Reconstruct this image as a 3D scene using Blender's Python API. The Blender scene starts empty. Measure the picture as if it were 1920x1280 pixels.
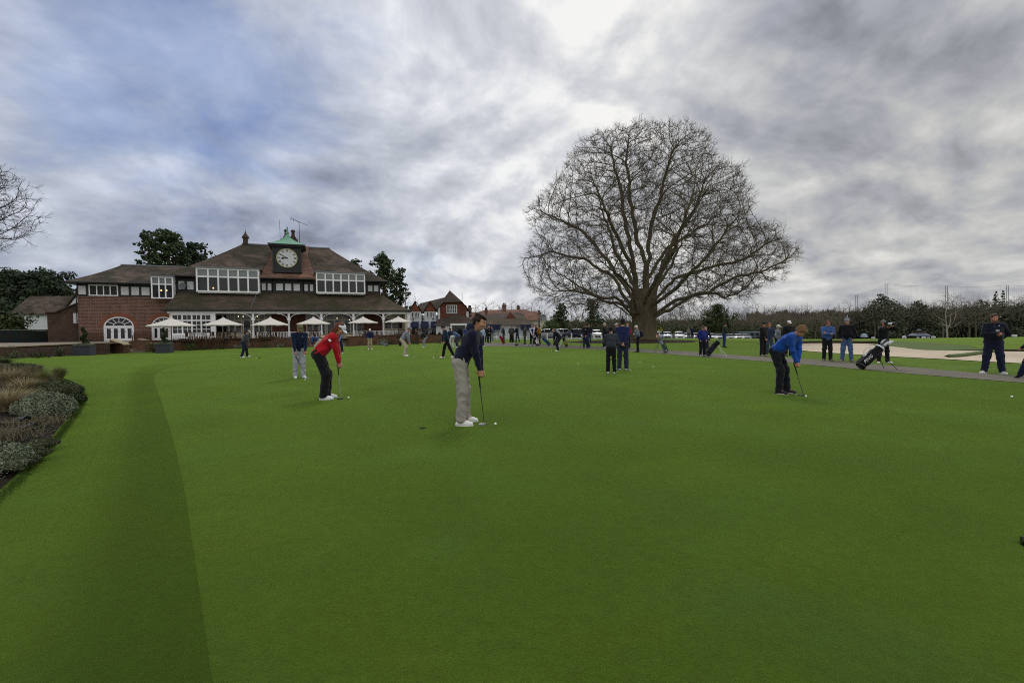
import bpy, math, random
import numpy as np
from mathutils import Vector, Matrix, noise as mnoise
R = math.radians
F0 = 853.333; CAMH = 1.52; PITCH = math.atan(23/F0); ROLL = 0.012
CAM = Vector((0, 0, CAMH))
_f = Vector((0, math.cos(PITCH), -math.sin(PITCH))); _r = Vector((1, 0, 0)); _u = _r.cross(_f)
CR = _r*math.cos(ROLL) - _u*math.sin(ROLL); CU = _r*math.sin(ROLL) + _u*math.cos(ROLL); CF = _f
def ray(px, py):
    return CR*((px-960)/F0) + CU*((640-py)/F0) + CF
def ss(a, b, x):
    t = min(1.0, max(0.0, (x-a)/(b-a))); return t*t*(3-2*t)
def g(x, y):
    z = -0.2*ss(0, -14, x)*ss(28, 40, y)
    z += -0.40*ss(22, 48, x)*ss(30, 60, y)
    if y > 62: z += -0.03*(min(y, 230)-62)*ss(8, 20, x)*ss(62, 66, y)
    return z
def at(px, py, Y):
    d = ray(px, py); return CAM + d*(Y/d.y)
def gpt(px, py, h=0.0):
    d = ray(px, py); t = 1.0
    for i in range(2400):
        p = CAM + d*t
        if p.z <= g(p.x, p.y)+h: break
        t += 0.01*max(1.0, t*0.25)
    lo, hi = t-0.01*max(1.0, t*0.25), t
    for i in range(20):
        m = (lo+hi)/2; p = CAM + d*m
        if p.z <= g(p.x, p.y)+h: hi = m
        else: lo = m
    p = CAM + d*hi
    return Vector((p.x, p.y, g(p.x, p.y)))

scn = bpy.context.scene
COL = scn.collection
random.seed(7); rng = np.random.default_rng(11)

# ---------------------------------------------------------------- objects
def props(o, label=None, cat=None, group=None, kind=None):
    if label: o['label'] = label
    if cat: o['category'] = cat
    if group: o['group'] = group
    if kind: o['kind'] = kind
    return o
def empty(name, loc=(0, 0, 0), rz=0.0, label=None, cat=None, group=None, sc=1.0):
    o = bpy.data.objects.new(name, None); COL.objects.link(o)
    o.location = loc; o.rotation_euler = (0, 0, rz); o.scale = (sc, sc, sc)
    o.empty_display_size = 0.2
    return props(o, label, cat, group)
def copy_tree(o, parent=None):
    c = o.copy(); COL.objects.link(c)
    if parent: c.parent = parent
    for ch in list(o.children): copy_tree(ch, c)
    return c
def mesh_obj(name, me, parent=None, **kw):
    o = bpy.data.objects.new(name, me); COL.objects.link(o)
    if parent: o.parent = parent
    return props(o, **kw)

class MB:
    def __init__(s): s.v = []; s.f = []; s.m = []; s.sm = []
    def add(s, vs, fs, mi=0, smooth=False):
        b = len(s.v); s.v += [tuple(v) for v in vs]
        for f in fs: s.f.append(tuple(i+b for i in f)); s.m.append(mi); s.sm.append(smooth)
    def hexa(s, p, mi=0):
        s.add(p, [(3, 2, 1, 0), (4, 5, 6, 7), (0, 1, 5, 4), (1, 2, 6, 5), (2, 3, 7, 6), (3, 0, 4, 7)], mi)
    def box(s, x0, x1, y0, y1, z0, z1, mi=0):
        s.hexa([(x0, y0, z0), (x1, y0, z0), (x1, y1, z0), (x0, y1, z0), (x0, y0, z1), (x1, y0, z1), (x1, y1, z1), (x0, y1, z1)], mi)
    def obox(s, c, sx, sy, sz, M=None, mi=0):
        M = M or Matrix.Identity(3); c = Vector(c)
        p = [c + M @ Vector((a*sx/2, b*sy/2, d*sz/2)) for d in (-1, 1) for a, b in ((-1, -1), (1, -1), (1, 1), (-1, 1))]
        s.hexa(p, mi)
    def quad(s, a, b, c, d, mi=0): s.add([a, b, c, d], [(0, 1, 2, 3)], mi)
    def slab(s, pts, off, mi=0):
        n = len(pts); off = Vector(off); q = [Vector(p)+off for p in pts]
        fs = [tuple(range(n)), tuple(range(2*n-1, n-1, -1))]+[(i, (i+1) % n + 0, n+(i+1) % n, n+i)[::-1] for i in range(n)]
        s.add([Vector(p) for p in pts]+q, fs, mi)
    def tube(s, pts, rad, n=8, mi=0, smooth=True, cap=True, ry=1.0):
        pts = [Vector(p) for p in pts]
        if not hasattr(rad, '__len__'): rad = [rad]*len(pts)
        vs = []; prev = None
        for i, p in enumerate(pts):
            t = (pts[min(i+1, len(pts)-1)]-pts[max(i-1, 0)])
            if t.length < 1e-9: t = Vector((0, 0, 1))
            t.normalize()
            if prev is None:
                a = Vector((0, 0, 1)) if abs(t.z) < .9 else Vector((1, 0, 0)); prev = t.cross(a).normalized()
            x = (prev - t*prev.dot(t)); x = x.normalized() if x.length > 1e-6 else t.orthogonal().normalized()
            prev = x; y = t.cross(x)
            for k in range(n):
                an = 2*math.pi*k/n; vs.append(p + x*(math.cos(an)*rad[i]) + y*(math.sin(an)*rad[i]*ry))
        fs = [(i*n+k, i*n+(k+1) % n, (i+1)*n+(k+1) % n, (i+1)*n+k) for i in range(len(pts)-1) for k in range(n)]
        s.add(vs, fs, mi, smooth)
        if cap:
            s.add(vs[:n], [tuple(range(n-1, -1, -1))], mi); s.add(vs[-n:], [tuple(range(n))], mi)
    def lathe(s, prof, n=16, c=(0, 0, 0), mi=0, smooth=True, sx=1.0, sy=1.0):
        vs = [(c[0]+r*sx*math.cos(2*math.pi*k/n), c[1]+r*sy*math.sin(2*math.pi*k/n), c[2]+z) for r, z in prof for k in range(n)]
        fs = [(i*n+k, i*n+(k+1) % n, (i+1)*n+(k+1) % n, (i+1)*n+k) for i in range(len(prof)-1) for k in range(n)]
        s.add(vs, fs, mi, smooth)
    def ball(s, c, r, n=10, mi=0, sc=(1, 1, 1)):
        m = max(4, n//2)
        pr = [(r*math.sin(math.pi*i/m)*1.0 + (1e-4 if i in (0, m) else 0), -r*math.cos(math.pi*i/m)*sc[2]) for i in range(m+1)]
        s.lathe(pr, n, c, mi, True, sc[0], sc[1])
    def loft(s, rows, mi=0, smooth=True, closed=False):
        n = len(rows[0]); vs = [p for r in rows for p in r]
        kk = n if closed else n-1
        fs = [(i*n+k, i*n+(k+1) % n, (i+1)*n+(k+1) % n, (i+1)*n+k) for i in range(len(rows)-1) for k in range(kk)]
        s.add(vs, fs, mi, smooth)
    def build(s, name, mats, parent=None, **kw):
        me = bpy.data.meshes.new(name)
        me.from_pydata([tuple(v) for v in s.v], [], s.f)
        if not isinstance(mats, (list, tuple)): mats = [mats]
        for m in mats: me.materials.append(m)
        me.polygons.foreach_set('material_index', s.m)
        me.polygons.foreach_set('use_smooth', s.sm)
        me.update()
        return mesh_obj(name, me, parent, **kw)

def np_mesh(name, V, F, mats, smooth=True, mi=None):
    me = bpy.data.meshes.new(name)
    V = np.asarray(V, np.float32); F = np.asarray(F, np.int32); k = F.shape[1]
    me.vertices.add(len(V)); me.vertices.foreach_set('co', V.ravel())
    me.loops.add(F.size); me.loops.foreach_set('vertex_index', F.ravel())
    me.polygons.add(len(F)); me.polygons.foreach_set('loop_start', np.arange(0, F.size, k, dtype=np.int32))
    me.polygons.foreach_set('loop_total', np.full(len(F), k, np.int32))
    if not isinstance(mats, (list, tuple)): mats = [mats]
    for m in mats: me.materials.append(m)
    if mi is not None: me.polygons.foreach_set('material_index', np.asarray(mi, np.int32))
    me.polygons.foreach_set('use_smooth', np.full(len(F), smooth))
    me.update(calc_edges=True); me.validate()
    return me

# ---------------------------------------------------------------- materials
def srgb(r, g_, b):
    f = lambda c: (c/255/12.92) if c/255 <= .04045 else ((c/255+.055)/1.055)**2.4
    return (f(r), f(g_), f(b), 1)
class NT:
    def __init__(s, name):
        s.mat = bpy.data.materials.new(name); s.mat.use_nodes = True; s.t = s.mat.node_tree
        s.b = s.t.nodes['Principled BSDF']; s.tc = None
    def n(s, typ, ins=None, **at_):
        x = s.t.nodes.new(typ)
        for k, v in at_.items(): setattr(x, k, v)
        for k, v in (ins or {}).items():
            if isinstance(v, bpy.types.NodeSocket): s.t.links.new(v, x.inputs[k])
            else: x.inputs[k].default_value = v
        return x
    def co(s, kind='Object'):
        if s.tc is None: s.tc = s.n('ShaderNodeTexCoord')
        return s.tc.outputs[kind]
    def noise(s, scale, detail=4, rough=.55, vec=None, dist=0.0):
        return s.n('ShaderNodeTexNoise', {'Vector': vec or s.co(), 'Scale': scale, 'Detail': detail, 'Roughness': rough, 'Distortion': dist}).outputs['Fac']
    def ramp(s, fac, stops, interp='LINEAR'):
        x = s.n('ShaderNodeValToRGB', {'Fac': fac}); cr = x.color_ramp; cr.interpolation = interp
        while len(cr.elements) < len(stops): cr.elements.new(.5)
        for e, (p, c) in zip(cr.elements, stops):
            e.position = p; e.color = c if hasattr(c, '__len__') else (c, c, c, 1)
        return x.outputs['Color']
    def mix(s, fac, a, b, mode='MIX'):
        x = s.n('ShaderNodeMix', data_type='RGBA', blend_type=mode)
        for k, v in ((0, fac), (6, a), (7, b)):
            if isinstance(v, bpy.types.NodeSocket): s.t.links.new(v, x.inputs[k])
            else: x.inputs[k].default_value = v
        return x.outputs[2]
    def math(s, op, a, b=0.0, c=None):
        x = s.n('ShaderNodeMath', operation=op)
        for k, v in enumerate((a, b) if c is None else (a, b, c)):
            if isinstance(v, bpy.types.NodeSocket): s.t.links.new(v, x.inputs[k])
            else: x.inputs[k].default_value = v
        return x.outputs[0]
    def mapping(s, sc=(1, 1, 1), rot=(0, 0, 0), loc=(0, 0, 0), vec=None):
        return s.n('ShaderNodeMapping', {'Vector': vec or s.co(), 'Scale': sc, 'Rotation': rot, 'Location': loc}).outputs[0]
    def set(s, **kw):
        names = dict(color='Base Color', rough='Roughness', metal='Metallic', spec='Specular IOR Level', sheen='Sheen Weight', sheenr='Sheen Roughness', trans='Transmission Weight', coat='Coat Weight', alpha='Alpha', em='Emission Color', ems='Emission Strength')
        for k, v in kw.items():
            i = s.b.inputs[names[k]]
            if isinstance(v, bpy.types.NodeSocket): s.t.links.new(v, i)
            else: i.default_value = v
        return s
    def bump(s, h, strength=.3, dist=.02):
        x = s.n('ShaderNodeBump', {'Height': h, 'Strength': strength, 'Distance': dist})
        s.t.links.new(x.outputs[0], s.b.inputs['Normal']); return s

def sc4(c, k): return (min(1, c[0]*k), min(1, c[1]*k), min(1, c[2]*k), 1)
_mc = {}
def plain(name, rgb, rough=.6, var=.12, scale=6, bump=0.0, bs=40, **kw):
    key = (name, rgb, rough, var)
    if key in _mc: return _mc[key]
    c = srgb(*rgb); t = NT(name)
    col = t.mix(t.ramp(t.noise(scale, 5), [(.3, 0.0), (.7, 1.0)]), sc4(c, 1-var), sc4(c, 1+var))
    t.set(color=col, rough=rough, **kw)
    if bump: t.bump(t.noise(bs, 3), .5, bump)
    _mc[key] = t.mat; return t.mat
# ---------------------------------------------------------------- camera, sky, light
cam_d = bpy.data.cameras.new('camera'); cam = bpy.data.objects.new('camera', cam_d); COL.objects.link(cam)
cam_d.sensor_width = 36; cam_d.lens = 16.0; cam_d.clip_end = 6000; cam_d.clip_start = .05
M = Matrix((CR, CU, -CF)).transposed().to_4x4(); M.translation = CAM; cam.matrix_world = M
scn.camera = cam
SUN_AZ = R(14); SUN_EL = R(50)
sd = bpy.data.lights.new('sun', 'SUN'); sd.energy = 1.15; sd.angle = R(11); sd.color = (1, .96, .9)
so = bpy.data.objects.new('sun', sd); COL.objects.link(so)
so.rotation_euler = (R(90)-SUN_EL, 0, math.pi-SUN_AZ)
so.location = (10, 40, 60)

wd = bpy.data.worlds.new('World'); scn.world = wd; wd.use_nodes = True
class WT(NT):
    def __init__(s): s.t = wd.node_tree; s.tc = None
w = WT(); bg = w.t.nodes['Background']; bg.inputs['Strength'].default_value = 0.1
sky = w.n('ShaderNodeTexSky', sky_type='NISHITA', sun_disc=False, sun_elevation=SUN_EL, sun_rotation=SUN_AZ, air_density=1.2, dust_density=.6, ozone_density=2.0)
dirv = w.n('ShaderNodeVectorMath', {0: w.co('Generated')}, operation='NORMALIZE').outputs[0]
sx = w.n('ShaderNodeSeparateXYZ', {0: dirv})
zz = w.math('MAXIMUM', sx.outputs[2], 0.0)
den = w.math('ADD', zz, .42)
pv = w.n('ShaderNodeCombineXYZ', {0: w.math('DIVIDE', sx.outputs[0], den), 1: w.math('DIVIDE', sx.outputs[1], den), 2: 0.0}).outputs[0]
def blob(px, py, rad, soft=.6, sxx=1.0):
    d = ray(px, py).normalized()
    dv = w.n('ShaderNodeVectorMath', {0: dirv, 1: tuple(d)}, operation='SUBTRACT').outputs[0]
    if sxx != 1.0: dv = w.n('ShaderNodeVectorMath', {0: dv, 1: (1/sxx, 1/sxx, 1.0)}, operation='MULTIPLY').outputs[0]
    l = w.n('ShaderNodeVectorMath', {0: dv}, operation='LENGTH').outputs['Value']
    return w.n('ShaderNodeMapRange', {'Value': l, 'From Min': rad*soft*.3, 'From Max': rad, 'To Min': 1.0, 'To Max': 0.0}, interpolation_type='SMOOTHSTEP').outputs[0]
warp = w.n('ShaderNodeTexNoise', {'Vector': pv, 'Scale': 1.1, 'Detail': 3.0, 'Roughness': .5})
pw = w.n('ShaderNodeVectorMath', {0: pv, 1: w.n('ShaderNodeVectorMath', {0: warp.outputs['Color'], 3: .4}, operation='SCALE').outputs[0]}, operation='ADD').outputs[0]
pr = w.mapping(sc=(1.0, 1.0, 1), rot=(0, 0, R(-28)), vec=pw)
n1 = w.noise(1.2, 6, .5, pr, .0)
n2 = w.noise(3.2, 8, .60, w.mapping(sc=(1, 1.0, 1), rot=(0, 0, R(-20)), vec=pw), .0)
n3 = w.noise(8.5, 7, .66, pw)
q2 = w.mapping(sc=(1, 1, 1), rot=(0, 0, R(-20)), vec=pw)
ofs = w.n('ShaderNodeVectorMath', {0: q2, 1: (.04, .08, 0)}, operation='ADD').outputs[0]
rel = w.math('SUBTRACT', w.noise(4.6, 8, .62, q2), w.noise(4.6, 3, .5, ofs))
# brightness of the cloud layer
val = w.math('ADD', w.math('MULTIPLY', n1, .55), w.math('ADD', w.math('MULTIPLY', n2, .34), w.math('MULTIPLY', n3, .15)))
val = w.math('MULTIPLY_ADD', rel, .62, val)
def addb(v, b, k): return w.math('MULTIPLY_ADD', b, k, v)
val = addb(val, blob(1120, 150, .42), .11)
val = addb(val, blob(1150, 60, .8), .05)
val = addb(val, blob(1830, 300, .30, sxx=1.6), .07)
val = addb(val, blob(1700, 400, .22, sxx=2.2), .10)
val = addb(val, blob(900, 500, .34, sxx=2.0), .11)
val = addb(val, blob(60, 340, .30, sxx=1.3), .06)
val = addb(val, blob(90, 250, .2), .04)
val = addb(val, blob(1600, 230, .40), -.05)
val = addb(val, blob(1790, 120, .45), -.05)
val = addb(val, blob(1500, 90, .3), -.03)
val = addb(val, blob(1545, 440, .10, .5, 1.0), -.12)
val = addb(val, blob(1600, 340, .16, .6, 1.8), -.07)
val = addb(val, blob(1860, 500, .14, .6, 1.8), -.06)
val = addb(val, blob(380, 290, .26, .6, 1.5), -.05)
val = addb(val, blob(560, 330, .22, .6, 1.5), -.03)
val = addb(val, blob(740, 455, .06, .7, 1.6), -.10)
val = addb(val, blob(600, 440, .05, .7, 1.6), -.08)
val = addb(val, blob(880, 470, .04, .7, 1.5), -.08)
val = addb(val, blob(1770, 30, .3), -.04)
# extra brightness added to the unseen sky behind the camera, lighting the facades
bk_ = w.n('ShaderNodeMapRange', {'Value': sx.outputs[1], 'From Min': .0, 'From Max': -.5, 'To Min': 0.0, 'To Max': .26}).outputs[0]
val = w.math('ADD', val, bk_)
val = w.math('MULTIPLY_ADD', w.math('SUBTRACT', val, .5), .86, .556)
cl = w.ramp(val, [(.30, srgb(120, 124, 131)), (.40, srgb(144, 148, 159)), (.50, srgb(167, 171, 183)), (.59, srgb(189, 192, 197)), (.68, srgb(210, 212, 216)), (.80, srgb(246, 245, 242))])
cl = w.mix(1.0, cl, (10, 10, 10, 1), 'MULTIPLY')
# warm tint low on the right, cool tint on the left
cool = w.mix(blob(150, 150, 1.0, .5), (1, 1, 1, 1), (.90, .945, 1.05, 1))
cl = w.mix(1.0, cl, cool, 'MULTIPLY')
warm = w.mix(blob(1850, 420, .7, .4), (1, 1, 1, 1), (1.03, 1.0, .93, 1))
cl = w.mix(1.0, cl, warm, 'MULTIPLY')
# blue holes
nb = w.noise(3.6, 8, .62, w.mapping(sc=(1, 1.25, 1), rot=(0, 0, R(-35)), loc=(3.1, 1.7, 0), vec=pv), .6)
hole = w.math('MULTIPLY', blob(330, 170, .36, .6, 1.25), 1.0)
hole = w.math('MAXIMUM', hole, w.math('MULTIPLY', blob(110, 60, .55, .5), .55))
hole = w.math('MAXIMUM', hole, w.math('MULTIPLY', blob(600, -20, .28, .5), .52))
hole = w.math('MAXIMUM', hole, w.math('MULTIPLY', blob(800, 492, .07, .5, 2.0), .5))
hm = w.n('ShaderNodeMapRange', {'Value': w.math('ADD', w.math('MULTIPLY', hole, .62), w.math('SUBTRACT', nb, .62)), 'From Min': .10, 'From Max': .66, 'To Min': 0.0, 'To Max': .46}, interpolation_type='SMOOTHSTEP').outputs[0]
skyc = w.mix(1.0, sky.outputs[0], (.62, .80, 1.12, 1), 'MULTIPLY')
skyc = w.mix(.35, skyc, w.mix(1.0, srgb(96, 132, 196), (10, 10, 10, 1), 'MULTIPLY'))
fin = w.mix(hm, cl, skyc)
# below the horizon: dull ground colour
up = w.n('ShaderNodeMapRange', {'Value': sx.outputs[2], 'From Min': -.03, 'From Max': .0}).outputs[0]
fin = w.mix(up, (1.0, 1.1, .8, 1), fin)
w.t.links.new(fin, bg.inputs['Color'])
scn.view_settings.view_transform = 'Standard'; scn.view_settings.look = 'None'
scn.view_settings.exposure = 0; scn.view_settings.gamma = 1; scn.view_settings.use_curve_mapping = False
cy = scn.cycles
cy.max_bounces = 6; cy.diffuse_bounces = 3; cy.glossy_bounces = 3; cy.transmission_bounces = 4; cy.transparent_max_bounces = 6
cy.filter_width = 1.0
cy.use_adaptive_sampling = True; cy.adaptive_threshold = .008
cy.use_denoising = False
wd.cycles.sampling_method = 'AUTOMATIC'

# ---------------------------------------------------------------- ground materials
def grass_mat(name, c1, c2, c3, fine=1.0, stripes=False, sheen=.62, band=False):
    t = NT(name); co = t.co('Object')
    big = t.noise(.35, 4, .6, co, .4); mid = t.noise(2.2, 5, .6, co); mott = t.noise(11, 4, .65, co)
    tiny = t.noise(60*fine, 6, .8, co); str_ = t.noise(1.0, 3, .6, t.mapping(sc=(10, 55, 1), vec=co))
    col = t.mix(t.ramp(big, [(.32, 0.0), (.68, 1.0)]), c1, c2)
    pat = t.noise(.16, 3, .5, co, .8); pat2 = t.noise(.7, 5, .6, co, .5)
    col = t.mix(t.ramp(pat, [(.40, 0.0), (.58, .8)]), col, sc4(c3, .78)); col = t.mix(1.0, col, t.ramp(pat2, [(.34, .76), (.66, 1.30)]), 'MULTIPLY')
    hue = t.noise(.55, 5, .65, t.mapping(sc=(1, 1, 1), loc=(7, 3, 0), vec=co), .9)
    col = t.mix(1.0, col, t.ramp(hue, [(.34, (1.16, 1.02, .30, 1)), (.50, (1, 1, 1, 1)), (.66, (.92, 1.10, 2.6, 1))]), 'MULTIPLY')
    fine_ = t.noise(230*fine, 3, .7, co); col = t.mix(1.0, col, t.ramp(fine_, [(.25, .62), (.5, .98), (.75, 1.45)]), 'MULTIPLY')
    col = t.mix(t.ramp(mid, [(.35, 0.0), (.72, .5)]), col, c3)
    col = t.mix(1.0, col, t.ramp(mott, [(.28, .74), (.5, 1.0), (.72, 1.26)]), 'MULTIPLY')
    col = t.mix(1.0, col, t.ramp(tiny, [(.24, .55), (.48, .96), (.74, 1.55)]), 'MULTIPLY')
    col = t.mix(1.0, col, t.ramp(str_, [(.3, .9), (.7, 1.1)]), 'MULTIPLY')
    if stripes:
        s3 = t.n('ShaderNodeSeparateXYZ', {0: co}); xx = s3.outputs[0]; yy = s3.outputs[1]
        # concentric mowing rings on the far left of the green
        dx = t.math('ADD', xx, 2.0); dy = t.math('ADD', yy, 8.0)
        rr = t.math('SQRT', t.math('ADD', t.math('MULTIPLY', dx, dx), t.math('MULTIPLY', t.math('MULTIPLY', dy, dy), .42)))
        wv = t.math('SINE', t.math('MULTIPLY', t.math('ADD', rr, t.math('MULTIPLY', big, .8)), 3.6))
        msk = t.n('ShaderNodeMapRange', {'Value': yy, 'From Min': 12.0, 'From Max': 26.0}).outputs[0]
        msk2 = t.n('ShaderNodeMapRange', {'Value': xx, 'From Min': -6.0, 'From Max': -16.0}).outputs[0]
        k = t.math('MULTIPLY', t.math('MULTIPLY', wv, msk), t.math('MULTIPLY', msk2, .13))
        col = t.mix(1.0, col, t.n('ShaderNodeCombineColor', {0: t.math('ADD', k, 1.0), 1: t.math('ADD', k, 1.0), 2: t.math('ADD', k, 1.0)}).outputs[0], 'MULTIPLY')
        w2 = t.math('SINE', t.math('MULTIPLY', t.math('ADD', t.math('ADD', xx, t.math('MULTIPLY', yy, .55)), big), 2.7))
        k2 = t.math('MULTIPLY_ADD', w2, .025, 1.0)
        col = t.mix(1.0, col, t.n('ShaderNodeCombineColor', {0: k2, 1: k2, 2: k2}).outputs[0], 'MULTIPLY')
    if band:
        uvn = t.n('ShaderNodeUVMap').outputs[0]; suv = t.n('ShaderNodeSeparateXYZ', {0: uvn}); wob = t.math('MULTIPLY_ADD', t.math('SUBTRACT', mott, .5), .05, suv.outputs[1])
        mk_ = t.math('MULTIPLY', t.n('ShaderNodeMapRange', {'Value': wob, 'From Min': .0, 'From Max': .62}, interpolation_type='SMOOTHSTEP').outputs[0], t.n('ShaderNodeMapRange', {'Value': suv.outputs[0], 'From Min': 1.0, 'From Max': .64}).outputs[0])
        col = t.mix(1.0, col, t.mix(mk_, (1, 1, 1, 1), (.62, .68, .12, 1)), 'MULTIPLY'); sheen = t.math('MULTIPLY_ADD', mk_, -.15, .62)
    t.set(color=col, rough=.9, spec=.03, sheen=sheen, sheenr=.5)
    t.b.inputs['Sheen Tint'].default_value = (.38, .58, .10, 1)
    t.bump(t.math('ADD', t.math('ADD', tiny, fine_), t.math('MULTIPLY', mott, .6)), .9, .012)
    return t.mat
G1, G2, G3 = (.0265, .054, .0038, 1), (.038, .068, .0052, 1), (.019, .046, .0020, 1)
m_green = grass_mat('putting green turf', G1, G2, G3, 1.0, True)
m_rough = grass_mat('mown rough grass', (.044, .073, .014, 1), (.056, .086, .018, 1), (.038, .066, .010, 1), .5, False)
m_fair = grass_mat('fairway turf', (.060, .090, .014, 1), (.070, .10, .016, 1), (.055, .085, .014, 1), .6, False)
def earth(name, a, b, sc=14, bd=.02, rough=.95):
    t = NT(name); n_ = t.noise(sc, 8, .7); n_2 = t.noise(sc*6, 4, .7); n_0 = t.noise(sc*.08, 3)
    col = t.mix(t.ramp(n_, [(.3, 0.0), (.7, 1.0)]), a, b); col = t.mix(1.0, col, t.ramp(n_2, [(.25, .6), (.75, 1.35)]), 'MULTIPLY')
    col = t.mix(1.0, col, t.ramp(n_0, [(.3, .85), (.7, 1.12)]), 'MULTIPLY')
    t.set(color=col, rough=rough, spec=.2); t.bump(t.math('ADD', n_, n_2), .8, bd); return t.mat
m_soil = earth('dark garden soil', (.012, .009, .006, 1), (.035, .026, .017, 1), 18, .03)
m_mulch = earth('bark mulch', (.030, .020, .013, 1), (.075, .045, .028, 1), 12, .03)
m_path = earth('resin gravel path', (.140, .128, .104, 1), (.196, .180, .148, 1), 20, .004)
m_sand = earth('bunker sand', (.50, .42, .31, 1), (.62, .53, .40, 1), 2.2, .03)
m_tarmac = earth('car park tarmac', (.045, .046, .048, 1), (.07, .07, .072, 1), 20, .004)
m_paving = earth('terrace paving', (.22, .19, .16, 1), (.30, .26, .22, 1), 5, .004)

# ---------------------------------------------------------------- ground
def axis(vals):
    out = []
    for a, b, st in vals:
        n = max(1, int(round((b-a)/st))); out += [a+(b-a)*i/n for i in range(n)]
    return out+[vals[-1][1]]
xs = axis([(-900, -200, 100), (-200, -80, 12), (-80, 90, 1.5), (90, 300, 15), (300, 900, 100)])
ys = axis([(-60, -4, 8), (-4, 100, 1.5), (100, 300, 10), (300, 900, 100)])
mb = MB(); mb.loft([[(x, y, g(x, y)) for x in xs] for y in ys], smooth=True)
mb.build('ground', m_rough, kind='structure')
def lerp(a, b, t): return a+(b-a)*t
def resample(P, n):
    P = [Vector((p[0], p[1], 0)) for p in P]; L = [0]
    for a, b in zip(P, P[1:]): L.append(L[-1]+(b-a).length)
    out = []
    for i in range(n):
        s = L[-1]*i/(n-1); k = 0
        while k < len(P)-2 and L[k+1] < s: k += 1
        out.append(P[k].lerp(P[k+1], (s-L[k])/max(1e-9, L[k+1]-L[k])))
    return out
def smooth_line(P, it=3):
    P = [Vector((p[0], p[1], 0)) for p in P]
    for _ in range(it):
        Q = [P[0]]
        for a, b in zip(P, P[1:]): Q += [a.lerp(b, .25), a.lerp(b, .75)]
        P = Q+[P[-1]]
    return P
def strip(name, A, B, off, mat, n=120, across=6, kind='structure', uv=False, **kw):
    A = resample(A, n); B = resample(B, n)
    rows = [[(lambda p: (p.x, p.y, g(p.x, p.y)+off))(a.lerp(b, k/across)) for k in range(across+1)] for a, b in zip(A, B)]
    mb = MB(); mb.loft(rows, smooth=True); o = mb.build(name, mat, kind=kind, **kw)
    if uv:
        u = o.data.uv_layers.new(name='UVMap')
        for p in o.data.polygons:
            for li, vi in zip(p.loop_indices, p.vertices):
                u.data[li].uv = (vi//(across+1)/(n-1), (vi % (across+1))/across)
    return o
near_px = [(2010, 724), (1960, 721), (1920, 717.6), (1780, 707), (1640, 695), (1500, 682), (1400, 675), (1300, 668), (1230, 662), (1150, 657), (1080, 653.5), (1000, 651), (940, 649.5), (890, 649)]
far_px = [(2010, 711), (1960, 708.5), (1920, 706), (1780, 695), (1640, 683), (1500, 672), (1400, 667.5), (1300, 659.5), (1230, 655.5), (1150, 651), (1080, 648), (1000, 644.5), (920, 642), (875, 641.5)]
PN = [Vector((13.6, -6, 0)), Vector((13.4, 4, 0))]+[gpt(*p) for p in near_px]
PF = [Vector((16.2, -6, 0)), Vector((16.0, 4, 0))]+[gpt(*p) for p in far_px]
PNs = smooth_line(PN); PFs = smooth_line(PF)
strip('path', PNs, PFs, .010, m_path, 160, 4)
# wall line of the terrace (world, left to right)
WALL = [gpt(-60, 671), gpt(0, 670.5), gpt(20, 670), gpt(140, 665.5), gpt(205, 663.5)]
# bed edge
bed_px = [(0, 706), (30, 700), (62, 702), (100, 706), (135, 716), (158, 740), (152, 762), (130, 792), (98, 832), (62, 872), (22, 914), (-5, 934), (-60, 985)]
BE = [gpt(*p) for p in bed_px]; BEs = smooth_line(BE, 2)
# putting green: rows from left edge to the path
gl = [Vector((-3.2, -5, 0)), Vector((-3.6, 2, 0)), Vector((-4.2, 3.6, 0))]+[Vector(p) for p in BE[::-1][1:9]]+[Vector((-13.5, 14.5, 0)), Vector((-22, 19.5, 0)), Vector((-30, 26, 0)), Vector((-35.2, 33.5, 0)), Vector((-33.5, 37.6, 0)), Vector((-30.6, 41.2, 0)), Vector((-27, 45.0, 0))]
gr = [Vector((13.55, -5, 0))]+[p+Vector((-.05, 0, 0)) for p in PN[1:]]+[Vector((-9, 50.5, 0)), Vector((-14, 50.2, 0)), Vector((-22, 47.6, 0))]
strip('putting_green', smooth_line(gl, 2), smooth_line(gr, 2), .005, m_green, 150, 60)
# darker mown band swinging round the left of the green
m_band = grass_mat('dark mown band turf', G1, G2, G3, 1.0, True, .62, True)
inner_px = [(424, 1400), (396, 1280), (374, 1120), (354, 980), (340, 890), (320, 810), (300, 745), (286, 712), (290, 700), (320, 687), (380, 677)]
outer_px = [(-260, 1400), (-90, 1240), (30, 1110), (110, 980), (160, 890), (196, 810), (212, 750), (226, 706), (246, 688), (290, 676), (345, 670)]
strip('mown_band', smooth_line([gpt(*p) for p in outer_px], 2), smooth_line([gpt(*p) for p in inner_px], 2), .009, m_band, 110, 8, uv=True)
# flower bed soil
bo = [Vector((-44, 16, 0)), Vector((-14, 1, 0))]
A = smooth_line([Vector((-46, 24, 0)), Vector((-30, 14, 0)), Vector((-20, 7, 0)), Vector((-12, 2, 0))], 2)
A = resample(A, 90); B = resample(BEs, 90); mb = MB(); rows = []
for a, b in zip(A, B):
    row = []
    for k in range(15):
        p = b.lerp(a, (k/14)**1.6); d = (p-b).length
        h = .012 + .16*ss(0, .9, d) + .05*mnoise.noise(Vector((p.x*1.7, p.y*1.7, 0))) * ss(0, .3, d) if k else -.03
        row.append((p.x, p.y, g(p.x, p.y)+h))
    rows.append(row)
mb.loft(rows); mb.build('flower_bed', m_soil, kind='structure')
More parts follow.
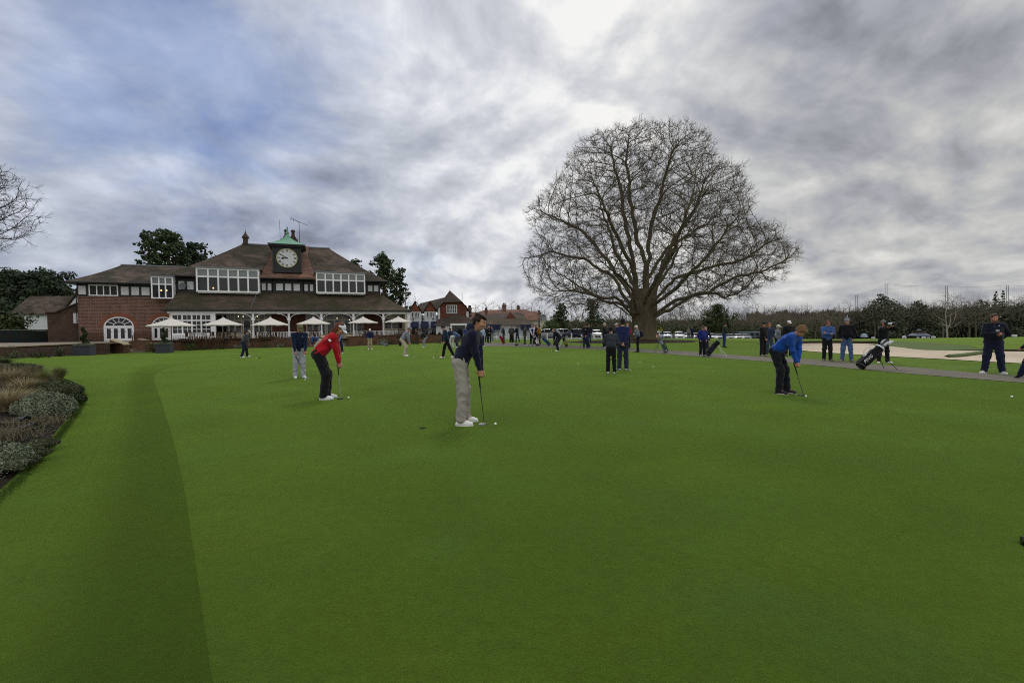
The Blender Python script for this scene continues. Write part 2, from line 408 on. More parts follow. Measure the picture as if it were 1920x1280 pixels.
# fairway sheet beyond bunker
strip('fairway', [gpt(1490, 644)+Vector((0, .6, 0)), gpt(1560, 642.5), gpt(1700, 645), gpt(1843, 656), gpt(1960, 657), gpt(2050, 657)],
      [Vector((19, 60, 0)), Vector((30, 62, 0)), Vector((42, 62, 0)), Vector((60, 62, 0)), Vector((90, 62, 0))], .012, m_fair, 60, 20)
# bunker
bk = [(1488, 650), (1492, 645.5), (1500, 644), (1550, 643.5), (1650, 644.6), (1700, 646.2), (1760, 649.5), (1800, 653), (1830, 656.3), (1843, 658.2)]
bf = [(1488, 651), (1494, 656), (1510, 658.2), (1560, 662), (1600, 665), (1675, 669), (1720, 671.5), (1760, 673.2), (1800, 675.5), (1840, 678)]
bk2 = [(1843, 658.2), (1870, 659), (1920, 659.3), (1960, 660), (2050, 662)]; bf2 = [(1840, 678), (1860, 679), (1920, 682), (1960, 684), (2050, 690)]
BK = smooth_line([gpt(*p) for p in bk+bk2[1:]], 1); BF = smooth_line([gpt(*p) for p in bf+bf2[1:]], 1)
strip('bunker_sand', BF, BK, .022, m_sand, 90, 10)
def lip(name, pts, w0=.0, h=.2, back=2.6, mat=None, sgn=1, kind='structure'):
    P = resample(smooth_line(pts, 1), 70); rows = []
    for i, p in enumerate(P):
        t_ = (P[min(i+1, 69)]-P[max(i-1, 0)]).normalized(); n_ = Vector((-t_.y, t_.x, 0))*sgn
        if n_.y < 0: n_ = -n_
        e = min(1, i/6, (69-i)/6); z = g(p.x, p.y); hh = h*(.3+.7*e)*(1+.25*mnoise.noise(p*.9))
        rows.append([tuple(p+n_*a+Vector((0, 0, z+b))) for a, b in ((0, -.05), (.02, hh*.8), (-.04, hh*.95), (.12, hh*1.1), (.5, hh), (back*.5, hh*.55), (back, .0))])
    mb = MB(); mb.loft(rows); return mb.build(name, mat, kind=kind)
t = NT('bunker lip turf'); z_ = t.n('ShaderNodeSeparateXYZ', {0: t.n('ShaderNodeNewGeometry').outputs['Normal']}).outputs[2]
t.set(color=t.mix(t.ramp(z_, [(.3, 0.0), (.75, 1.0)]), (.045, .035, .02, 1), (.075, .125, .020, 1)), rough=.9); t.bump(t.noise(40, 5, .7), .8, .03); m_lip = t.mat
lip('bunker_bank', [gpt(*p) for p in bk[1:]], h=.22, back=3.0, mat=m_lip)
lip('bunker_bank', [gpt(*p) for p in bk2], h=.12, back=2.0, mat=m_lip)
tg = [gpt(1776, 669.5), gpt(1800, 667), gpt(1830, 662.5), gpt(1856, 659.5)]; tg2 = [gpt(1777, 671), gpt(1803, 670), gpt(1835, 666), gpt(1870, 660.5)]
A = resample(tg, 20); B = resample(tg2, 20); mb = MB()
mb.loft([[tuple(b+Vector((0, 0, g(b.x, b.y)-.02))), tuple(b+Vector((0, .02, g(b.x, b.y)+.10))), tuple(b.lerp(a, .5)+Vector((0, 0, g(a.x, a.y)+.15))), tuple(a+Vector((0, 0, g(a.x, a.y)+.10))), tuple(a+Vector((0, .3, g(a.x, a.y)-.02)))] for a, b in zip(A, B)])
mb.build('bunker_bank', m_lip, kind='structure')
# mulch ring under the great tree
TREE = Vector((14.46, 50.0, 0))
mb = MB(); rows = []
for r_ in (0, 1.5, 3, 4.5, 6.2, 6.6):
    row = []
    for k in range(48):
        an = 2*math.pi*k/48; rr = r_*(1+.12*mnoise.noise(Vector((math.cos(an)*2, math.sin(an)*2, 0))))
        x, y = TREE.x-1.2+rr*math.cos(an)*1.1, TREE.y+rr*math.sin(an)
        row.append((x, y, g(x, y)+.35*(1-r_/6.4) if r_ < 6.5 else g(x, y)-.03))
    rows.append(row)
mb.loft(rows, closed=True); mb.build('mulch_ring', m_mulch, kind='structure')
# low mulch strip left of it
mb = MB()
c = gpt(1098, 641.5)
rows = []
for r_ in (0, .5, .9, 1.0):
    rows.append([(c.x+2.6*r_*math.cos(a*math.pi/16), c.y+1.6*r_*math.sin(a*math.pi/16), g(c.x, c.y)+(.22*(1-r_) if r_ < 1 else -.02)) for a in range(32)])
mb.loft(rows, closed=True); mb.build('mulch_patch', m_mulch, kind='structure')
# car park
strip('car_park', [Vector((2, 64.5, 0)), Vector((14, 64.5, 0)), Vector((20, 80, 0)), Vector((30, 84, 0)), Vector((60, 88, 0))],
      [Vector((2, 80, 0)), Vector((14, 84, 0)), Vector((20, 104, 0)), Vector((30, 106, 0)), Vector((60, 106, 0))], .012, m_tarmac, 40, 10)

# ---------------------------------------------------------------- building materials
def brick_mat(name, c1, c2, mortar, sc=1.0, dirt=.25):
    t = NT(name); s3 = t.n('ShaderNodeSeparateXYZ', {0: t.co()})
    v = t.n('ShaderNodeCombineXYZ', {0: t.math('ADD', s3.outputs[0], s3.outputs[1]), 1: s3.outputs[2]}).outputs[0]
    b = t.n('ShaderNodeTexBrick', {'Vector': v, 'Color1': c1, 'Color2': c2, 'Mortar': mortar, 'Scale': 1.0, 'Mortar Size': .012*sc, 'Mortar Smooth': .3, 'Bias': -.1, 'Brick Width': .24*sc, 'Row Height': .085*sc})
    col = t.mix(1.0, b.outputs[0], t.ramp(t.noise(1.3, 6, .65), [(.3, 1-dirt), (.7, 1+dirt*.6)]), 'MULTIPLY')
    col = t.mix(1.0, col, t.ramp(t.noise(9, 3), [(.3, .85), (.7, 1.15)]), 'MULTIPLY')
    t.set(color=col, rough=.9, spec=.25); t.bump(b.outputs['Fac'], -.4, .01); return t.mat
m_brick = brick_mat('red brown brick', (.175, .080, .055, 1), (.105, .052, .040, 1), (.25, .195, .165, 1), 1.9)
m_brickd = brick_mat('weathered dark brick', (.085, .045, .032, 1), (.055, .030, .024, 1), (.09, .07, .055, 1), 1.3, .4)
m_brickw = brick_mat('garden wall brick', (.17, .075, .042, 1), (.11, .055, .032, 1), (.13, .10, .075, 1), 1.3, .45)
m_brickr = brick_mat('orange brick arch', (.26, .085, .045, 1), (.21, .07, .04, 1), (.2, .11, .08, 1), 1.0)
m_hung = brick_mat('orange hung tiles', (.20, .074, .044, 1), (.14, .054, .034, 1), (.14, .045, .028, 1), 1.3, .3)
m_capst = plain('sandstone coping', (156, 142, 112), .85, .15, 6, .003)
def tile_mat(name, c1, c2, moss, mossk=.5, lich=.4):
    t = NT(name); s3 = t.n('ShaderNodeSeparateXYZ', {0: t.co()})
    v = t.n('ShaderNodeCombineXYZ', {0: t.math('ADD', s3.outputs[0], t.math('MULTIPLY', s3.outputs[1], .35)), 1: s3.outputs[2]}).outputs[0]
    b = t.n('ShaderNodeTexBrick', {'Vector': v, 'Color1': c1, 'Color2': c2, 'Mortar': sc4(c2, .35), 'Scale': 1.0, 'Mortar Size': .010, 'Mortar Smooth': .2, 'Brick Width': .20, 'Row Height': .085})
    st = t.noise(1.0, 5, .6, t.mapping(sc=(1.2, 1.2, 7)))
    col = t.mix(t.ramp(st, [(.38, 0.0), (.62, .75)]), b.outputs[0], sc4(c1, 1.6))
    col = t.mix(t.ramp(t.noise(.38, 6, .7, None, .7), [(.42, 0.0), (.56, mossk)]), col, moss)
    col = t.mix(t.ramp(t.noise(7, 6, .75), [(.58, 0.0), (.72, lich)]), col, (.22, .21, .17, 1))
    t.set(color=col, rough=.92, spec=.15); t.bump(t.math('ADD', b.outputs['Fac'], t.math('MULTIPLY', t.noise(30, 3), -.8)), -.6, .02); return t.mat
m_tile = tile_mat('mossy brown roof tiles', (.108, .078, .064, 1), (.072, .056, .048, 1), (.036, .035, .026, 1), .85, .45)
m_tilev = tile_mat('dark mossy verandah tiles', (.090, .064, .050, 1), (.066, .050, .040, 1), (.046, .047, .024, 1), .85, .45)
m_tiler = tile_mat('reddish roof tiles', (.19, .095, .068, 1), (.14, .07, .05, 1), (.085, .055, .04, 1), .5, .2)
m_tiled = tile_mat('grey brown roof tiles', (.085, .064, .054, 1), (.066, .052, .046, 1), (.050, .046, .034, 1), .5, .15)
m_white = plain('white paint', (236, 237, 240), .5, .05, 4)
m_render = plain('white render', (214, 217, 224), .8, .06, 1.5, .004, 25)
m_panel = plain('off white panel', (205, 208, 212), .7, .05, 3)
m_cream = plain('cream paint', (205, 198, 178), .6, .06)
m_black = plain('black stained timber', (22, 24, 28), .55, .25, 8)
m_gutter = plain('black gutter', (16, 16, 18), .4, .1)
m_lead = plain('grey lead', (112, 116, 124), .6, .15, 5)
m_wood = plain('weathered teak', (92, 66, 46), .8, .2, 9)
m_woodd = plain('dark brown timber', (58, 40, 30), .8, .2, 9)
m_copper = plain('verdigris copper', (112, 160, 136), .7, .12, 3)
m_clay = plain('terracotta pot', (72, 54, 48), .85, .2, 8)
m_iron = plain('black iron', (28, 28, 30), .45, .1)
m_steel = plain('galvanised steel', (110, 113, 118), .45, .1, 5, metal=.6)
t = NT('dark window glass'); t.set(color=t.mix(t.ramp(t.noise(.7, 3), [(.35, 0.0), (.7, 1.0)]), (.006, .007, .009, 1), (.02, .022, .027, 1)), rough=.06, spec=.5)
t.b.inputs['IOR'].default_value = 1.45; m_glass = t.mat
t = NT('blind behind glass'); t.set(color=(.17, .19, .195, 1), rough=.25, spec=.6); m_blind = t.mat
t = NT('lit lamp'); t.set(color=(.9, .5, .2, 1), em=(1, .55, .2, 1), ems=3.0); m_lamp = t.mat
t = NT('lit white lamp'); t.set(color=(.9, .8, .6, 1), em=(1, .85, .6, 1), ems=2.5); m_lampw = t.mat
m_awn = plain('navy awning canvas', (30, 38, 72), .85, .12)
t = NT('parasol canvas'); t.set(color=t.mix(t.noise(3, 4), (.60, .57, .52, 1), (.70, .67, .62, 1)), rough=.9); m_canvas = t.mat
m_grate = plain('grey timber planter', (54, 58, 66), .75, .12)
m_curtain = plain('red curtain', (92, 34, 34), .9, .2)

# ---------------------------------------------------------------- clubhouse
CA = at(148, 640, 50.8); CB = at(770, 640, 65.0); _e = (CB-CA); _e.z = 0; _e.normalize(); CANG = math.atan2(_e.y, _e.x)
_n = Vector((-_e.y, _e.x, 0)); CO = Vector((CA.x, CA.y, 0))
def pl(px, py, v=0.0):
    d = ray(px, py); t_ = (v-(CAM-CO).dot(_n))/d.dot(_n); p = CAM+d*t_
    return (p-CO).dot(_e), p.z
def loc2w(u, v, z=0.0): return CO+_e*u+_n*v+Vector((0, 0, z))
club = empty('clubhouse', CO, CANG, 'long two storey red brick golf clubhouse with brown tiled roofs, clock tower and white verandah', 'clubhouse')
ZT = .70  # terrace level
def window(parent, u0, u1, z0, z1, v, cols, bars=(), fr=.11, mull=.10, depth=.14, frmat=None, glz=None, topblind=None, label=None, name='window', lamp=None):
    """frame (with its bars) as the window, its glazing as a sub-part"""
    frmat = frmat or m_white; mb = MB(); y0, y1 = v-depth/2, v+depth/2
    mb.box(u0, u1, y0-.03, y1, z0, z0+fr); mb.box(u0, u1, y0, y1, z1-fr, z1)
    mb.box(u0, u0+fr, y0, y1, z0+fr, z1-fr); mb.box(u1-fr, u1, y0, y1, z0+fr, z1-fr)
    w_ = (u1-u0-2*fr)
    for k in range(1, cols):
        c = u0+fr+w_*k/cols; mb.box(c-mull/2, c+mull/2, y0+.01, y1, z0+fr, z1-fr)
    for b in bars: 
        mb.box(u0+fr, u1-fr, y0+.02, y1-.01, b-mull/2, b+mull/2)
    wo = mb.build(name, frmat, parent, label=label)
    mg = MB(); gy = v+.02
    zb = bars[-1] if (topblind and bars) else z1-fr
    mg.box(u0+fr*.6, u1-fr*.6, gy, gy+.02, z0+fr*.6, zb)
    if topblind and bars: mg.box(u0+fr*.6, u1-fr*.6, gy, gy+.02, zb, z1-fr*.6, 1)
    mg.build('pane', [glz or m_glass, m_blind], wo)
    if lamp:
        for lu, lz in lamp: ml = MB(); ml.box(lu-.06, lu+.06, gy-.012, gy-.002, lz-.08, lz+.08); ml.build('lamp', m_lamp, wo)
    return wo
# --- walls
mb = MB()
uW = 9.1
aw = [(2.19, 4.98), (6.62, 9.05)]          # arched door openings
def arch_wall(mb, u0, u1, z0, z1, v, th, holes):
    """wall with arched openings (rectangle plus elliptical head)"""
    hs = sorted(holes); cur = u0
    for (a, b, zs, za) in hs:
        mb.box(cur, a, v, v+th, z0, z1); n = 14; c = (a+b)/2; r_ = (b-a)/2
        for k in range(n):
            t0 = math.pi*(1-k/n); t1 = math.pi*(1-(k+1)/n)
            x0, x1 = c+r_*math.cos(t0), c+r_*math.cos(t1); q0, q1 = zs+(za-zs)*math.sin(t0), zs+(za-zs)*math.sin(t1)
            mb.hexa([(x0, v, q0), (x1, v, q1), (x1, v+th, q1), (x0, v+th, q0), (x0, v, z1), (x1, v, z1), (x1, v+th, z1), (x0, v+th, z1)])
        cur = b
    mb.box(cur, u1, v, v+th, z0, z1)
arch_wall(mb, 0, uW, -.3, 5.6, 0, .3, [(2.19, 4.98, 2.35, 3.5), (6.62, 9.0, 2.35, 3.5)])
mb.box(0, .3, .3, 10, -.3, 5.6); mb.box(-.06, uW, -.06, .3, 5.6, 5.78)
mb.build('brick_wall', m_brick, club)
# arch trims and doors
def arch_door(a, b, zs, za):
    mb = MB(); c = (a+b)/2; r_ = (b-a)/2; rows = []
    for k in range(17):
        th = math.pi*(1-k/16); rows.append([(c+(r_+o)*math.cos(th), y, zs+(za-zs+o)*math.sin(th)) for o, y in ((0, -.02), (.42, -.02), (.42, .05), (0, .05))])
    mb.loft(rows, smooth=False, closed=True); mb.build('brick_arch', m_brickr, club)
    mb = MB(); rows = []
    for k in range(17):
        th = math.pi*(1-k/16); rows.append([(c+(r_-o)*math.cos(th), y, zs+(za-zs-o)*math.sin(th)) for o, y in ((0, .03), (.14, .03), (.14, .2), (0, .2))])
    mb.loft(rows, smooth=False, closed=True)
    mb.box(a, a+.13, .03, .2, ZT, zs); mb.box(b-.13, b, .03, .2, ZT, zs); mb.box(a+.13, b-.13, .02, .2, zs-.08, zs+.10)
    w_ = (b-a-.26)
    for k in range(1, 6):                                   # fan bars
        th = math.pi*k/6; c0 = Vector((c, .12, zs+.1)); p0 = c0+Vector((math.cos(th)*r_*.38, 0, math.sin(th)*(za-zs)*.34)); p1 = c0+Vector((math.cos(th)*(r_-.1), 0, math.sin(th)*(za-zs-.18)))
        mb.tube([p0, p1], .035, 4, smooth=False)
    mb.tube([(c+math.cos(math.pi*k/12)*r_*.38, .12, zs+.1+math.sin(math.pi*k/12)*(za-zs)*.34) for k in range(13)], .035, 4, smooth=False)
    fr = mb.build('door_frame', m_white, club)
    mg = MB(); pts = [(a+.1, .16, ZT), (b-.1, .16, ZT)]+[(c+(r_-.1)*math.cos(math.pi*k/16), .16, zs+(za-zs-.1)*math.sin(math.pi*k/16)) for k in range(17)]
    mg.add(pts, [tuple(range(len(pts)))]); mg.build('pane', m_glass, fr)
    for k in range(4):
        x0 = a+.13+w_*k/4; x1 = x0+w_/4; mb = MB(); s = .13
        mb.box(x0, x0+s, .08, .15, ZT+.02, zs-.08); mb.box(x1-s, x1, .08, .15, ZT+.02, zs-.08)
        mb.box(x0+s, x1-s, .08, .15, ZT+.02, ZT+.30); mb.box(x0+s, x1-s, .08, .15, zs-.22, zs-.08)
        d = mb.build('door', m_white, club); mh = MB(); mh.box(x1-s*.7, x1-s*.4, .04, .08, ZT+1.0, ZT+1.15); mh.build('handle', m_steel, d)
arch_door(2.19, 4.98, 2.35, 3.5); arch_door(6.62, 9.0, 2.35, 3.5)
# upper timber storey of left wing
def boxes(name, lst, mat, par=None):
    for grp in lst:
        mb = MB()
        for b_ in (grp if isinstance(grp[0], tuple) else [grp]): mb.box(*b_)
        mb.build(name, mat, par or club)
boxes('timber_band', [[(-.02, 7.0, -.04, .3, 5.78, 7.15), (-.02, .3, .3, 10, 5.78, 7.15)], (9.0, 11.36, -.04, .3, 6.3, 8.1), (18.02, 24.45, -.04, .3, 6.55, 8.25), [(30.6, 32.65, -.04, .3, 6.75, 8.15), (32.35, 32.65, .3, 9, 6.2, 8.15)]], m_black)
for u in (19.35, 22.95): mb = MB(); mb.tube([(u, -.02, 6.6), (u, -.45, 8.0)], .07, 4, smooth=False); mb.build('bracket', m_black, club)
boxes('brick_band', [(8.95, 11.36, -.02, .3, 5.5, 6.3), (18.0, 24.6, -.02, .3, 6.0, 6.55), (30.6, 32.65, -.02, .3, 6.0, 6.75)], m_brickd)
def panels(lst, z0, z1):
    for a, b in lst:
        mb = MB(); mb.box(a, b, -.065, -.03, z0, z1); mb.build('white_panel', m_panel, club)
def pxu(lst, py, v=0): return [(pl(a, py, v)[0], pl(b, py, v)[0]) for a, b in lst]
panels(pxu([(147.5, 161), (227, 241.5), (246.5, 261), (265.5, 280.5)], 545), 5.98, 6.92)
panels(pxu([(335, 346), (351, 363)], 532), 6.75, 7.72)
panels(pxu([(491, 498), (502, 509), (518, 530.5), (534.5, 546), (550.5, 562), (570.5, 577), (581, 587)], 536), 6.85, 7.72)
panels(pxu([(690, 698), (701, 709)], 540), 6.98, 7.78)
u0, u1 = pl(167, 545)[0], pl(222, 545)[0]
window(club, u0, u1, 5.83, 7.08, -.05, 4, label='row of four white framed upstairs windows')
window(club, 7.02, 9.14, 5.55, 8.08, -.98, 3, (7.2,), .13, .12, .3, topblind=True, lamp=[(7.95, 6.5), (8.45, 6.5)])
mb = MB(); mb.box(6.86, 9.3, -1.25, 1.5, 8.08, 8.2); mb.build('bay_roof', m_lead, club); mb = MB(); mb.box(7.02, 7.14, -.83, .4, 5.55, 8.08); mb.box(9.02, 9.14, -.83, .4, 5.55, 8.08); mb.box(7.14, 9.02, -.8, -.1, 5.55, 5.65); mb.build('bay_cheek', m_white, club)
# the two big upstairs bays
def bay(u0, u1, zt, zb, lamps):
    zm = zb+(zt-zb)*.64
    window(club, u0, u1, zb, zt, -1.0, 6, (zm,), .17, .17, .18, topblind=True, lamp=lamps, label='wide white bay of twelve upstairs panes')
    mb = MB(); mb.box(u0, u0+.12, -.91, 2.6, zb, zt); mb.box(u1-.12, u1, -.91, 2.6, zb, zt); mb.box(u0+.12, u1-.12, -.9, .0, zb-.12, zb); mb.build('bay_cheek', m_white, club)
    mb = MB(); mb.box(u0-.18, u1+.18, -1.25, 2.6, zt+.003, zt+.16); mb.box(u0+.15, u1-.15, 2.4, 2.6, 8.2, zt); mb.build('bay_roof', m_lead, club)
bay(11.38, 18.0, 9.28, 6.41, [(13.1, 6.9)]); bay(24.47, 30.58, 9.2, 6.52, [])
# --- main roofs
def hip_roof(name, u0, u1, v0, v1, ze, zr, ur0, ur1, vr, mat, curve=.35, parent=None, th=.16):
    """hipped roof with slightly flared eaves"""
    mb = MB()
    def ring(t_):
        fl = ze+(zr-ze)*(t_ - curve*t_*(1-t_)*.5)
        a = u0+(ur0-u0)*t_; b = u1+(ur1-u1)*t_; c = v0+(vr-v0)*t_; d = v1+(vr+.02-v1)*t_
        return [(a, c, fl), (b, c, fl), (b, d, fl), (a, d, fl)]
    rows = [ring(i/8) for i in range(9)]
    mb.loft(rows, smooth=False, closed=True)
    mb.add([(x, y, z-th) for x, y, z in rows[0]]+rows[0], [(0, 1, 2, 3), (0, 4, 5, 1), (1, 5, 6, 2), (2, 6, 7, 3), (3, 7, 4, 0)], 1)
    return mb.build(name, [mat, m_gutter], parent or club)
hip_roof('left_roof', -.9, 9.0, -.9, 10.2, 7.3, 9.95, 2.6, 11.5, 4.6, m_tile, .5)
hip_roof('main_roof', 8.0, 33.7, -.85, 12.5, 8.32, 13.5, 15.4, 26.3, 5.8, m_tile, .30)
# paler central slope carrying the clock
mb = MB(); 
def msl(v): 
    t_ = (v+.85)/6.65; return 8.32+5.18*(t_-.30*t_*(1-t_)*.5)
rows = []
for i in range(9):
    v = -.98+(5.7+.98)*i/8; k = i/8; a = lerp(18.05, 19.15, min(1, k*1.25)) if k < .8 else 19.15-(k-.8)*1.5; b = lerp(24.45, 23.3, min(1, k*1.25)) if k < .8 else 23.3+(k-.8)*1.5
    z = msl(max(v, -.85))+.22
    rows.append([(a-.15, v, z-.30), (a, v, z), (b, v, z), (b+.15, v, z-.30)])
mb.loft(rows, smooth=False); mb.quad(rows[0][0], rows[0][3], rows[0][2], rows[0][1])
mb.build('central_roof', m_tiler if False else tile_mat('worn pinkish roof tiles', (.19, .105, .078, 1), (.135, .078, .060, 1), (.10, .065, .048, 1), .45, .45), club)
mb = MB(); mb.tube([(15.3, 5.8, 13.52), (26.4, 5.8, 13.52)], .13, 6); mb.tube([(2.5, 4.6, 9.97), (11.4, 4.6, 9.97)], .10, 6); mb.build('ridge_capping', m_lead, club)
for a, b in ((-.9, 6.85), (8.0, 11.2), (18.2, 24.3), (30.75, 33.7)):
    z = 7.25 if a < 0 else 8.26; mb = MB(); mb.tube([(a, -.98, z), (b, -.98, z)], .085, 6); mb.build('gutter', m_gutter, club)
mb = MB(); mb.tube([(-.95, -.95, 7.2), (-.4, -.6, 6.6), (-.07, -.07, 6.45), (-.07, -.07, .8)], .05, 6)
mb.build('gutter', m_gutter, club); mb = MB(); mb.tube([(8.2, -.95, 8.2), (8.75, -.6, 7.7), (9.1, -.15, 7.5), (9.1, -.15, 6.2)], .055, 6)
mb.build('gutter', m_gutter, club); mb = MB(); mb.tube([(33.5, -.9, 8.15), (32.9, -.5, 7.4), (32.7, -.1, 7.3)], .05, 6)
mb.build('gutter', m_gutter, club)
mb = MB(); mb.tube([(17.95, -.75, 8.1), (18.0, -.75, 6.3), (17.65, -1.1, 6.25), (17.4, -3.3, 4.75), (17.3, -3.9, 4.3)], .035, 6); mb.build('drain_pipe', m_lead, club)
# verandah roof
def vroof():
    u0, u1 = 8.75, 36.1; mb = MB(); rows = []
    for i in range(7):
        k = i/6; v = lerp(-4.3, .0, k); z = 4.2+2.25*(k-.25*k*(1-k)); rows.append([(u0+.6*k, v, z), (lerp(u1, 33.0, k), v, z+(0.0))])
    mb.loft(rows, smooth=False)
    rows2 = []
    for i in range(7):
        k = i/6; z = 4.2+2.25*(k-.25*k*(1-k)); rows2.append([(lerp(u1, 33.0, k), lerp(-4.3, 0, k), z), (lerp(u1, 33.0, k), 11, z)])
    mb.loft(rows2, smooth=False)
    r3 = [[(u0+.6*k, lerp(-4.3, 0, k), 4.2+2.25*(k-.25*k*(1-k))), (u0+.25, lerp(-4.3, 0, k), 4.05)] for k in [i/6 for i in range(7)]]
    mb.loft(r3, smooth=False)
    mb.build('verandah_roof', m_tilev, club)
    mb = MB(); mb.box(u0-.05, u1+.05, -4.42, -4.28, 4.0, 4.2); mb.box(u1-.02, u1+.1, -4.28, 11, 4.0, 4.2); mb.box(u0+.1, u1-.1, -4.2, 0.0, 3.98, 4.03)
    mb.build('verandah_gutter', m_gutter, club)
vroof()
# verandah beams and posts, curved brackets
VF = -3.85
posts = [pl(px, 610, VF)[0] for px in (401.5, 475, 542, 603, 663, 719, 766)]
mb = MB(); mb.box(9.2, 35.7, VF-.08, VF+.08, 3.72, 3.98); mb.build('verandah_beam', m_white, club)
for i, u in enumerate(posts):
    mb = MB()
    if i in (0, 6): mb.box(u-.17, u+.17, VF-.17, VF+.17, ZT, 3.72)
    else:
        mb.box(u-.12, u+.12, VF-.12, VF+.12, ZT, ZT+.9)
        mb.lathe([(.10, ZT+.9), (.09, 2.6), (.15, 2.75), (.10, 2.9)], 10, (u, VF, 0)); mb.box(u-.12, u+.12, VF-.12, VF+.12, 2.9, 3.72); mb.box(u-.2, u+.2, VF-.17, VF+.17, 2.95, 3.08)
        for s in (-1, 1):
            mb.tube([(u+s*.1, VF, 3.1), (u+s*.35, VF, 3.45), (u+s*.8, VF, 3.66), (u+s*1.3, VF, 3.72)], .045, 4, smooth=False)
    mb.build('post', m_white, club)
# back wall of the verandah: brick stretches, white joinery
vu = lambda px: pl(px, 615, -.7)[0]
j1a, j1b, j2a, j2b, j3a, j3b = vu(403), vu(511), vu(573), vu(683), vu(716), vu(768)
m_vb = brick_mat('dark red verandah brick', (.15, .055, .036, 1), (.105, .038, .028, 1), (.09, .05, .04, 1), 1.3)
boxes('verandah_brick_wall', [(j1b, j2a, -.9, -.6, ZT, 4.1), (j2b, j3a, -.9, -.6, ZT, 4.1)], m_vb)
boxes('verandah_back_wall', [(j1a, j1b, -.62, -.5, ZT, 4.1), (j2a, j2b, -.62, -.5, ZT, 4.1), (j3a, j3b, -.62, -.5, ZT, 4.1), (9.3, 9.5, -3.7, 0, ZT, 4.1), (35.4, 35.6, -3.6, 8, ZT, 4.1)], m_cream)
def jw(a, b, z0, z1, cols, bars=(), **k): return window(club, a, b, z0, z1, -.72, cols, bars, .1, .14, .12, frmat=m_cream, **k)
w1 = j1b-j1a; w2 = j2b-j2a
jw(j1a+.1, j1a+w1*.46, 1.45, 3.75, 4, (3.0,)); jw(j1a+w1*.48, j1a+w1*.62, .75, 3.75, 1, (3.1,), name='glazed_door'); jw(j1a+w1*.64, j1b-.1, 1.45, 3.75, 3, (3.1,))
jw(j2a+.1, j2a+w2*.33, 1.2, 3.75, 3, (3.1,)); jw(j2a+w2*.35, j2a+w2*.62, .75, 3.75, 2, (3.05,), name='glazed_door'); jw(j2a+w2*.64, j2b-.1, 1.2, 3.75, 3, (3.1,)); jw(j3a+.3, j3b-.5, 1.7, 3.3, 3)
for u, z in ((15.8, 3.45), (16.3, 3.45), (17.3, 3.45), (17.8, 3.45), (26.9, 3.2), (28.4, 3.0)): mb = MB(); mb.ball((u, -2.2, z), .055, 6); mb.build('verandah_lamp', m_lampw, club)
# glazed room at the left end of the verandah
window(club, 9.5, posts[0]-.17, 1.35, 3.72, VF, 4, (2.95,), .16, .15, .16, label='large white multi-pane window under verandah roof')
mb = MB(); uu0, uu1 = 9.66, posts[0]-.33; w_ = (uu1-uu0)/4
for k in range(4):
    c = uu0+w_*(k+.5); mb.box(c-.025, c+.025, VF-.03, VF+.01, 1.5, 3.56)
    for z in (1.95, 2.45): mb.box(uu0+w_*k+.07, uu0+w_*(k+1)-.07, VF-.028, VF+.008, z-.025, z+.025)
mb.build('glazing_bars', m_white, club)
mb = MB(); mb.box(9.4, posts[0]-.17, VF-.06, VF+.1, ZT, 1.35); mb.build('panel_below_window', m_white, club)
mb = MB(); 
for k in range(2): mb.box(uu0+w_*(k+.95), uu0+w_*(k+1.9), VF+.3, VF+.34, 1.4, 2.5)
mb.build('curtain', m_curtain, club)
# clock tower
tu, tv = 21.12, .35; TW = 1.55
tower = MB(); tower.box(tu-TW, tu+TW, tv-.6, tv+3.2, 9.2, 12.35); tower.box(tu-TW-.16, tu+TW+.16, tv-.75, tv+.2, 9.13, 9.27)
tower.box(tu-TW-.28, tu+TW+.28, tv-.9, tv+3.3, 12.35, 12.52); tower.box(tu-TW-.55, tu+TW+.55, tv-1.15, tv+3.5, 12.52, 12.72)
for s in (-1, 1): tower.box(tu+s*TW-.12, tu+s*TW+.12, tv-.68, tv-.58, 9.27, 12.35)
tw = tower.build('clock_tower', m_black, club)
rows = []
for k in range(11):
    q = k/10; r_ = 2.1*(1-q)**1.9+.13; zz_ = 12.72+1.75*q
    cx, cyy = tu, tv+1.15
    rows.append([(cx+r_*math.cos(math.pi/4+math.pi/2*j)*1.414*.98, cyy+r_*math.sin(math.pi/4+math.pi/2*j)*1.414*1.0, zz_) for j in range(4)])
mb = MB(); mb.loft(rows, smooth=False, closed=True); mb.obox((tu, tv+1.15, 14.5), .42, .42, .12); mb.tube([(tu, tv+1.15, 14.5), (tu, tv+1.15, 15.2)], [.14, .07], 8); mb.ball((tu, tv+1.15, 15.25), .11, 8)
mb.build('copper_cap', m_copper, tw)
CZ = 10.98; cr_ = 1.23; cyv = tv-.62
mb = MB(); n = 48
ringo = lambda r_, y: [(tu+r_*math.cos(2*math.pi*k/n), y, CZ+r_*math.sin(2*math.pi*k/n)) for k in range(n)]
mb.loft([ringo(cr_, cyv), ringo(cr_, cyv-.09), ringo(cr_-.07, cyv-.09), ringo(cr_-.07, cyv-.05)], closed=True, smooth=False)
mb.build('clock_rim', plain('brass rim', (176, 170, 96), .5, .1), tw)
mb = MB(); p_ = ringo(cr_-.06, cyv-.052); mb.add(p_+[(tu, cyv-.052, CZ)], [(k, n, (k+1) % n) for k in range(n)]); face = mb.build('clock_face', m_panel, tw)
mb = MB()
def flat(a, b, w_, y):
    a = Vector(a); b = Vector(b); d = (b-a).normalized(); q = Vector((-d.z, 0, d.x))*w_/2
    A_ = [a-q, b-q, b+q, a+q]; mb.hexa([(p.x, y, p.z) for p in A_]+[(p.x, y-.012, p.z) for p in A_])
NUM = ['XII', 'I', 'II', 'III', 'IV', 'V', 'VI', 'VII', 'VIII', 'IX', 'X', 'XI']
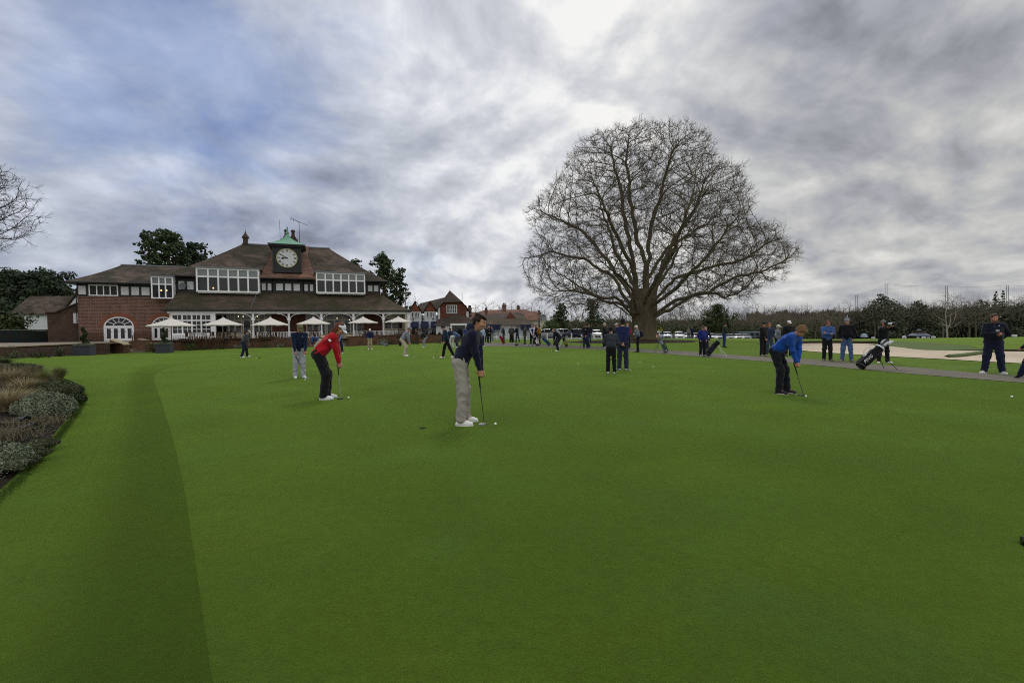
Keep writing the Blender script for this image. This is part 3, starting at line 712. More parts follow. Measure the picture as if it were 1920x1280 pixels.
for h in range(12):
    an = math.pi/2-2*math.pi*h/12; rd = Vector((math.cos(an), 0, math.sin(an))); tg_ = Vector((rd.z, 0, -rd.x)); c = Vector((tu, 0, CZ))+rd*(cr_*.76)
    s_ = NUM[h]; ws = [.075 if ch == 'I' else .15 for ch in s_]; tot = sum(ws); x = -tot/2; hh = .135
    for ch, w_ in zip(s_, ws):
        m_ = x+w_/2; x += w_
        P = lambda a, b: c+tg_*a+rd*b
        if ch == 'I': flat(P(m_, -hh), P(m_, hh), .042, cyv-.056)
        elif ch == 'V': flat(P(m_-.055, hh), P(m_, -hh), .04, cyv-.056); flat(P(m_+.055, hh), P(m_, -hh), .022, cyv-.058)
        else: flat(P(m_-.055, hh), P(m_+.055, -hh), .04, cyv-.056); flat(P(m_+.055, hh), P(m_-.055, -hh), .022, cyv-.058)
for k in range(60):
    an = 2*math.pi*k/60; rd = Vector((math.cos(an), 0, math.sin(an))); c = Vector((tu, 0, CZ)); flat(c+rd*(cr_-.14), c+rd*(cr_-.10), .035 if k % 5 else .06, cyv-.056)
mb.build('clock_numerals', m_black, face)
mb = MB(); c = Vector((tu, 0, CZ))
an = math.pi/2-2*math.pi*50/60; rd = Vector((math.cos(an), 0, math.sin(an))); flat(c-rd*.12, c+rd*(cr_*.84), .085, cyv-.085)
an = math.pi/2-2*math.pi*(8.83)/12; rd = Vector((math.cos(an), 0, math.sin(an))); flat(c-rd*.10, c+rd*.48, .11, cyv-.072); flat(c+rd*.36, c+rd*.60, .22, cyv-.074); flat(c+rd*.55, c+rd*.72, .08, cyv-.07)
mb.build('clock_hands', m_black, face)
# chimney, ridge turret, aerial, dish, plate
mb = MB(); mb.box(20.2, 21.9, 7.5, 8.7, 11.5, 14.2); mb.box(20.0, 22.1, 7.3, 8.9, 14.2, 14.9); mb.box(20.2, 21.9, 7.5, 8.7, 14.9, 15.2); ch = mb.build('chimney', m_brickd, club)
for u in (20.6, 21.5):
    mb = MB(); mb.lathe([(.30, 15.2), (.24, 15.5), (.2, 15.95), (.29, 16.0), (.29, 16.15), (.2, 16.3)], 12, (u, 8.1, 0)); mb.build('chimney_pot', m_clay, ch)
mb = MB(); mb.obox((15.75, 5.8, 13.9), .55, .55, .8); mb.obox((15.75, 5.8, 14.35), .8, .8, .1)
mb.lathe([(.48, 14.4), (.3, 14.7), (.12, 14.95), (.03, 15.25)], 8, (15.75, 5.8, 0), smooth=False); mb.tube([(15.75, 5.8, 15.2), (15.75, 5.8, 15.5)], .02, 4); mb.build('ridge_turret', m_clay, club)
aer = MB(); aer.tube([(22.35, 7.6, 14.2), (22.35, 7.6, 17.3)], .035, 5); aer.tube([(21.2, 7.6, 17.85), (23.5, 7.6, 17.0)], .03, 4)
for k in range(9): 
    q = k/8; aer.tube([(21.3+1.1*q, 7.2, 17.8-.40*q+.0), (21.3+1.1*q, 8.0, 17.8-.40*q)], .018, 4)
aer.tube([(21.25, 7.6, 17.5), (21.35, 7.6, 18.15)], .02, 4); aer.tube([(21.6, 7.6, 17.4), (21.7, 7.6, 18.0)], .02, 4)
aer.build('aerial', m_iron, club); mb = MB(); mb.tube([(19.85, 7.6, 14.6), (19.8, 7.6, 17.5)], .02, 4); mb.build('lightning_rod', m_iron, club)
du, dz = pl(343, 536, -.4); mb = MB(); mb.lathe([(.0, 0), (.2, .03), (.4, .12)], 16, (0, 0, 0)); o = mb.build('satellite_dish', m_lead, club); o.location = (du, -.25, dz); o.rotation_euler = (R(80), 0, R(-20))
# white balustrade of the verandah
def balus(u0, u1, v, z0, name='balustrade', parent=None, mat=None, hh=.75, step=.16):
    mb = MB(); mb.box(u0, u1, v-.04, v+.04, z0+hh, z0+hh+.06); mb.box(u0, u1, v-.03, v+.03, z0+.08, z0+.13); n = int((u1-u0)/step)
    for k in range(n+1):
        c = u0+(u1-u0)*k/max(1, n); mb.box(c-.03, c+.03, v-.02, v+.02, z0+.13, z0+hh)
    return mb.build(name, mat or m_white, parent or club)
balus(9.5, posts[0]-.2, VF-.25, ZT, hh=.6); balus(posts[1]+.1, posts[3]-.1, VF, ZT); balus(posts[4]+.1, posts[6]-.2, VF, ZT)
# dark interior volumes so the building is solid
mb = MB(); mb.box(.4, 32.2, .4, 9.5, -.2, 7.1); mb.box(9.7, 32.2, .6, 9, 7.1, 8.2); mb.box(33, 35.3, .4, 9.5, -.2, 4.0); mb.build('interior', plain('dark interior', (30, 27, 25), .9), club)

# brick annex left of the clubhouse
an_ = empty('brick_annex', CO, CANG, 'dark red brick annex with sloping parapet, left of the clubhouse', 'annex')
mb = MB(); vA = 1.2; ua = -3.12
mb.add([(ua, vA, -.3), (-.02, vA, -.3), (-.02, vA, 5.2), (-2.44, vA, 3.92), (ua, vA, 3.92), (ua, vA+7, -.3), (-.02, vA+7, -.3), (-.02, vA+7, 5.2), (-2.44, vA+7, 3.92), (ua, vA+7, 3.92)],
       [(0, 1, 2, 3, 4), (9, 8, 7, 6, 5), (0, 4, 9, 5), (4, 3, 8, 9), (3, 2, 7, 8), (1, 6, 7, 2)])
mb.build('wall', m_brickd, an_)
mb = MB(); mb.tube([(ua-.1, vA-.1, 3.98), (-2.44, vA-.1, 3.98), (-.1, vA-.1, 5.22)], .10, 4, smooth=False); mb.build('coping', m_woodd, an_)
a, za = pl(137, 587, vA-.1); b, zb = pl(148.5, 606, vA-.1); mb = MB(); mb.box(a, -.05, vA-.1, vA+.05, zb, za); mb.build('white_vent_panel', m_panel, an_)

# white house beyond on the left
wh = empty('white_house', at(30, 640, 72)*1, R(6), 'white rendered house with brown tiled roof behind the dark fence at far left', 'house'); wh.location.z = 0
mb = MB(); mb.box(0, 8.2, 0, 6, 0, 4.85); mb.build('wall', m_render, wh)
mb = MB(); mb.slab([(-.4, -.5, 4.7), (8.4, -.5, 4.7), (8.4, 3, 7.7), (-.4, 3, 7.7)], (0, 0, .18)); mb.slab([(-.4, 6.5, 4.7), (-.4, 3, 7.7), (8.4, 3, 7.7), (8.4, 6.5, 4.7)], (0, 0, .18))
mb.build('roof', m_tile, wh)
window(wh, 1.6, 2.5, 3.1, 4.5, -.03, 2, (3.6, 4.05), .09, .05)
mb = MB(); mb.add([(7.2, -.8, 4.3), (12.6, -.8, 4.3), (12.6, -.8, 5.0), (9.9, -.8, 8.0), (7.2, 2, 4.3), (12.6, 2, 4.3), (12.6, 2, 5.0), (9.9, 2, 8.0)], [(0, 1, 2, 3), (7, 6, 5, 4), (0, 3, 7, 4), (1, 5, 6, 2), (0, 4, 5, 1)]); mb.build('gable', m_render, wh)
mb = MB(); mb.slab([(6.7, -1.1, 4.0), (9.9, -1.1, 8.15), (9.9, 4, 8.15), (6.7, 4, 4.0)], (-.1, 0, .14)); mb.slab([(9.9, -1.1, 8.15), (13, -1.1, 4.9), (13, 4, 4.9), (9.9, 4, 8.15)], (.1, 0, .14)); mb.build('gable_roof', m_tiled, wh)
mb = MB(); mb.box(10.6, 12.2, 3, 4, 6, 9.4); c_ = mb.build('chimney', m_render, wh); mb = MB(); mb.box(10.4, 12.4, 2.8, 4.2, 9.4, 9.8)
for u in (10.9, 11.6): mb.lathe([(.2, 9.8), (.16, 10.5)], 8, (u, 3.5, 0))
mb.build('chimney_pot', m_tiled, c_)

# dark green screen fence at far left
fx0 = at(-60, 640, 47); fx1 = at(90, 640, 53)
scr = empty('screen_fence', (0, 0, 0), 0, 'long dark green screened fence at far left below the white house', 'fence')
mb = MB(); a = Vector((fx0.x, fx0.y, 0)); b = Vector((fx1.x, fx1.y, 0)); d = (b-a).normalized(); nn = Vector((-d.y, d.x, 0))*.05
mb.hexa([a-nn+Vector((0, 0, .2)), b-nn+Vector((0, 0, .2)), b+nn+Vector((0, 0, .2)), a+nn+Vector((0, 0, .2)), a-nn+Vector((0, 0, 1.95)), b-nn+Vector((0, 0, 1.95)), b+nn+Vector((0, 0, 1.95)), a+nn+Vector((0, 0, 1.95))])
mb.build('panel', plain('dark green screen', (20, 34, 30), .8), scr)
mb = MB(); mb.tube([a+Vector((0, 0, 2.05)), b+Vector((0, 0, 2.05))], .09, 4, smooth=False); mb.build('top_rail', plain('grey timber rail', (70, 72, 68), .9), scr)
for k in range(7):
    p = a.lerp(b, k/6); mb = MB(); mb.box(p.x-.05, p.x+.05, p.y-.12, p.y-.02, 0, 2.1); mb.build('post', m_woodd, scr)

# ---------------------------------------------------------------- terrace, wall, steps
TL = [(-60, 671), (20, 671.5), (140, 666), (205, 664)]
wallpts = [gpt(-80, 672), gpt(20, 672), gpt(140, 666), gpt(207, 663.5), gpt(246, 661), gpt(340, 657), gpt(400, 654), gpt(480, 651.5), gpt(608, 650), gpt(655, 649), gpt(700, 646.8), gpt(780, 643.5), gpt(862, 641)]
mb = MB(); top = []
for p in wallpts: top.append((p.x, p.y+.1, ZT))
back = [tuple(loc2w(u, 1.0, ZT)) for u in np.linspace(-30, 36, len(top))]
mb.loft([top, [(a[0]*.5+b[0]*.5, a[1]*.5+b[1]*.5, ZT) for a, b in zip(top, back)], back], smooth=False)
mb.build('terrace', m_paving, kind='structure')
def wall_run(label, idx, z1, capz=.06):
    w_ = empty('garden_wall', wallpts[idx[0]]*1, 0, label, 'wall'); o0 = wallpts[idx[0]]; w_.location = (o0.x, o0.y, 0)
    mb = MB(); mc = MB()
    for a, b in zip(idx, idx[1:]):
        A_ = wallpts[a]-Vector((o0.x, o0.y, 0)); B_ = wallpts[b]-Vector((o0.x, o0.y, 0)); d = (B_-A_); d.z = 0; d.normalize(); q = Vector((-d.y, d.x, 0))
        for M_, off0, off1, zz0, zz1 in ((mb, 0, .28, -.5, z1), (mc, -.04, .34, z1, z1+capz)):
            M_.hexa([(A_+q*off0).xy.to_3d()+Vector((0, 0, zz0)), (B_+q*off0).xy.to_3d()+Vector((0, 0, zz0)), (B_+q*off1).xy.to_3d()+Vector((0, 0, zz0)), (A_+q*off1).xy.to_3d()+Vector((0, 0, zz0)),
                     (A_+q*off0).xy.to_3d()+Vector((0, 0, zz1)), (B_+q*off0).xy.to_3d()+Vector((0, 0, zz1)), (B_+q*off1).xy.to_3d()+Vector((0, 0, zz1)), (A_+q*off1).xy.to_3d()+Vector((0, 0, zz1))])
    mb.build('brickwork', m_brickw if idx[0] else m_brickd, w_); mc.build('coping', m_capst if not idx[0] else m_brickw, w_)
wall_run('low dark brick garden wall with pale coping, left of the steps by the arched door', [0, 1, 2, 3], .74)
wall_run('low brick garden wall below the parasols, between the two flights of steps', [4, 5, 6, 7, 8], .82)
wall_run('low brick garden wall right of the middle steps, running towards the white shop building', [9, 10, 11, 12], .88)
def steps(label, A_, B_, n=5, depth=1.15):
    A_ = Vector((A_.x, A_.y, 0)); B_ = Vector((B_.x, B_.y, 0)); L = (B_-A_).length; an = math.atan2((B_-A_).y, (B_-A_).x)
    r_ = empty('garden_steps', A_, an, label, 'steps'); z0 = -.2
    for k in range(n):
        mb = MB(); zt = z0+(ZT+.02-z0)*(k+1)/n; mb.box(.02, L-.02, -depth+depth*k/n, 1.6, z0-.2, zt-.05); mb.box(.0, L, -depth+depth*k/n-.05, -depth+depth*(k+1)/n+.02 if k < n-1 else 1.6, zt-.048, zt); mb.build('step', m_capst if k % 2 else m_paving, r_)
    for s, u in ((-1, -.55), (1, L+.05)):
        mb = MB(); mb.add([(u, -depth-.25, z0-.2), (u+.5, -depth-.25, z0-.2), (u+.5, .2, z0-.2), (u, .2, z0-.2), (u, -depth-.25, .52), (u+.5, -depth-.25, .52), (u+.5, .2, 1.0), (u, .2, 1.0)], [(3, 2, 1, 0), (0, 1, 5, 4), (1, 2, 6, 5), (2, 3, 7, 6), (3, 0, 4, 7), (4, 5, 6, 7)])
        c_ = mb.build('side_wall', m_brickw, r_)
        mb = MB(); mb.slab([(u-.05, -depth-.3, .53), (u+.55, -depth-.3, .53), (u+.55, .25, 1.01), (u-.05, .25, 1.01)], (0, 0, .08)); mb.build('coping', m_capst, c_)
steps('brick sided steps with stone coping leading up to the arched double doors', gpt(222, 661.5), gpt(262, 659.5))
steps('brick sided steps with pale sloping coping up to the middle of the verandah', gpt(610, 649.5), gpt(650, 648.2))

# parasols on the terrace
def parasol(px, wpx, ztop_px, zrim_px, Y, label, first=None):
    p = at(px, zrim_px, Y); zt = at(px, ztop_px, Y).z; r_ = wpx/2/F0*Y
    root = empty('parasol', (p.x, p.y, ZT), R(random.uniform(0, 45)), label, 'parasol', 'parasols along the terrace')
    mb = MB(); h0 = p.z-ZT; h1 = zt-ZT; n = 8; rows = []
    for q in (0, .06, .1, .4, .7, 1.0):
        row = []
        for k in range(n*2):
            an = math.pi*k/n; rr = r_*q*(1.0 if k % 2 == 0 else .94); sag = .05*(1 if k % 2 else 0)*q
            row.append((rr*math.cos(an), rr*math.sin(an), lerp(h1, h0, q)-.10*math.sin(math.pi*q)*.6-sag+(.07 if q in (0, .06) else 0)))
        rows.append(row)
    mb.loft(rows, closed=True, smooth=False); rr2 = [(x, y, z-.10) for x, y, z in rows[-1]]; mb.loft([rows[-1], rr2], closed=True, smooth=False)
    mb.build('canopy', m_canvas, root)
    mb = MB(); mb.tube([(0, 0, 0), (0, 0, h1-.05)], .035, 8)
    mb.build('pole', m_woodd, root)
    for k in range(8):
        mb = MB(); an = math.pi*k/4; mb.tube([(0, 0, h0-.15), (r_*.5*math.cos(an), r_*.5*math.sin(an), (h0+h1)/2-.12)], .012, 4); mb.build('rib', m_woodd, root)
    mb = MB(); mb.box(-.35, .35, -.35, .35, 0, .12); mb.build('base', m_iron, root)
    return root
PA = [(321, 80, 596, 610, 44.5, 'largest and leftmost white parasol, in front of the white paned window'), (419, 70, 595.5, 608.5, 48.5, 'white parasol beside the right edge of the paned window, behind the grey-topped putter'),
      (507, 64, 595, 608.5, 51.5, 'white parasol left of the olive-capped golfer, under the verandah corner'), (588, 62, 594.5, 606.5, 53, 'white parasol above the olive-capped golfer, in front of dark brick'),
      (681, 54, 594, 604.5, 56, 'white parasol behind the standing golfer in white cap and navy jacket'), (747, 50, 593.5, 603, 58, 'smallest and rightmost white parasol at the end of the verandah')]
for a in PA: parasol(*a)
# tables and chairs on the terrace
def chair(p, rz, group, label):
    r_ = empty('garden_chair', p, rz, label, 'chair', group)
    mb = MB(); mb.box(-.24, .24, -.22, .22, .42, .46); mb.build('seat', m_wood, r_)
    mb = MB()
    for k in range(5): mb.box(-.22+.1*k, -.18+.1*k, .2, .24, .48, .86)
    mb.box(-.25, .25, .195, .245, .86, .93); mb.build('backrest', m_wood, r_)
    for x in (-.22, .22):
        for y in (-.2, .2): mb = MB(); mb.box(x-.025, x+.025, y-.025, y+.025, 0, .42); mb.build('leg', m_wood, r_)
def table(p, label, rnd=True):
    r_ = empty('terrace_table', p, 0, label, 'table', 'tables on the terrace')
    mb = MB(); mb.lathe([(.0, .70), (.5, .70), (.5, .74), (.0, .74)], 16); mb.build('tabletop', m_wood, r_)
    for a in range(4): mb = MB(); an = math.pi/4+a*math.pi/2; mb.tube([(.38*math.cos(an), .38*math.sin(an), 0), (.3*math.cos(an), .3*math.sin(an), .7)], .03, 4); mb.build('leg', m_wood, r_)
TLB = 'round teak table among the chairs on the terrace beneath the parasols'; CLB = 'slatted teak chair at a table on the terrace beneath the parasols'
for px, Y in ((372, 45.6), (420, 49.3), (498, 51.8), (590, 54.2), (690, 57), (755, 59)):
    c = at(px, 630, Y); table((c.x, c.y, ZT), TLB)
    for a in (0.3, 1.7, 3.3, 4.8):
        chair((c.x+.85*math.cos(a), c.y+.85*math.sin(a), ZT), a-math.pi/2, 'teak chairs on the terrace', CLB)
def bench(p, rz, label):
    r_ = empty('wooden_bench', p, rz, label, 'bench')
    mb = MB()
    for k in range(4): mb.box(-.8, .8, -.25+.12*k, -.16+.12*k, .42, .46)
    mb.build('seat', m_wood, r_); mb = MB(); mb.box(-.8, .8, .24, .29, .9, .98); mb.box(-.8, .8, .24, .28, .5, .55)
    for k in range(15): mb.box(-.76+.105*k, -.73+.105*k, .25, .275, .55, .9)
    mb.build('backrest', m_wood, r_)
    for x in (-.78, .78):
        for y in (-.24, .26): mb = MB(); mb.box(x-.035, x+.035, y-.035, y+.035, 0, .95 if y > 0 else .62); mb.build('leg', m_wood, r_)
        mb = MB(); mb.box(x-.04, x+.04, -.28, .26, .62, .67); mb.build('armrest', m_wood, r_)
bench(loc2w(1.35, -.6, ZT), CANG, 'teak bench against the brick wall left of the arched double doors')
bench(loc2w(5.85, -.6, ZT), CANG, 'teak bench against the brick wall right of the arched double doors')

# ---------------------------------------------------------------- white shop building right of the clubhouse
hp = empty('shop_building', (0, 0, 0), 0, 'white walled building with orange hung tiles, steep roof and navy awnings', 'building')
HY = 76.0
def W(px, py, Y): p = at(px, py, Y); return p
# near-facing gable end (tile hung), px 820..880 ; long side receding left px 775..820
def quadp(mb, pts, mi=0): mb.add([at(*p) for p in pts], [tuple(range(len(pts)))], mi)
c0 = at(826, 640, 74); c0.z = 0; hp.location = c0; hang = R(8); hp.rotation_euler = (0, 0, hang); hp.scale = (1, 1, .77)
# local box: x right along gable end (width), y back, z up
S_ = 74/F0
gw = 50*S_; 
mb = MB(); mb.box(-.35, gw+.25, 0, 9, -.5, 4.9); mb.box(-.35, 0.0, -.05, 9, 4.9, 6.8); mb.box(gw-.1, gw+.28, -.05, 9, 3.0, 5.9)
# long wing to the left (receding away to the left-back)
mb.box(-4.6, -.35, 1.2, 9, -.5, 5.2)
mb.build('wall', m_render, hp)
mb = MB(); mb.add([(0, -.02, 3.6), (gw, -.02, 3.6), (gw, -.02, 7.0), (gw-1.0, -.02, 8.0), (.9, -.02, 8.0), (0, -.02, 6.9)]+[(0, 3, 3.6), (gw, 3, 3.6), (gw, 3, 7.0), (gw-1.0, 3, 8.0), (.9, 3, 8.0), (0, 3, 6.9)], [(0, 1, 2, 3, 4, 5), (11, 10, 9, 8, 7, 6)]+[(i, i+6, (i+1) % 6+6, (i+1) % 6) for i in range(6)])
mb.build('hung_tiles', m_hung, hp)
# half hipped roof
xc = gw*.5-.55
mb = MB(); mb.add([(-.7, -.5, 6.2), (xc, 1.6, 10.5), (xc, 9.5, 10.5), (-.7, 9.5, 6.2)], [(0, 1, 2, 3)]); mb.add([(gw+.7, -.5, 5.6), (gw+.7, 9.5, 5.6), (xc, 9.5, 10.5), (xc, 1.6, 10.5)], [(0, 1, 2, 3)])
mb.add([(.55, -.5, 7.75), (gw-.75, -.5, 7.9), (xc, 1.6, 10.5), (-.7, -.5, 6.2), (gw+.7, -.5, 5.6)], [(0, 1, 2), (3, 0, 2), (1, 4, 2)])
mb.add([(-.7, -.5, 6.2), (.55, -.5, 7.75), (gw-.75, -.5, 7.9), (gw+.7, -.5, 5.6), (-.7, 0, 6.0), (.55, 0, 7.6), (gw-.75, 0, 7.7), (gw+.7, 0, 5.4)], [(0, 1, 5, 4), (1, 2, 6, 5), (2, 3, 7, 6)])
# wing roof
mb.add([(-5.0, .9, 5.3), (-.7, .9, 5.6), (xc, 5, 9.6), (-3.4, 5, 8.0)], [(0, 1, 2, 3)]); mb.add([(-5.0, .9, 5.3), (-3.4, 5, 8.0), (-5.0, 9, 5.3)], [(0, 1, 2)])
mb.build('roof', m_tiled, hp)
# two gablets with orange tiles on the wing
for gx in (-1.6, -4.0):
    mb = MB(); mb.add([(gx-.95, .75, 2.4), (gx+.95, .75, 2.4), (gx+.95, .75, 5.9), (gx-.95, .75, 5.9), (gx-.95, 1.6, 2.4), (gx+.95, 1.6, 2.4), (gx+.95, 1.6, 5.9), (gx-.95, 1.6, 5.9)], [(0, 1, 2, 3), (0, 3, 7, 4), (1, 5, 6, 2), (3, 2, 6, 7)])
    gb = mb.build('bay_wall', m_render, hp)
    mb = MB(); mb.add([(gx-.9, .7, 5.9), (gx+.9, .7, 5.9), (gx, .95, 8.0)], [(0, 1, 2)]); mb.build('gablet_tiles', m_hung, gb)
    mb = MB(); mb.slab([(gx-1.15, .6, 5.75), (gx, .75, 8.15), (gx, 4.5, 8.15), (gx-1.15, 4, 5.75)], (0, 0, .1)); mb.slab([(gx, .75, 8.15), (gx+1.15, .6, 5.75), (gx+1.15, 4, 5.75), (gx, 4.5, 8.15)], (0, 0, .1)); mb.build('gablet_roof', m_tiled, gb)
    window(hp, gx-.62, gx+.62, 4.7, 5.8, .72, 5, (), .07, .09, .08)
for gx in (-.9, -2.5, -4.1):
    mb = MB(); mb.add([(gx-.62, .7, 3.8), (gx+.62, .7, 3.8), (gx+.62, -.35, 2.75), (gx-.62, -.35, 2.75), (gx-.62, -.35, 2.5), (gx+.62, -.35, 2.5), (gx-.62, .7, 2.6), (gx+.62, .7, 2.6)], [(0, 1, 2, 3), (3, 2, 5, 4), (0, 3, 4, 6), (1, 7, 5, 2)])
    mb.build('awning', m_awn, hp)
    mb = MB(); mb.box(gx-.45, gx+.45, .66, .74, 0, 2.7); mb.build('shop_window', m_glass, hp)
    mb = MB(); mb.tube([(gx-.1, .7, 4.5), (gx-.3, .2, 4.25)], [.05, .12], 6); mb.build('spotlight', m_iron, hp)
for gx in (-.38, -2.85): mb = MB(); mb.tube([(gx, -.12 if gx > -1 else .62, 6.0 if gx > -1 else 5.3), (gx, -.12 if gx > -1 else .62, .1)], .05, 6); mb.build('drain_pipe', m_gutter, hp)
window(hp, 1.05, 2.75, 5.55, 7.2, -.1, 5, (6.3,), .1, .08, .12, label='wide white gable window')
mb = MB(); mb.box(.9, 2.9, -.12, 0, 5.35, 5.55); mb.build('sill', m_lead, hp)
# lean-to roof and low front
mb = MB(); mb.add([(-.9, -3.4, 2.95), (gw+2.6, -3.4, 2.95), (gw+.9, -.0, 4.3), (2.9, -.0, 5.35), (1.0, -.0, 5.35), (-.3, 0, 4.2)], [(0, 1, 2, 3, 4, 5)]); mb.add([(gw+2.6, -3.4, 2.95), (gw+2.8, 3, 2.95), (gw+.2, 3, 4.6), (gw+.9, 0, 4.3)], [(0, 1, 2, 3)])
mb.box(-.85, gw+2.6, -3.38, -3.3, 2.83, 2.95)
mb.build('porch_roof', m_tiled, hp)
mb = MB(); mb.box(-.6, 1.7, -3.1, 0, -.4, 2.84); mb.box(4.0, gw+2.3, -3.1, 0, -.4, 2.84); mb.box(1.7, 4.0, -1.2, -.9, -.4, 2.84); mb.build('porch_wall', m_render, hp)
mb = MB(); mb.box(1.6, 4.15, -3.6, -3.25, 2.86, 3.25); mb.box(1.6, 1.85, -3.5, -3.2, -.3, 2.86); mb.box(3.9, 4.15, -3.5, -3.2, -.3, 2.86); mb.build('porch_frame', m_white, hp)
mb = MB(); mb.box(2.0, 3.6, -1.26, -1.21, 0, 2.4); mb.build('door', m_glass, hp)
mb = MB(); mb.tube([(gw-.6, 4, 8.5), (gw-.6, 4, 10.3)], .03, 4); mb.build('weather_vane', m_iron, hp)

# ---------------------------------------------------------------- row of low buildings behind
lb = empty('low_building', (0, 0, 0), 0, 'rambling low clubhouse outbuilding with reddish tiled roofs, chimneys and navy shop blinds', 'building')
def roofq(name, pts, mat, par=lb): 
    mb = MB(); mb.add([at(*p) for p in pts], [tuple(range(len(pts)))]); return mb.build(name, mat, par)
def wallq(name, x0, y0, x1, y1, Y, mat, par=lb, dep=.3, y1b=None):
    a = at(x0, y1, Y); b = at(x1, y1b or y1, Y); zt = at(x0, y0, Y).z; mb = MB(); mb.box(a.x, b.x, Y, Y+dep, a.z, zt); return mb.build(name, mat, par)
def gable_roof(px0, px1, pye, pyr, Y0, Y1, mat, name='roof', hipl=0, hipr=0, par=lb):
    a = at(px0, pye, Y0); b = at(px1, pye, Y0); Ym = (Y0+Y1)/2; zr = at((px0+px1)/2, pyr, Ym).z
    mb = MB(); mb.add([a, b, (b.x-hipr, Ym, zr), (a.x+hipl, Ym, zr), (a.x, Y1, a.z), (b.x, Y1, b.z)], [(0, 1, 2, 3), (5, 4, 3, 2), (4, 0, 3), (1, 5, 2)])
    return mb.build(name, mat, par)
gable_roof(868, 1010, 600, 584.5, 86, 96, m_tiler)
gable_roof(885, 1005, 588, 580.5, 98, 108, m_tiler, hipl=2.5, hipr=2)
gable_roof(902, 985, 602, 588, 82, 92, m_tiled, hipl=1)
gable_roof(872, 1003, 609, 597, 76, 84, m_tilev, hipr=1.5)
mb = MB(); a = at(872, 609, 76.5); b = at(1001, 609, 76.5); mb.box(a.x, b.x, 76.6, 83.6, -.4, a.z-.02); mb.build('wall', m_render, lb)
mb = MB(); a = at(880, 600, 87); b = at(1008, 600, 87); mb.box(a.x, b.x, 86.5, 95.5, -.4, a.z-.05); a = at(890, 588, 99); b = at(1000, 588, 99); mb.box(a.x, b.x, 98.5, 107.5, -.4, a.z-.05); mb.build('upper_wall', m_cream, lb)
a = at(948, 597, 80.5); b = at(967, 597, 80.5); c = at(957, 586, 80.5)
mb = MB(); mb.add([a, b, c], [(0, 1, 2)]); mb.slab([a, c, (c.x, 84, c.z), (a.x, 84, a.z)], (0, 0, .12), 1); mb.slab([c, b, (b.x, 84, b.z), (c.x, 84, c.z)], (0, 0, .12), 1); mb.build('gable', [m_hung, m_tiler], lb)
for px, y0, y1, Y, w_ in ((880.5, 574.5, 585, 88, 6.5), (945.5, 569.5, 584, 100, 8), (911.5, 579, 590, 88, 5), (972, 574, 583, 104, 6), (1011, 583, 595, 104, 7)):
    a = at(px-w_/2, y1+6, Y); zt = at(px, y0+2, Y).z; wd_ = w_/F0*Y; mb = MB(); mb.box(a.x, a.x+wd_, Y, Y+.8, a.z, zt); mb.box(a.x-.08, a.x+wd_+.08, Y-.08, Y+.88, zt-.35, zt-.1); c_ = mb.build('chimney', m_brick, lb)
    for k in range(2): mb = MB(); mb.lathe([(.17, zt), (.13, zt+.45)], 8, (a.x+wd_*(.3+.4*k), Y+.4, 0)); mb.build('chimney_pot', m_clay, c_)
for px0, px1, y0, y1, Y, cols in ((967, 975, 587, 595, 87, 3), (990, 1008, 586.5, 594.5, 92, 7)):
    a = at(px0, y1, Y); b = at(px1, y1, Y); zt = at(px0, y0, Y).z; window(lb, a.x, b.x, a.z, zt, Y, cols, (), .1, .12, .2); mb = MB(); mb.box(a.x-.15, b.x+.15, Y-.2, Y+2.5, zt, zt+.12); mb.build('dormer_roof', m_lead, lb)
for px0, px1 in ((915, 938), (976, 1000)):
    a = at(px0, 608, 75.8); b = at(px1, 608, 75.8); mb = MB(); mb.box(a.x, b.x, 75.6, 76.55, a.z-.9, a.z-.05); mb.build('shop_blind', m_awn, lb)
for px0, px1 in ((924, 930), (968, 974), (878, 884)):
    a = at(px0, 632, 76.5); b = at(px1, 632, 76.5); window(lb, a.x, b.x, .9, 2.3, 76.5, 2, (), .1, .06, .1)
a = at(1018, 595, 84); mb = MB(); mb.lathe([(0, 0), (.3, .05), (.55, .2)], 14); dd = mb.build('satellite_dish', m_lead, lb); dd.location = a; dd.rotation_euler = (R(75), 0, R(15))
mb = MB(); mb.tube([a, (a.x-.6, a.y+1, a.z-1.0), (a.x-1.6, 84, a.z-1.6)], .04, 5); mb.build('dish_arm', m_lead, lb)
# extra grey building far right of it
eb = empty('rendered_house', (0, 0, 0), 0, 'cream rendered house with dark window, behind the right end of the low outbuilding', 'house')
a = at(985, 640, 90); b = at(1024, 640, 90); mb = MB(); mb.box(a.x, b.x, 90, 97, -.3, at(1000, 596, 90).z); mb.build('wall', m_cream, eb)
gable_roof(983, 1025, 597, 590, 89.5, 97, m_tiled, par=eb)
w0 = at(1005, 610, 90); w1 = at(1013, 610, 90); window(eb, w0.x, w1.x, w0.z-.2, w0.z+1.2, 89.95, 2, (), .1, .08, .12)
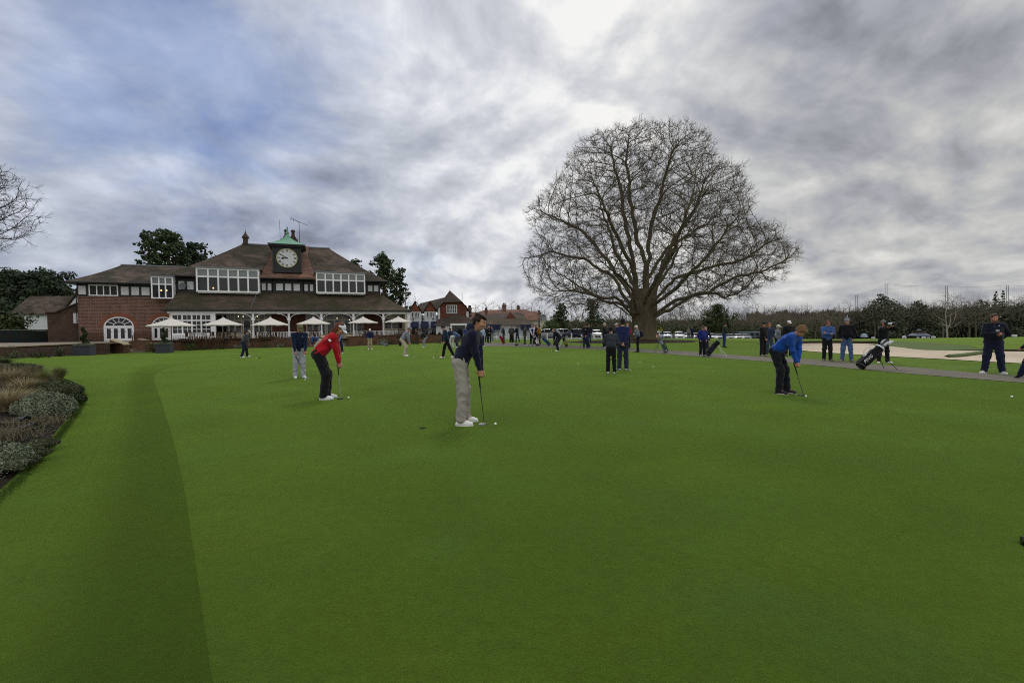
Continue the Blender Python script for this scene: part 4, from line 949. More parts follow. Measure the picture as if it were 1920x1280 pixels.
# ---------------------------------------------------------------- trees
from mathutils import kdtree
def bark_mat(name, a, b, moss=None, sc=6, mk=.6):
    t = NT(name); n_ = t.noise(1.0, 6, .65, t.mapping(sc=(sc, sc, sc*.25))); col = t.mix(t.ramp(n_, [(.3, 0.0), (.7, 1.0)]), a, b)
    if moss: col = t.mix(t.ramp(t.noise(.8, 5, .6), [(.42, 0.0), (.62, mk)]), col, moss)
    t.set(color=col, rough=.95, spec=.15); t.bump(n_, .9, .05); return t.mat
m_bark = bark_mat('mossy oak bark', (.062, .050, .034, 1), (.170, .138, .095, 1), (.105, .105, .042, 1), 5)
m_twig = plain('grey brown twigs', (90, 81, 69), .95, .15, 1)
m_twigf = plain('haze paled brown far twigs', (110, 101, 87), .95, .15, 1)  # twig brown paled so that distance haze is in the colour
m_bark2 = bark_mat('dull grey bark', (.10, .088, .070, 1), (.16, .145, .118, 1), (.11, .115, .065, 1), 3)
m_birch = plain('pale birch bark', (168, 158, 142), .85, .25, 3)
m_reddish = plain('reddish pine bark', (92, 62, 46), .95, .2, 3)
def leaf_mat(name, a, b, c, tr=.25):
    t = NT(name); n_ = t.noise(.9, 4, .6); n_2 = t.noise(5, 4, .7)
    col = t.mix(t.ramp(n_, [(.35, 0.0), (.65, 1.0)]), a, b); col = t.mix(t.ramp(n_2, [(.45, 0.0), (.75, .8)]), col, c)
    t.set(color=col, rough=.75, spec=.2); return t.mat
m_pine = leaf_mat('dark pine needles', (.036, .058, .028, 1), (.058, .088, .040, 1), (.095, .12, .050, 1))
m_cedar = leaf_mat('blackish cedar foliage', (.030, .046, .028, 1), (.045, .066, .038, 1), (.070, .090, .046, 1))
m_hedge = leaf_mat('dark hedge leaves', (.034, .052, .020, 1), (.055, .080, .026, 1), (.085, .105, .036, 1))
m_shrubg = leaf_mat('mid green shrub leaves', (.045, .085, .022, 1), (.07, .12, .03, 1), (.10, .14, .04, 1))
m_yel = leaf_mat('yellow blossom', (.42, .38, .03, 1), (.5, .46, .05, 1), (.28, .32, .05, 1))

def tubes_np(P0, P1, R0, R1, n, D0=None, D1=None):
    """many tapered segments as one vertex/face array (shared direction frames per segment)"""
    P0 = np.asarray(P0, float); P1 = np.asarray(P1, float); R0 = np.asarray(R0, float); R1 = np.asarray(R1, float)
    d = P1-P0; L = np.linalg.norm(d, axis=1, keepdims=True); d = d/np.maximum(L, 1e-9)
    def frame(dd):
        a = np.where(np.abs(dd[:, 2:3]) < .9, np.array([[0, 0, 1.0]]), np.array([[1.0, 0, 0]]))
        x = np.cross(dd, a); x /= np.linalg.norm(x, axis=1, keepdims=True); return x, np.cross(dd, x)
    x, y = frame(d); m = len(P0); V = np.empty((m, 2, n, 3))
    for k in range(n):
        c, s_ = math.cos(2*math.pi*k/n), math.sin(2*math.pi*k/n); o = x*c+y*s_
        V[:, 0, k] = P0-d*R0[:, None]*.3+o*R0[:, None]; V[:, 1, k] = P1+d*R1[:, None]*.3+o*R1[:, None]
    b = np.arange(m)[:, None]*2*n; k = np.arange(n)[None, :]; k2 = (k+1) % n
    F = np.stack([b+k, b+k2, b+n+k2, b+n+k], axis=2).reshape(-1, 4)
    return V.reshape(-1, 3), F
def grow(seeds, attractors, step, infl, kill, iters, rngl, jitter=.12, trop=(0, 0, .05), inert=.55, cen=None):
    """space colonisation; seeds = list of (pos, parent). returns positions, parents"""
    pos = [Vector(p) for p, _ in seeds]; par = [q for _, q in seeds]; A_ = [Vector(a) for a in attractors]; alive = list(range(len(A_)))
    kids = {}; dead = set(); tv = Vector(trop)
    bd = [1e9]*len(A_); bi = [-1]*len(A_)
    akd = kdtree.KDTree(len(A_))
    for i, a in enumerate(A_): akd.insert(a, i)
    akd.balance(); live = [True]*len(A_); nxt = 0
    for it in range(iters):
        for j in range(nxt, len(pos)):
            for co, i, d_ in akd.find_range(pos[j], infl):
                if live[i]:
                    if d_ < kill: live[i] = False
                    elif d_ < bd[i]: bd[i] = d_; bi[i] = j
        nxt = len(pos); acc = {}
        for i in range(len(A_)):
            if live[i] and bi[i] >= 0:
                v = (A_[i]-pos[bi[i]]); v.normalize(); j = bi[i]
                if j in acc: acc[j] += v
                else: acc[j] = v.copy()
        if not acc: break
        for j, v in acc.items():
            if v.length < 1e-3: continue
            v.normalize()
            if par[j] >= 0: pd = (pos[j]-pos[par[j]]); pd.normalize(); v = v+pd*inert
            if cen is not None: v = v+(pos[j]-cen).normalized()*.30
            v = v+tv+Vector((rngl.uniform(-1, 1), rngl.uniform(-1, 1), rngl.uniform(-1, 1)))*jitter; v.normalize()
            q_ = pos[j]+v*step; kd_ = kids.setdefault(j, [])
            if any((q_-c_).length < step*.45 for c_ in kd_) or len(kd_) > 3: dead.add(j); continue
            kd_.append(q_); pos.append(q_); par.append(j)
        if dead:
            for i in range(len(A_)):
                if live[i] and bi[i] in dead: bd[i] = bd[i]*.999; bi[i] = -1 if rngl.random() < .5 else bi[i]; live[i] = rngl.random() < .7
        dead.clear()
        # stop duplicates: an attractor keeps its node until a closer one appears
    return pos, par
def tree_mesh(name, pos, par, tip, expo, trunk_r, mats, twigs=2, twl=.9, rngl=random, nseg=(3, 5, 9), seedr=None, tw_r=.011, min_r=.012, twig_levels=2, cen=None):
    n = len(pos); ch = [[] for _ in range(n)]
    for i, p in enumerate(par):
        if p >= 0: ch[p].append(i)
    acc = np.zeros(n); order = list(range(n))[::-1]
    for i in order:
        if not ch[i]: acc[i] = tip**expo
        if par[i] >= 0: acc[par[i]] += acc[i]
    rad = acc**(1/expo); k = trunk_r/rad[0]; thick = rad/rad[0]
    rad = np.maximum(min_r, rad*(1+(k-1)*thick**.8))
    P = np.array([tuple(p) for p in pos]); Vs = []; Fs = []; Ms = []; off = 0
    idx = np.array([i for i in range(n) if par[i] >= 0]); pi = np.array([par[i] for i in idx])
    r0 = np.minimum(rad[pi], rad[idx]*1.35+.004); r1 = rad[idx]
    for lo, hi, ns in ((0, .035, nseg[0]), (.035, .16, nseg[1]), (.16, 99, nseg[2])):
        s_ = (r1 >= lo) & (r1 < hi)
        if s_.any():
            V, F = tubes_np(P[pi[s_]], P[idx[s_]], r0[s_], r1[s_], ns); Vs.append(V); Fs.append(F+off); Ms.append(np.full(len(F), 0 if lo >= .035 else 1)); off += len(V)
    # fine twigs
    q0, q1, t0, t1 = [], [], [], []
    for i in range(n):
        if rad[i] < .05 and par[i] >= 0 and twigs:
            base = pos[i]; d = (pos[i]-pos[par[i]]).normalized(); m = twigs if ch[i] else twigs+2
            if ch[i] and rngl.random() < .5: m -= 1
            for _ in range(m):
                if cen is not None: d = (d*.7+(pos[i]-cen).normalized()*.5).normalized()
                v = (d*1.1+Vector((rngl.gauss(0, 1), rngl.gauss(0, 1), rngl.gauss(0, .8)+.2))*.55).normalized(); L = twl*rngl.uniform(.5, 1.15)
                a = base; b = a+v*L*.5; v2 = (v+Vector((rngl.gauss(0, 1), rngl.gauss(0, 1), rngl.gauss(0, 1)+.3))*.3).normalized(); c = b+v2*L*.5
                q0 += [a, b]; q1 += [b, c]; t0 += [tw_r, tw_r*.75]; t1 += [tw_r*.75, tw_r*.4]
                if twig_levels > 1:
                    for s0 in (b, a.lerp(b, .5), b.lerp(c, .5)):
                        v3 = (v+Vector((rngl.gauss(0, 1), rngl.gauss(0, 1), rngl.gauss(0, 1)+.2))*.6).normalized()
                        q0.append(s0); q1.append(s0+v3*L*rngl.uniform(.25, .5)); t0.append(tw_r*.6); t1.append(tw_r*.3)
    if q0:
        V, F = tubes_np([tuple(a) for a in q0], [tuple(a) for a in q1], t0, t1, 3); Vs.append(V); Fs.append(F+off); Ms.append(np.full(len(F), 1)); off += len(V)
    return np.concatenate(Vs), np.concatenate(Fs), np.concatenate(Ms), rad, ch
def poly_inside(poly, x, y):
    c = False; j = len(poly)-1
    for i in range(len(poly)):
        if (poly[i][1] > y) != (poly[j][1] > y) and x < (poly[j][0]-poly[i][0])*(y-poly[i][1])/(poly[j][1]-poly[i][1]+1e-12)+poly[i][0]: c = not c
        j = i
    return c
# ---- the great oak
KT = TREE.y/F0
def tl(px, py): return ((px-1207)*KT, (640-py)*KT)
sil = [tl(*p) for p in [(1150, 588), (1100, 575), (1040, 572), (1004, 556), (990, 530), (985, 505), (1000, 490), (985, 478), (992, 455), (1006, 440), (994, 405), (992, 375), (1010, 360), (1030, 345), (1044, 315), (1062, 300), (1072, 275), (1090, 252), (1112, 240), (1135, 232), (1150, 236), (1172, 224), (1200, 215), (1225, 219), (1250, 217), (1280, 221), (1308, 227), (1330, 240), (1338, 262), (1345, 285), (1368, 300), (1392, 300), (1398, 325), (1400, 350), (1416, 362), (1410, 385), (1402, 400), (1412, 418), (1445, 413), (1462, 430), (1470, 450), (1500, 462), (1498, 480), (1470, 500), (1462, 522), (1435, 530), (1405, 552), (1375, 562), (1330, 560), (1290, 570), (1250, 590)]]
rt = random.Random(5)
limbs = [  # pixel polylines with depth (metres towards +y) per point
 [(1214, 560, 0), (1217, 500, .3), (1222, 440, .8), (1234, 385, .5), (1250, 330, 0), (1262, 285, -.5)],
 [(1196, 565, -.3), (1183, 505, -1), (1176, 445, -1.5), (1162, 385, -1.8), (1150, 325, -2.2), (1136, 280, -2.4)],
 [(1217, 500, .3), (1202, 440, 2), (1195, 370, 3), (1192, 300, 3.6), (1198, 255, 4)],
 [(1224, 575, .5), (1244, 505, 1), (1282, 440, 2), (1312, 395, 2.4), (1335, 340, 3)],
 [(1226, 590, -.6), (1262, 563, -2), (1310, 547, -3.4), (1360, 522, -4), (1410, 508, -4.4), (1455, 488, -5)],
 [(1222, 570, -.6), (1255, 522, -2.2), (1312, 503, -4), (1368, 485, -5), (1415, 452, -5.5)],
 [(1228, 596, .7), (1270, 578, 2), (1318, 556, 3), (1362, 552, 4), (1378, 561, 4.3), (1425, 538, 5)],
 [(1222, 520, .5), (1272, 462, 3), (1322, 436, 5), (1375, 405, 6)],
 [(1190, 592, -.5), (1150, 557, -2), (1098, 550, -3.5), (1045, 542, -4.6), (1008, 548, -5)],
 [(1190, 582, .5), (1158, 520, 2), (1108, 485, 3.6), (1055, 472, 4.6), (1008, 482, 5)],
 [(1190, 560, .5), (1152, 488, 2), (1112, 436, 3), (1062, 406, 4), (1018, 388, 4.4)],
 [(1184, 505, -1), (1142, 447, -3), (1112, 392, -4.4), (1084, 335, -5)],
 [(1192, 585, -1), (1160, 545, -4), (1130, 520, -6.5), (1090, 500, -9), (1060, 480, -10.5)],
 [(1205, 570, -1), (1212, 520, -4), (1225, 470, -7), (1230, 410, -9), (1240, 350, -10)],
 [(1216, 575, -1), (1245, 540, -4), (1270, 500, -7), (1300, 450, -9), (1320, 410, -10)],
 [(1210, 570, 1), (1200, 520, 4), (1185, 470, 7), (1170, 410, 9), (1160, 350, 10)],
 [(1220, 575, 1), (1250, 540, 4), (1290, 500, 7), (1320, 450, 9.5), (1350, 420, 10)],
 [(1195, 580, 1), (1150, 560, 4), (1110, 530, 7), (1070, 500, 9), (1040, 470, 10)],
 [(1186, 596, -.6), (1140, 575, -3), (1105, 566, -6), (1060, 566, -8), (1030, 560, -9)],
 [(1228, 590, .3), (1290, 575, 5), (1330, 560, 8), (1370, 540, 10), (1400, 520, 11)]]
seeds = [(Vector((0, 0, 0)), -1), (Vector((0, 0, 1.2)), 0), (Vector((0, 0, 2.4)), 1), (Vector((0, 0, 3.4)), 2)]
def tl3(p): x, z = tl(p[0], p[1]); kk = (TREE.y+p[2])/TREE.y; return Vector((x*kk, p[2], 1.52+(z-1.52)*kk))
for L in limbs:
    P = [tl3(p) for p in L]
    # hook on to the nearest existing seed of equal or lower height
    cand = [(((s_[0]-P[0]).length), i) for i, s_ in enumerate(seeds)]; d0, j = min(cand); j = max(3, j)
    prevp = seeds[j][0]; Q = [prevp]+([P[0]] if d0 > .4 else [])+P[1:]
    jx = j; nzv = Vector((0, 0, 0))
    for a, b in zip(Q, Q[1:]):
        m = max(1, int((b-a).length/.45))
        for q in range(1, m+1):
            nzv = nzv*.8+Vector((rt.gauss(0, .07), rt.gauss(0, .07), rt.gauss(0, .06)))
            seeds.append((a.lerp(b, q/m)+nzv*(1.0), jx)); jx = len(seeds)-1
xsil = [p[0] for p in sil]; zsil = [p[1] for p in sil]; att = []
def halfw(z):
    xs_ = []
    for (x0, z0), (x1, z1) in zip(sil, sil[1:]+sil[:1]):
        if (z0 > z) != (z1 > z): xs_.append(x0+(x1-x0)*(z-z0)/(z1-z0))
    return (min(xs_), max(xs_)) if len(xs_) > 1 else (0, 0)
while len(att) < 8600:
    x = rt.uniform(min(xsil), max(xsil)); z = rt.uniform(min(zsil), max(zsil))
    if not poly_inside(sil, x, z): continue
    a, b = halfw(z); xc, hw_ = (a+b)/2, (b-a)/2; f = max(0, 1-((x-xc)/hw_)**2)**.5; dy = min(13.5, hw_*.95)*f
    y = rt.uniform(-1, 1); 
    core = ((x*x+(y*dy)**2)**.5 < 3.0+.15*z and z < 12)
    if core: continue
    kk = (TREE.y+y*dy)/TREE.y; att.append((x*kk*.955, y*dy, 1.52+(z*.955-1.52)*kk))
pos, par = grow(seeds, att, .38, 3.6, .50, 110, rt, .17, (0, 0, .08), .95, Vector((0, 0, 4)))
V, F, Mi, rad, ch = tree_mesh('oak', pos, par, .0155, 2.15, .88, None, twigs=2, twl=.85, rngl=rt, tw_r=.0115, cen=Vector((0, 0, 7)))
oak = empty('oak_tree', TREE, 0, 'huge spreading bare oak with massive mossy trunk, towering over the putting green', 'tree')
mesh_obj('branches', np_mesh('oak branches', V, F, [m_bark, m_twig], True, Mi), oak)
# buttressed trunk
rows = []
for z, r_ in ((-.3, 2.25), (.0, 2.02), (.5, 1.72), (1.1, 1.55), (2.0, 1.46), (3.0, 1.48), (3.8, 1.60), (4.5, 1.55), (5.2, 1.15), (5.8, .7)):
    rows.append([((.79*r_*(1+.10*math.cos(5*a+z*.3)+.05*math.cos(9*a+1)+.05*mnoise.noise(Vector((math.cos(a)*2, math.sin(a)*2, z)))) )*math.cos(a)*1.05, r_*.79*math.sin(a)*(1+.08*math.cos(4*a)), z) for a in [2*math.pi*k/40 for k in range(40)]])
mb = MB(); mb.loft(rows, closed=True); mb.build('trunk', m_bark, oak)
print('OAK nodes', len(pos), 'faces', len(F))

# ---- generic bare trees (several kinds, meshes shared)
def bare_variant(seed, H, Wd, trunk_h, natt, forks, step=.6, mats=None, tr=.28, twl=1.0, drop=0.0, tw_r=.018, twigs=2, lv=1):
    r_ = random.Random(seed); sd_ = [(Vector((0, 0, 0)), -1)]; j = 0; p = Vector((0, 0, 0))
    k = int(trunk_h/step)
    for q in range(1, k+1): p = p+Vector((r_.gauss(0, .05), r_.gauss(0, .05), step)); sd_.append((p.copy(), j)); j = len(sd_)-1
    at_ = []
    while len(at_) < natt:
        u, v, w_ = r_.uniform(-1, 1), r_.uniform(-1, 1), r_.uniform(-1, 1)
        if u*u+v*v+w_*w_ > 1: continue
        z = trunk_h*.75+(H-trunk_h*.75)*(w_*.5+.5); wf = (1-abs(w_-(-.15))**2.2)
        at_.append((u*Wd*.5*max(.15, wf+.1), v*Wd*.5*max(.15, wf+.1), z))
    pos, par = grow(sd_, at_, step, step*8, step*1.7, 60, r_, .18, (0, 0, .1-drop))
    V, F, Mi, rad, ch = tree_mesh('t', pos, par, .02, 2.2, tr, None, twigs=twigs, twl=twl, rngl=r_, tw_r=tw_r, nseg=(3, 4, 6), min_r=.02, twig_levels=lv)
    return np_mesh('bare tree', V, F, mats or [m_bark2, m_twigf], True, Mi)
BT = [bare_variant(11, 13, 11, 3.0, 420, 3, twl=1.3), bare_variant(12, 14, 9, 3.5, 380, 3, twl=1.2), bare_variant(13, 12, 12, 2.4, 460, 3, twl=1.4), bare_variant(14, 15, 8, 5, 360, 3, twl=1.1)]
BIRCH = bare_variant(15, 13, 9, 1.4, 300, 3, mats=[m_birch, m_twig], tr=.2, twl=1.2, drop=.08, tw_r=.014)
def bare(px, pbase, ptop, Y, var, label, group=None, z0=None, wide=1.0, name='bare_tree', me=None):
    p = at(px, pbase, Y); zt = at(px, ptop, Y).z; zb = g(p.x, Y) if z0 is None else z0; me = me or BT[var]
    H = max(v.co.z for v in me.vertices) if 'H' not in me else me['H']; me['H'] = H
    s_ = (zt-zb)/H; o = mesh_obj(name, me, None, label=label, cat='tree', group=group); o.location = (p.x, Y, zb); o.scale = (s_*wide, s_*wide, s_); o.rotation_euler = (0, 0, R(px*37 % 360)); return o
# ---- foliage clouds
def leafcloud(blobs, n_per, size, rngn, flat=.0):
    """blobs: (center, radii) -> many small two-triangle leaves near the outer shell of each blob"""
    VV = []; 
    for (c, r_) in blobs:
        c = np.array(c, float); r_ = np.array(r_, float); m = int(n_per*max(.3, (r_[0]*r_[1]+r_[0]*r_[2]+r_[1]*r_[2])/3))
        d = rngn.normal(size=(m, 3)); d /= np.linalg.norm(d, axis=1, keepdims=True); rr = rngn.uniform(.25, 1.0, (m, 1))**.45*(1+rngn.normal(0, .07, (m, 1)))
        p = c+d*r_*rr; nr = d+rngn.normal(0, .7, (m, 3)); nr[:, 2] += flat; nr /= np.linalg.norm(nr, axis=1, keepdims=True)
        a = np.cross(nr, rngn.normal(size=(m, 3))); a /= np.linalg.norm(a, axis=1, keepdims=True); b = np.cross(nr, a)
        s_ = size*rngn.uniform(.6, 1.4, (m, 1)); e = rngn.uniform(.45, .8, (m, 1))
        VV.append(np.stack([p-a*s_, p-b*s_*e, p+a*s_, p+b*s_*e], axis=1))
    V = np.concatenate(VV).reshape(-1, 3); F = np.arange(len(V)).reshape(-1, 4); return V, F
def pine(px, ptop, pbot, Y, wpx, seed, label, mat=None, dens=1.0, name='pine_tree', plates=26, flatk=.35, group=None, lean=0, low=.35, size=.22, n_per=55):
    r_ = random.Random(seed); rn = np.random.default_rng(seed); p = at(px, 640, Y); zt = at(px, ptop, Y).z; zb = max(-1.5, at(px, pbot, Y).z); hw_ = wpx/2/F0*Y; z0 = g(p.x, p.y)
    root = empty(name, (p.x, p.y, z0), 0, label, 'tree', group); H = zt-z0; hb = max(H*low, zb-z0)
    mb = MB(); mb.tube([(0, 0, -.2), (lean*.3, 0, H*.35), (lean*.7, 0, H*.7), (lean, 0, H*.93)], [.02*H+.1, .016*H+.06, .010*H+.03, .05], 8)
    bl = []
    for k in range(plates):
        q = (k+.5)/plates; z = hb+(H-hb)*q*.97; wd_ = hw_*(math.sin(math.pi*min(1, .30+q*.66))**.8)*(1.0 if q < .8 else .85); an = k*2.4+r_.uniform(-.4, .4); rr = wd_*r_.uniform(.35, .80)
        c = Vector((lean*z/H+rr*math.cos(an), rr*math.sin(an)*.9, z+r_.uniform(-.2, .2)*hw_*.3)); rad_ = max(.5, hw_*r_.uniform(.22, .40))
        mb.tube([(lean*z/H, 0, max(hb*.6, z-rr*.45)), (c.x*.6, c.y*.6, z-rr*.12), tuple(c)], [.05+.008*H*.6, .06, .03], 4)
        for _ in range(3):
            o = Vector((r_.gauss(0, .5), r_.gauss(0, .5), r_.gauss(0, .18)))*rad_; bl.append((tuple(c+o), (rad_*r_.uniform(.5, .85), rad_*r_.uniform(.5, .85), rad_*flatk*r_.uniform(.7, 1.1))))
    bl.append(((lean, 0, H-.3), (hw_*.28, hw_*.28, hw_*.2)))
    mb.build('trunk', m_reddish, root); V, F = leafcloud(bl, n_per*dens, size, rn, .4)
    mesh_obj('crown', np_mesh('needles', V, F, mat or m_pine, False), root); return root
pine(285, 434, 520, 74, 60, 21, 'tall dark pine behind the roof, left of a denser one', plates=22, low=.55, size=.26)
pine(320, 433, 520, 72, 80, 22, 'tallest and densest dark green pine rising behind the clubhouse left wing', plates=34, low=.5, size=.26, flatk=.6, n_per=70)
pine(368, 456, 520, 76, 72, 23, 'lower dark evergreen behind the clubhouse roof, just left of the main hip', plates=30, low=.5, size=.26, flatk=.55, mat=m_cedar)
pine(668, 484, 560, 84, 46, 24, 'small pine top just showing behind the right hip of the clubhouse roof', plates=20, low=.5)
pine(722, 476, 600, 80, 72, 25, 'rounded dark pine rising right of the clubhouse roof', plates=40, low=.3, size=.26, flatk=.6, n_per=65)
pine(752, 502, 610, 82, 44, 26, 'slim dark pine touching the verandah corner', plates=30, low=.25, flatk=.6)
pine(20, 508, 600, 85, 110, 27, 'broad blackish cedar at the far left edge', mat=m_cedar, plates=44, low=.3, flatk=.45, size=.3)
pine(85, 509, 600, 88, 110, 28, 'broad blackish cedar behind the white house', mat=m_cedar, plates=44, low=.35, flatk=.45, size=.3)
pine(-30, 560, 640, 62, 110, 29, 'dark bushy evergreen at the left edge behind the screen fence', mat=m_cedar, plates=36, low=.05, flatk=.7, size=.24, name='evergreen_tree')
pine(22, 590, 640, 58, 70, 30, 'low rounded dark shrub tree in front of the white house', mat=m_hedge, plates=26, low=.02, flatk=.8, size=.22, name='evergreen_tree')
pine(1052, 570, 640, 92, 34, 31, 'dense upright dark conifer behind the black-clad bending golfer', plates=30, low=.08, flatk=.8, mat=m_pine)
pine(1117, 560, 640, 96, 44, 32, 'leaning ragged pine left of the great oak trunk', plates=26, low=.25, flatk=.5, lean=-.8)
pine(1345, 575, 640, 106, 70, 33, 'rounded dark evergreen right of the oak, above the white cars', plates=30, low=.06, flatk=.8, mat=m_hedge)
# left edge bare tree (trunk outside the frame)
rl = random.Random(31); Yl = 30.0; p0 = at(-150, 640, Yl)
s_ = [(Vector((0, 0, 0)), -1)]
for q in range(1, 9): s_.append((Vector((rl.gauss(0, .05), 0, q*.5)), len(s_)-1))
cz = at(-150, 372, Yl).z; att = []
while len(att) < 2400:
    v = Vector((rl.uniform(-1, 1), rl.uniform(-1, 1), rl.uniform(-1, 1)))
    if v.length < 1: att.append((v.x*6.9, v.y*5.5, cz+v.z*4.1-.12*v.x*4))
pos, par = grow(s_, att, .34, 3.2, .5, 90, rl, .16, (0, 0, .02))
V, F, Mi, rad, ch = tree_mesh('l', pos, par, .012, 2.25, .36, None, twigs=2, twl=.7, rngl=rl, tw_r=.009, min_r=.009)
lt = mesh_obj('bare_tree', np_mesh('left tree', V, F, [plain('dark bark', (52, 46, 42), .95, .2), plain('dark twigs', (60, 54, 50), .95, .15)], True, Mi), None, label='leafless tree reaching in from the left edge with a drooping lower branch', cat='tree'); lt.location = (p0.x, Yl, g(p0.x, Yl))
# mid-distance bare trees
MT = [(765, 540, 90, 1, 'thin bare tree between the clubhouse corner and the white shop gable', .9), (912, 556, 118, 0, 'rounded bare tree behind the low outbuilding, left of its tall chimney', 1.25), (965, 560, 122, 2, 'wide bare tree behind the middle of the red roofs', 1.3), (1000, 560, 120, 1, 'bare tree behind the right end of the red roofs', 1.2), (1022, 575, 112, 3, 'slim bare tree beside the satellite dish', 1.0),
      (1082, 556, 105, 2, 'bare tree between the dense conifer and the ragged pine', 1.1), (1160, 552, 112, 1, 'bare tree immediately left of the oak trunk', 1.1), (1175, 566, 100, 3, 'slender bare tree partly hidden by the left side of the oak trunk', 1.0),
      (1290, 550, 96, 0, 'dark forked bare tree right of the oak trunk', 1.15), (1255, 575, 100, 1, 'small bare tree close to the right side of the oak trunk', 1.0), (1325, 556, 118, 2, 'bare tree behind the rounded evergreen', 1.2), (1375, 572, 118, 1, 'bare tree above the middle of the row of cars', 1.2), (1415, 560, 122, 0, 'round-headed bare tree left of the group of four spectators', 1.2), (1448, 574, 124, 2, 'bushy bare tree above the group of four spectators', 1.2)]
for px, pt, Y, v, lab, wd_ in MT: bare(px, 640, pt, Y, v, lab, wide=wd_, z0=None)
bt = bare(1776, 640, 541, 84, 0, 'pale barked birch standing alone before the far wood, right of the round pavilion', me=BIRCH, name='birch_tree', wide=1.0); 
# ---- the far wood: separate trees
rw = random.Random(77)
def woodrow(n, x0, x1, Y0, Y1, top, jit, labs, group, dark=.0):
    for i in range(n):
        px = x0+(x1-x0)*(i+.5+rw.uniform(-.35, .35))/n; Y = rw.uniform(Y0, Y1); k = (px-x0)/(x1-x0); tp = top[0]+(top[1]-top[0])*k+rw.uniform(-jit, jit)
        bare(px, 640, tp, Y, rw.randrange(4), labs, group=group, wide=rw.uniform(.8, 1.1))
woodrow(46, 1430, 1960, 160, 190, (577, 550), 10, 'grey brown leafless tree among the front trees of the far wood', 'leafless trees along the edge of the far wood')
woodrow(34, 1230, 1560, 128, 150, (582, 578), 9, 'leafless tree in the distant belt behind the car park', 'leafless trees in the belt behind the car park')
woodrow(24, 880, 1240, 128, 150, (585, 582), 9, 'leafless tree in the distant belt left of the great oak', 'leafless trees in the belt left of the oak')
m_woodcon = leaf_mat('haze greyed evergreen', (.066, .080, .054, 1), (.088, .104, .066, 1), (.108, .120, .074, 1))  # lighter, greyer green with the haze of the far wood painted in
def conifer(px, ptop, Y, wpx, seed, label, group=None, mat=None, rnd=False):
    r_ = random.Random(seed); rn = np.random.default_rng(seed); p = at(px, 640, Y); z0 = g(p.x, Y); H = at(px, ptop, Y).z-z0; hw_ = wpx/2/F0*Y
    root = empty('fir_tree', (p.x, Y, z0), 0, label, 'tree', group); mb = MB(); mb.tube([(0, 0, 0), (0, 0, H*.95)], [.25, .04], 6); mb.build('trunk', m_reddish, root); bl = []
    n = 16
    for k in range(n):
        q = k/(n-1); z = H*(.15+.83*q); w_ = hw_*((1-q*q*.94)**.6*.8 if rnd else (1-q)**.75)+.15
        for j in range(5):
            an = r_.uniform(0, 6.28); bl.append(((w_*.55*math.cos(an), w_*.55*math.sin(an), z-w_*.12), (w_*.5, w_*.5, .35+.15*w_)))
    V, F = leafcloud(bl, 16, .34, rn, .3); mesh_obj('crown', np_mesh('needles', V, F, mat or m_cedar, False), root)
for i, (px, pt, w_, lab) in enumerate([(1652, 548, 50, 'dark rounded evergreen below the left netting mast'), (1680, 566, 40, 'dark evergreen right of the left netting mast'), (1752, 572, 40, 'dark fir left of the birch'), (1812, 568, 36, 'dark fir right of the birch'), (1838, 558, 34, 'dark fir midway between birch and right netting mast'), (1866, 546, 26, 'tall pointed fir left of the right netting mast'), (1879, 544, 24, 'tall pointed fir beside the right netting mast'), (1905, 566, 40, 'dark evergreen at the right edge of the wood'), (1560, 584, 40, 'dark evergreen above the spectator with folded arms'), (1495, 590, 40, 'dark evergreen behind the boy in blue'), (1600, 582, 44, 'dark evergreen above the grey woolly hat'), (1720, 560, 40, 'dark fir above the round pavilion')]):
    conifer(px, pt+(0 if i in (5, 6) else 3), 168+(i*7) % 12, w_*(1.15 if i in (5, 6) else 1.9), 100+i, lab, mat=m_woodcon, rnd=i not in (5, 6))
# undergrowth mass closing the wood (stuff)
def undergrowth(name, x0, x1, Y0, Y1, top0, top1, mat, n, size, seed, label, zb=None):
    rn = np.random.default_rng(seed); px = rn.uniform(x0, x1, n); Y = rn.uniform(Y0, Y1, n); P = np.empty((n, 3))
    for i in range(n):
        a = at(px[i], 640, Y[i]); zg = g(a.x, a.y); k = (px[i]-x0)/(x1-x0); tp = top0+(top1-top0)*k+7*mnoise.noise(Vector((px[i]*.035, 0, 0)))+4*mnoise.noise(Vector((px[i]*.13, 3, 0)))
        zt = at(px[i], tp, Y[i]).z; P[i] = (a.x, a.y, zg+(zt-zg)*rn.uniform(0, 1)**.8)
    up = np.array([[0, 0, 1.0]]); a = rn.normal(size=(n, 3))*.35+up; a /= np.linalg.norm(a, axis=1, keepdims=True); b = np.cross(a, rn.normal(size=(n, 3))); b /= np.linalg.norm(b, axis=1, keepdims=True)
    s_ = size*rn.uniform(.5, 1.5, (n, 1)); V = np.stack([P-a*s_, P-b*s_*.22, P+a*s_, P+b*s_*.22], axis=1).reshape(-1, 3)
    return mesh_obj(name, np_mesh(name, V, np.arange(len(V)).reshape(-1, 4), mat, False), None, label=label, cat='undergrowth', kind='stuff')
m_brush = leaf_mat('brown brushwood', (.082, .075, .058, 1), (.112, .102, .078, 1), (.088, .092, .060, 1))  # brown lightened and greyed in place of haze over the wood
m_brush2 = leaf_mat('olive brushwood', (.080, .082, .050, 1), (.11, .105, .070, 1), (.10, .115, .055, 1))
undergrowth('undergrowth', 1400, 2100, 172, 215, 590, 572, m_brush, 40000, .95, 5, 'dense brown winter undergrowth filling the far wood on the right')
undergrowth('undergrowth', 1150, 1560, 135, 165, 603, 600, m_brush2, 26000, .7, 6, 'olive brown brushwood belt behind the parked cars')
undergrowth('undergrowth', 860, 1200, 130, 160, 606, 602, m_brush2, 20000, .7, 7, 'hazy brushwood belt left of the great oak')
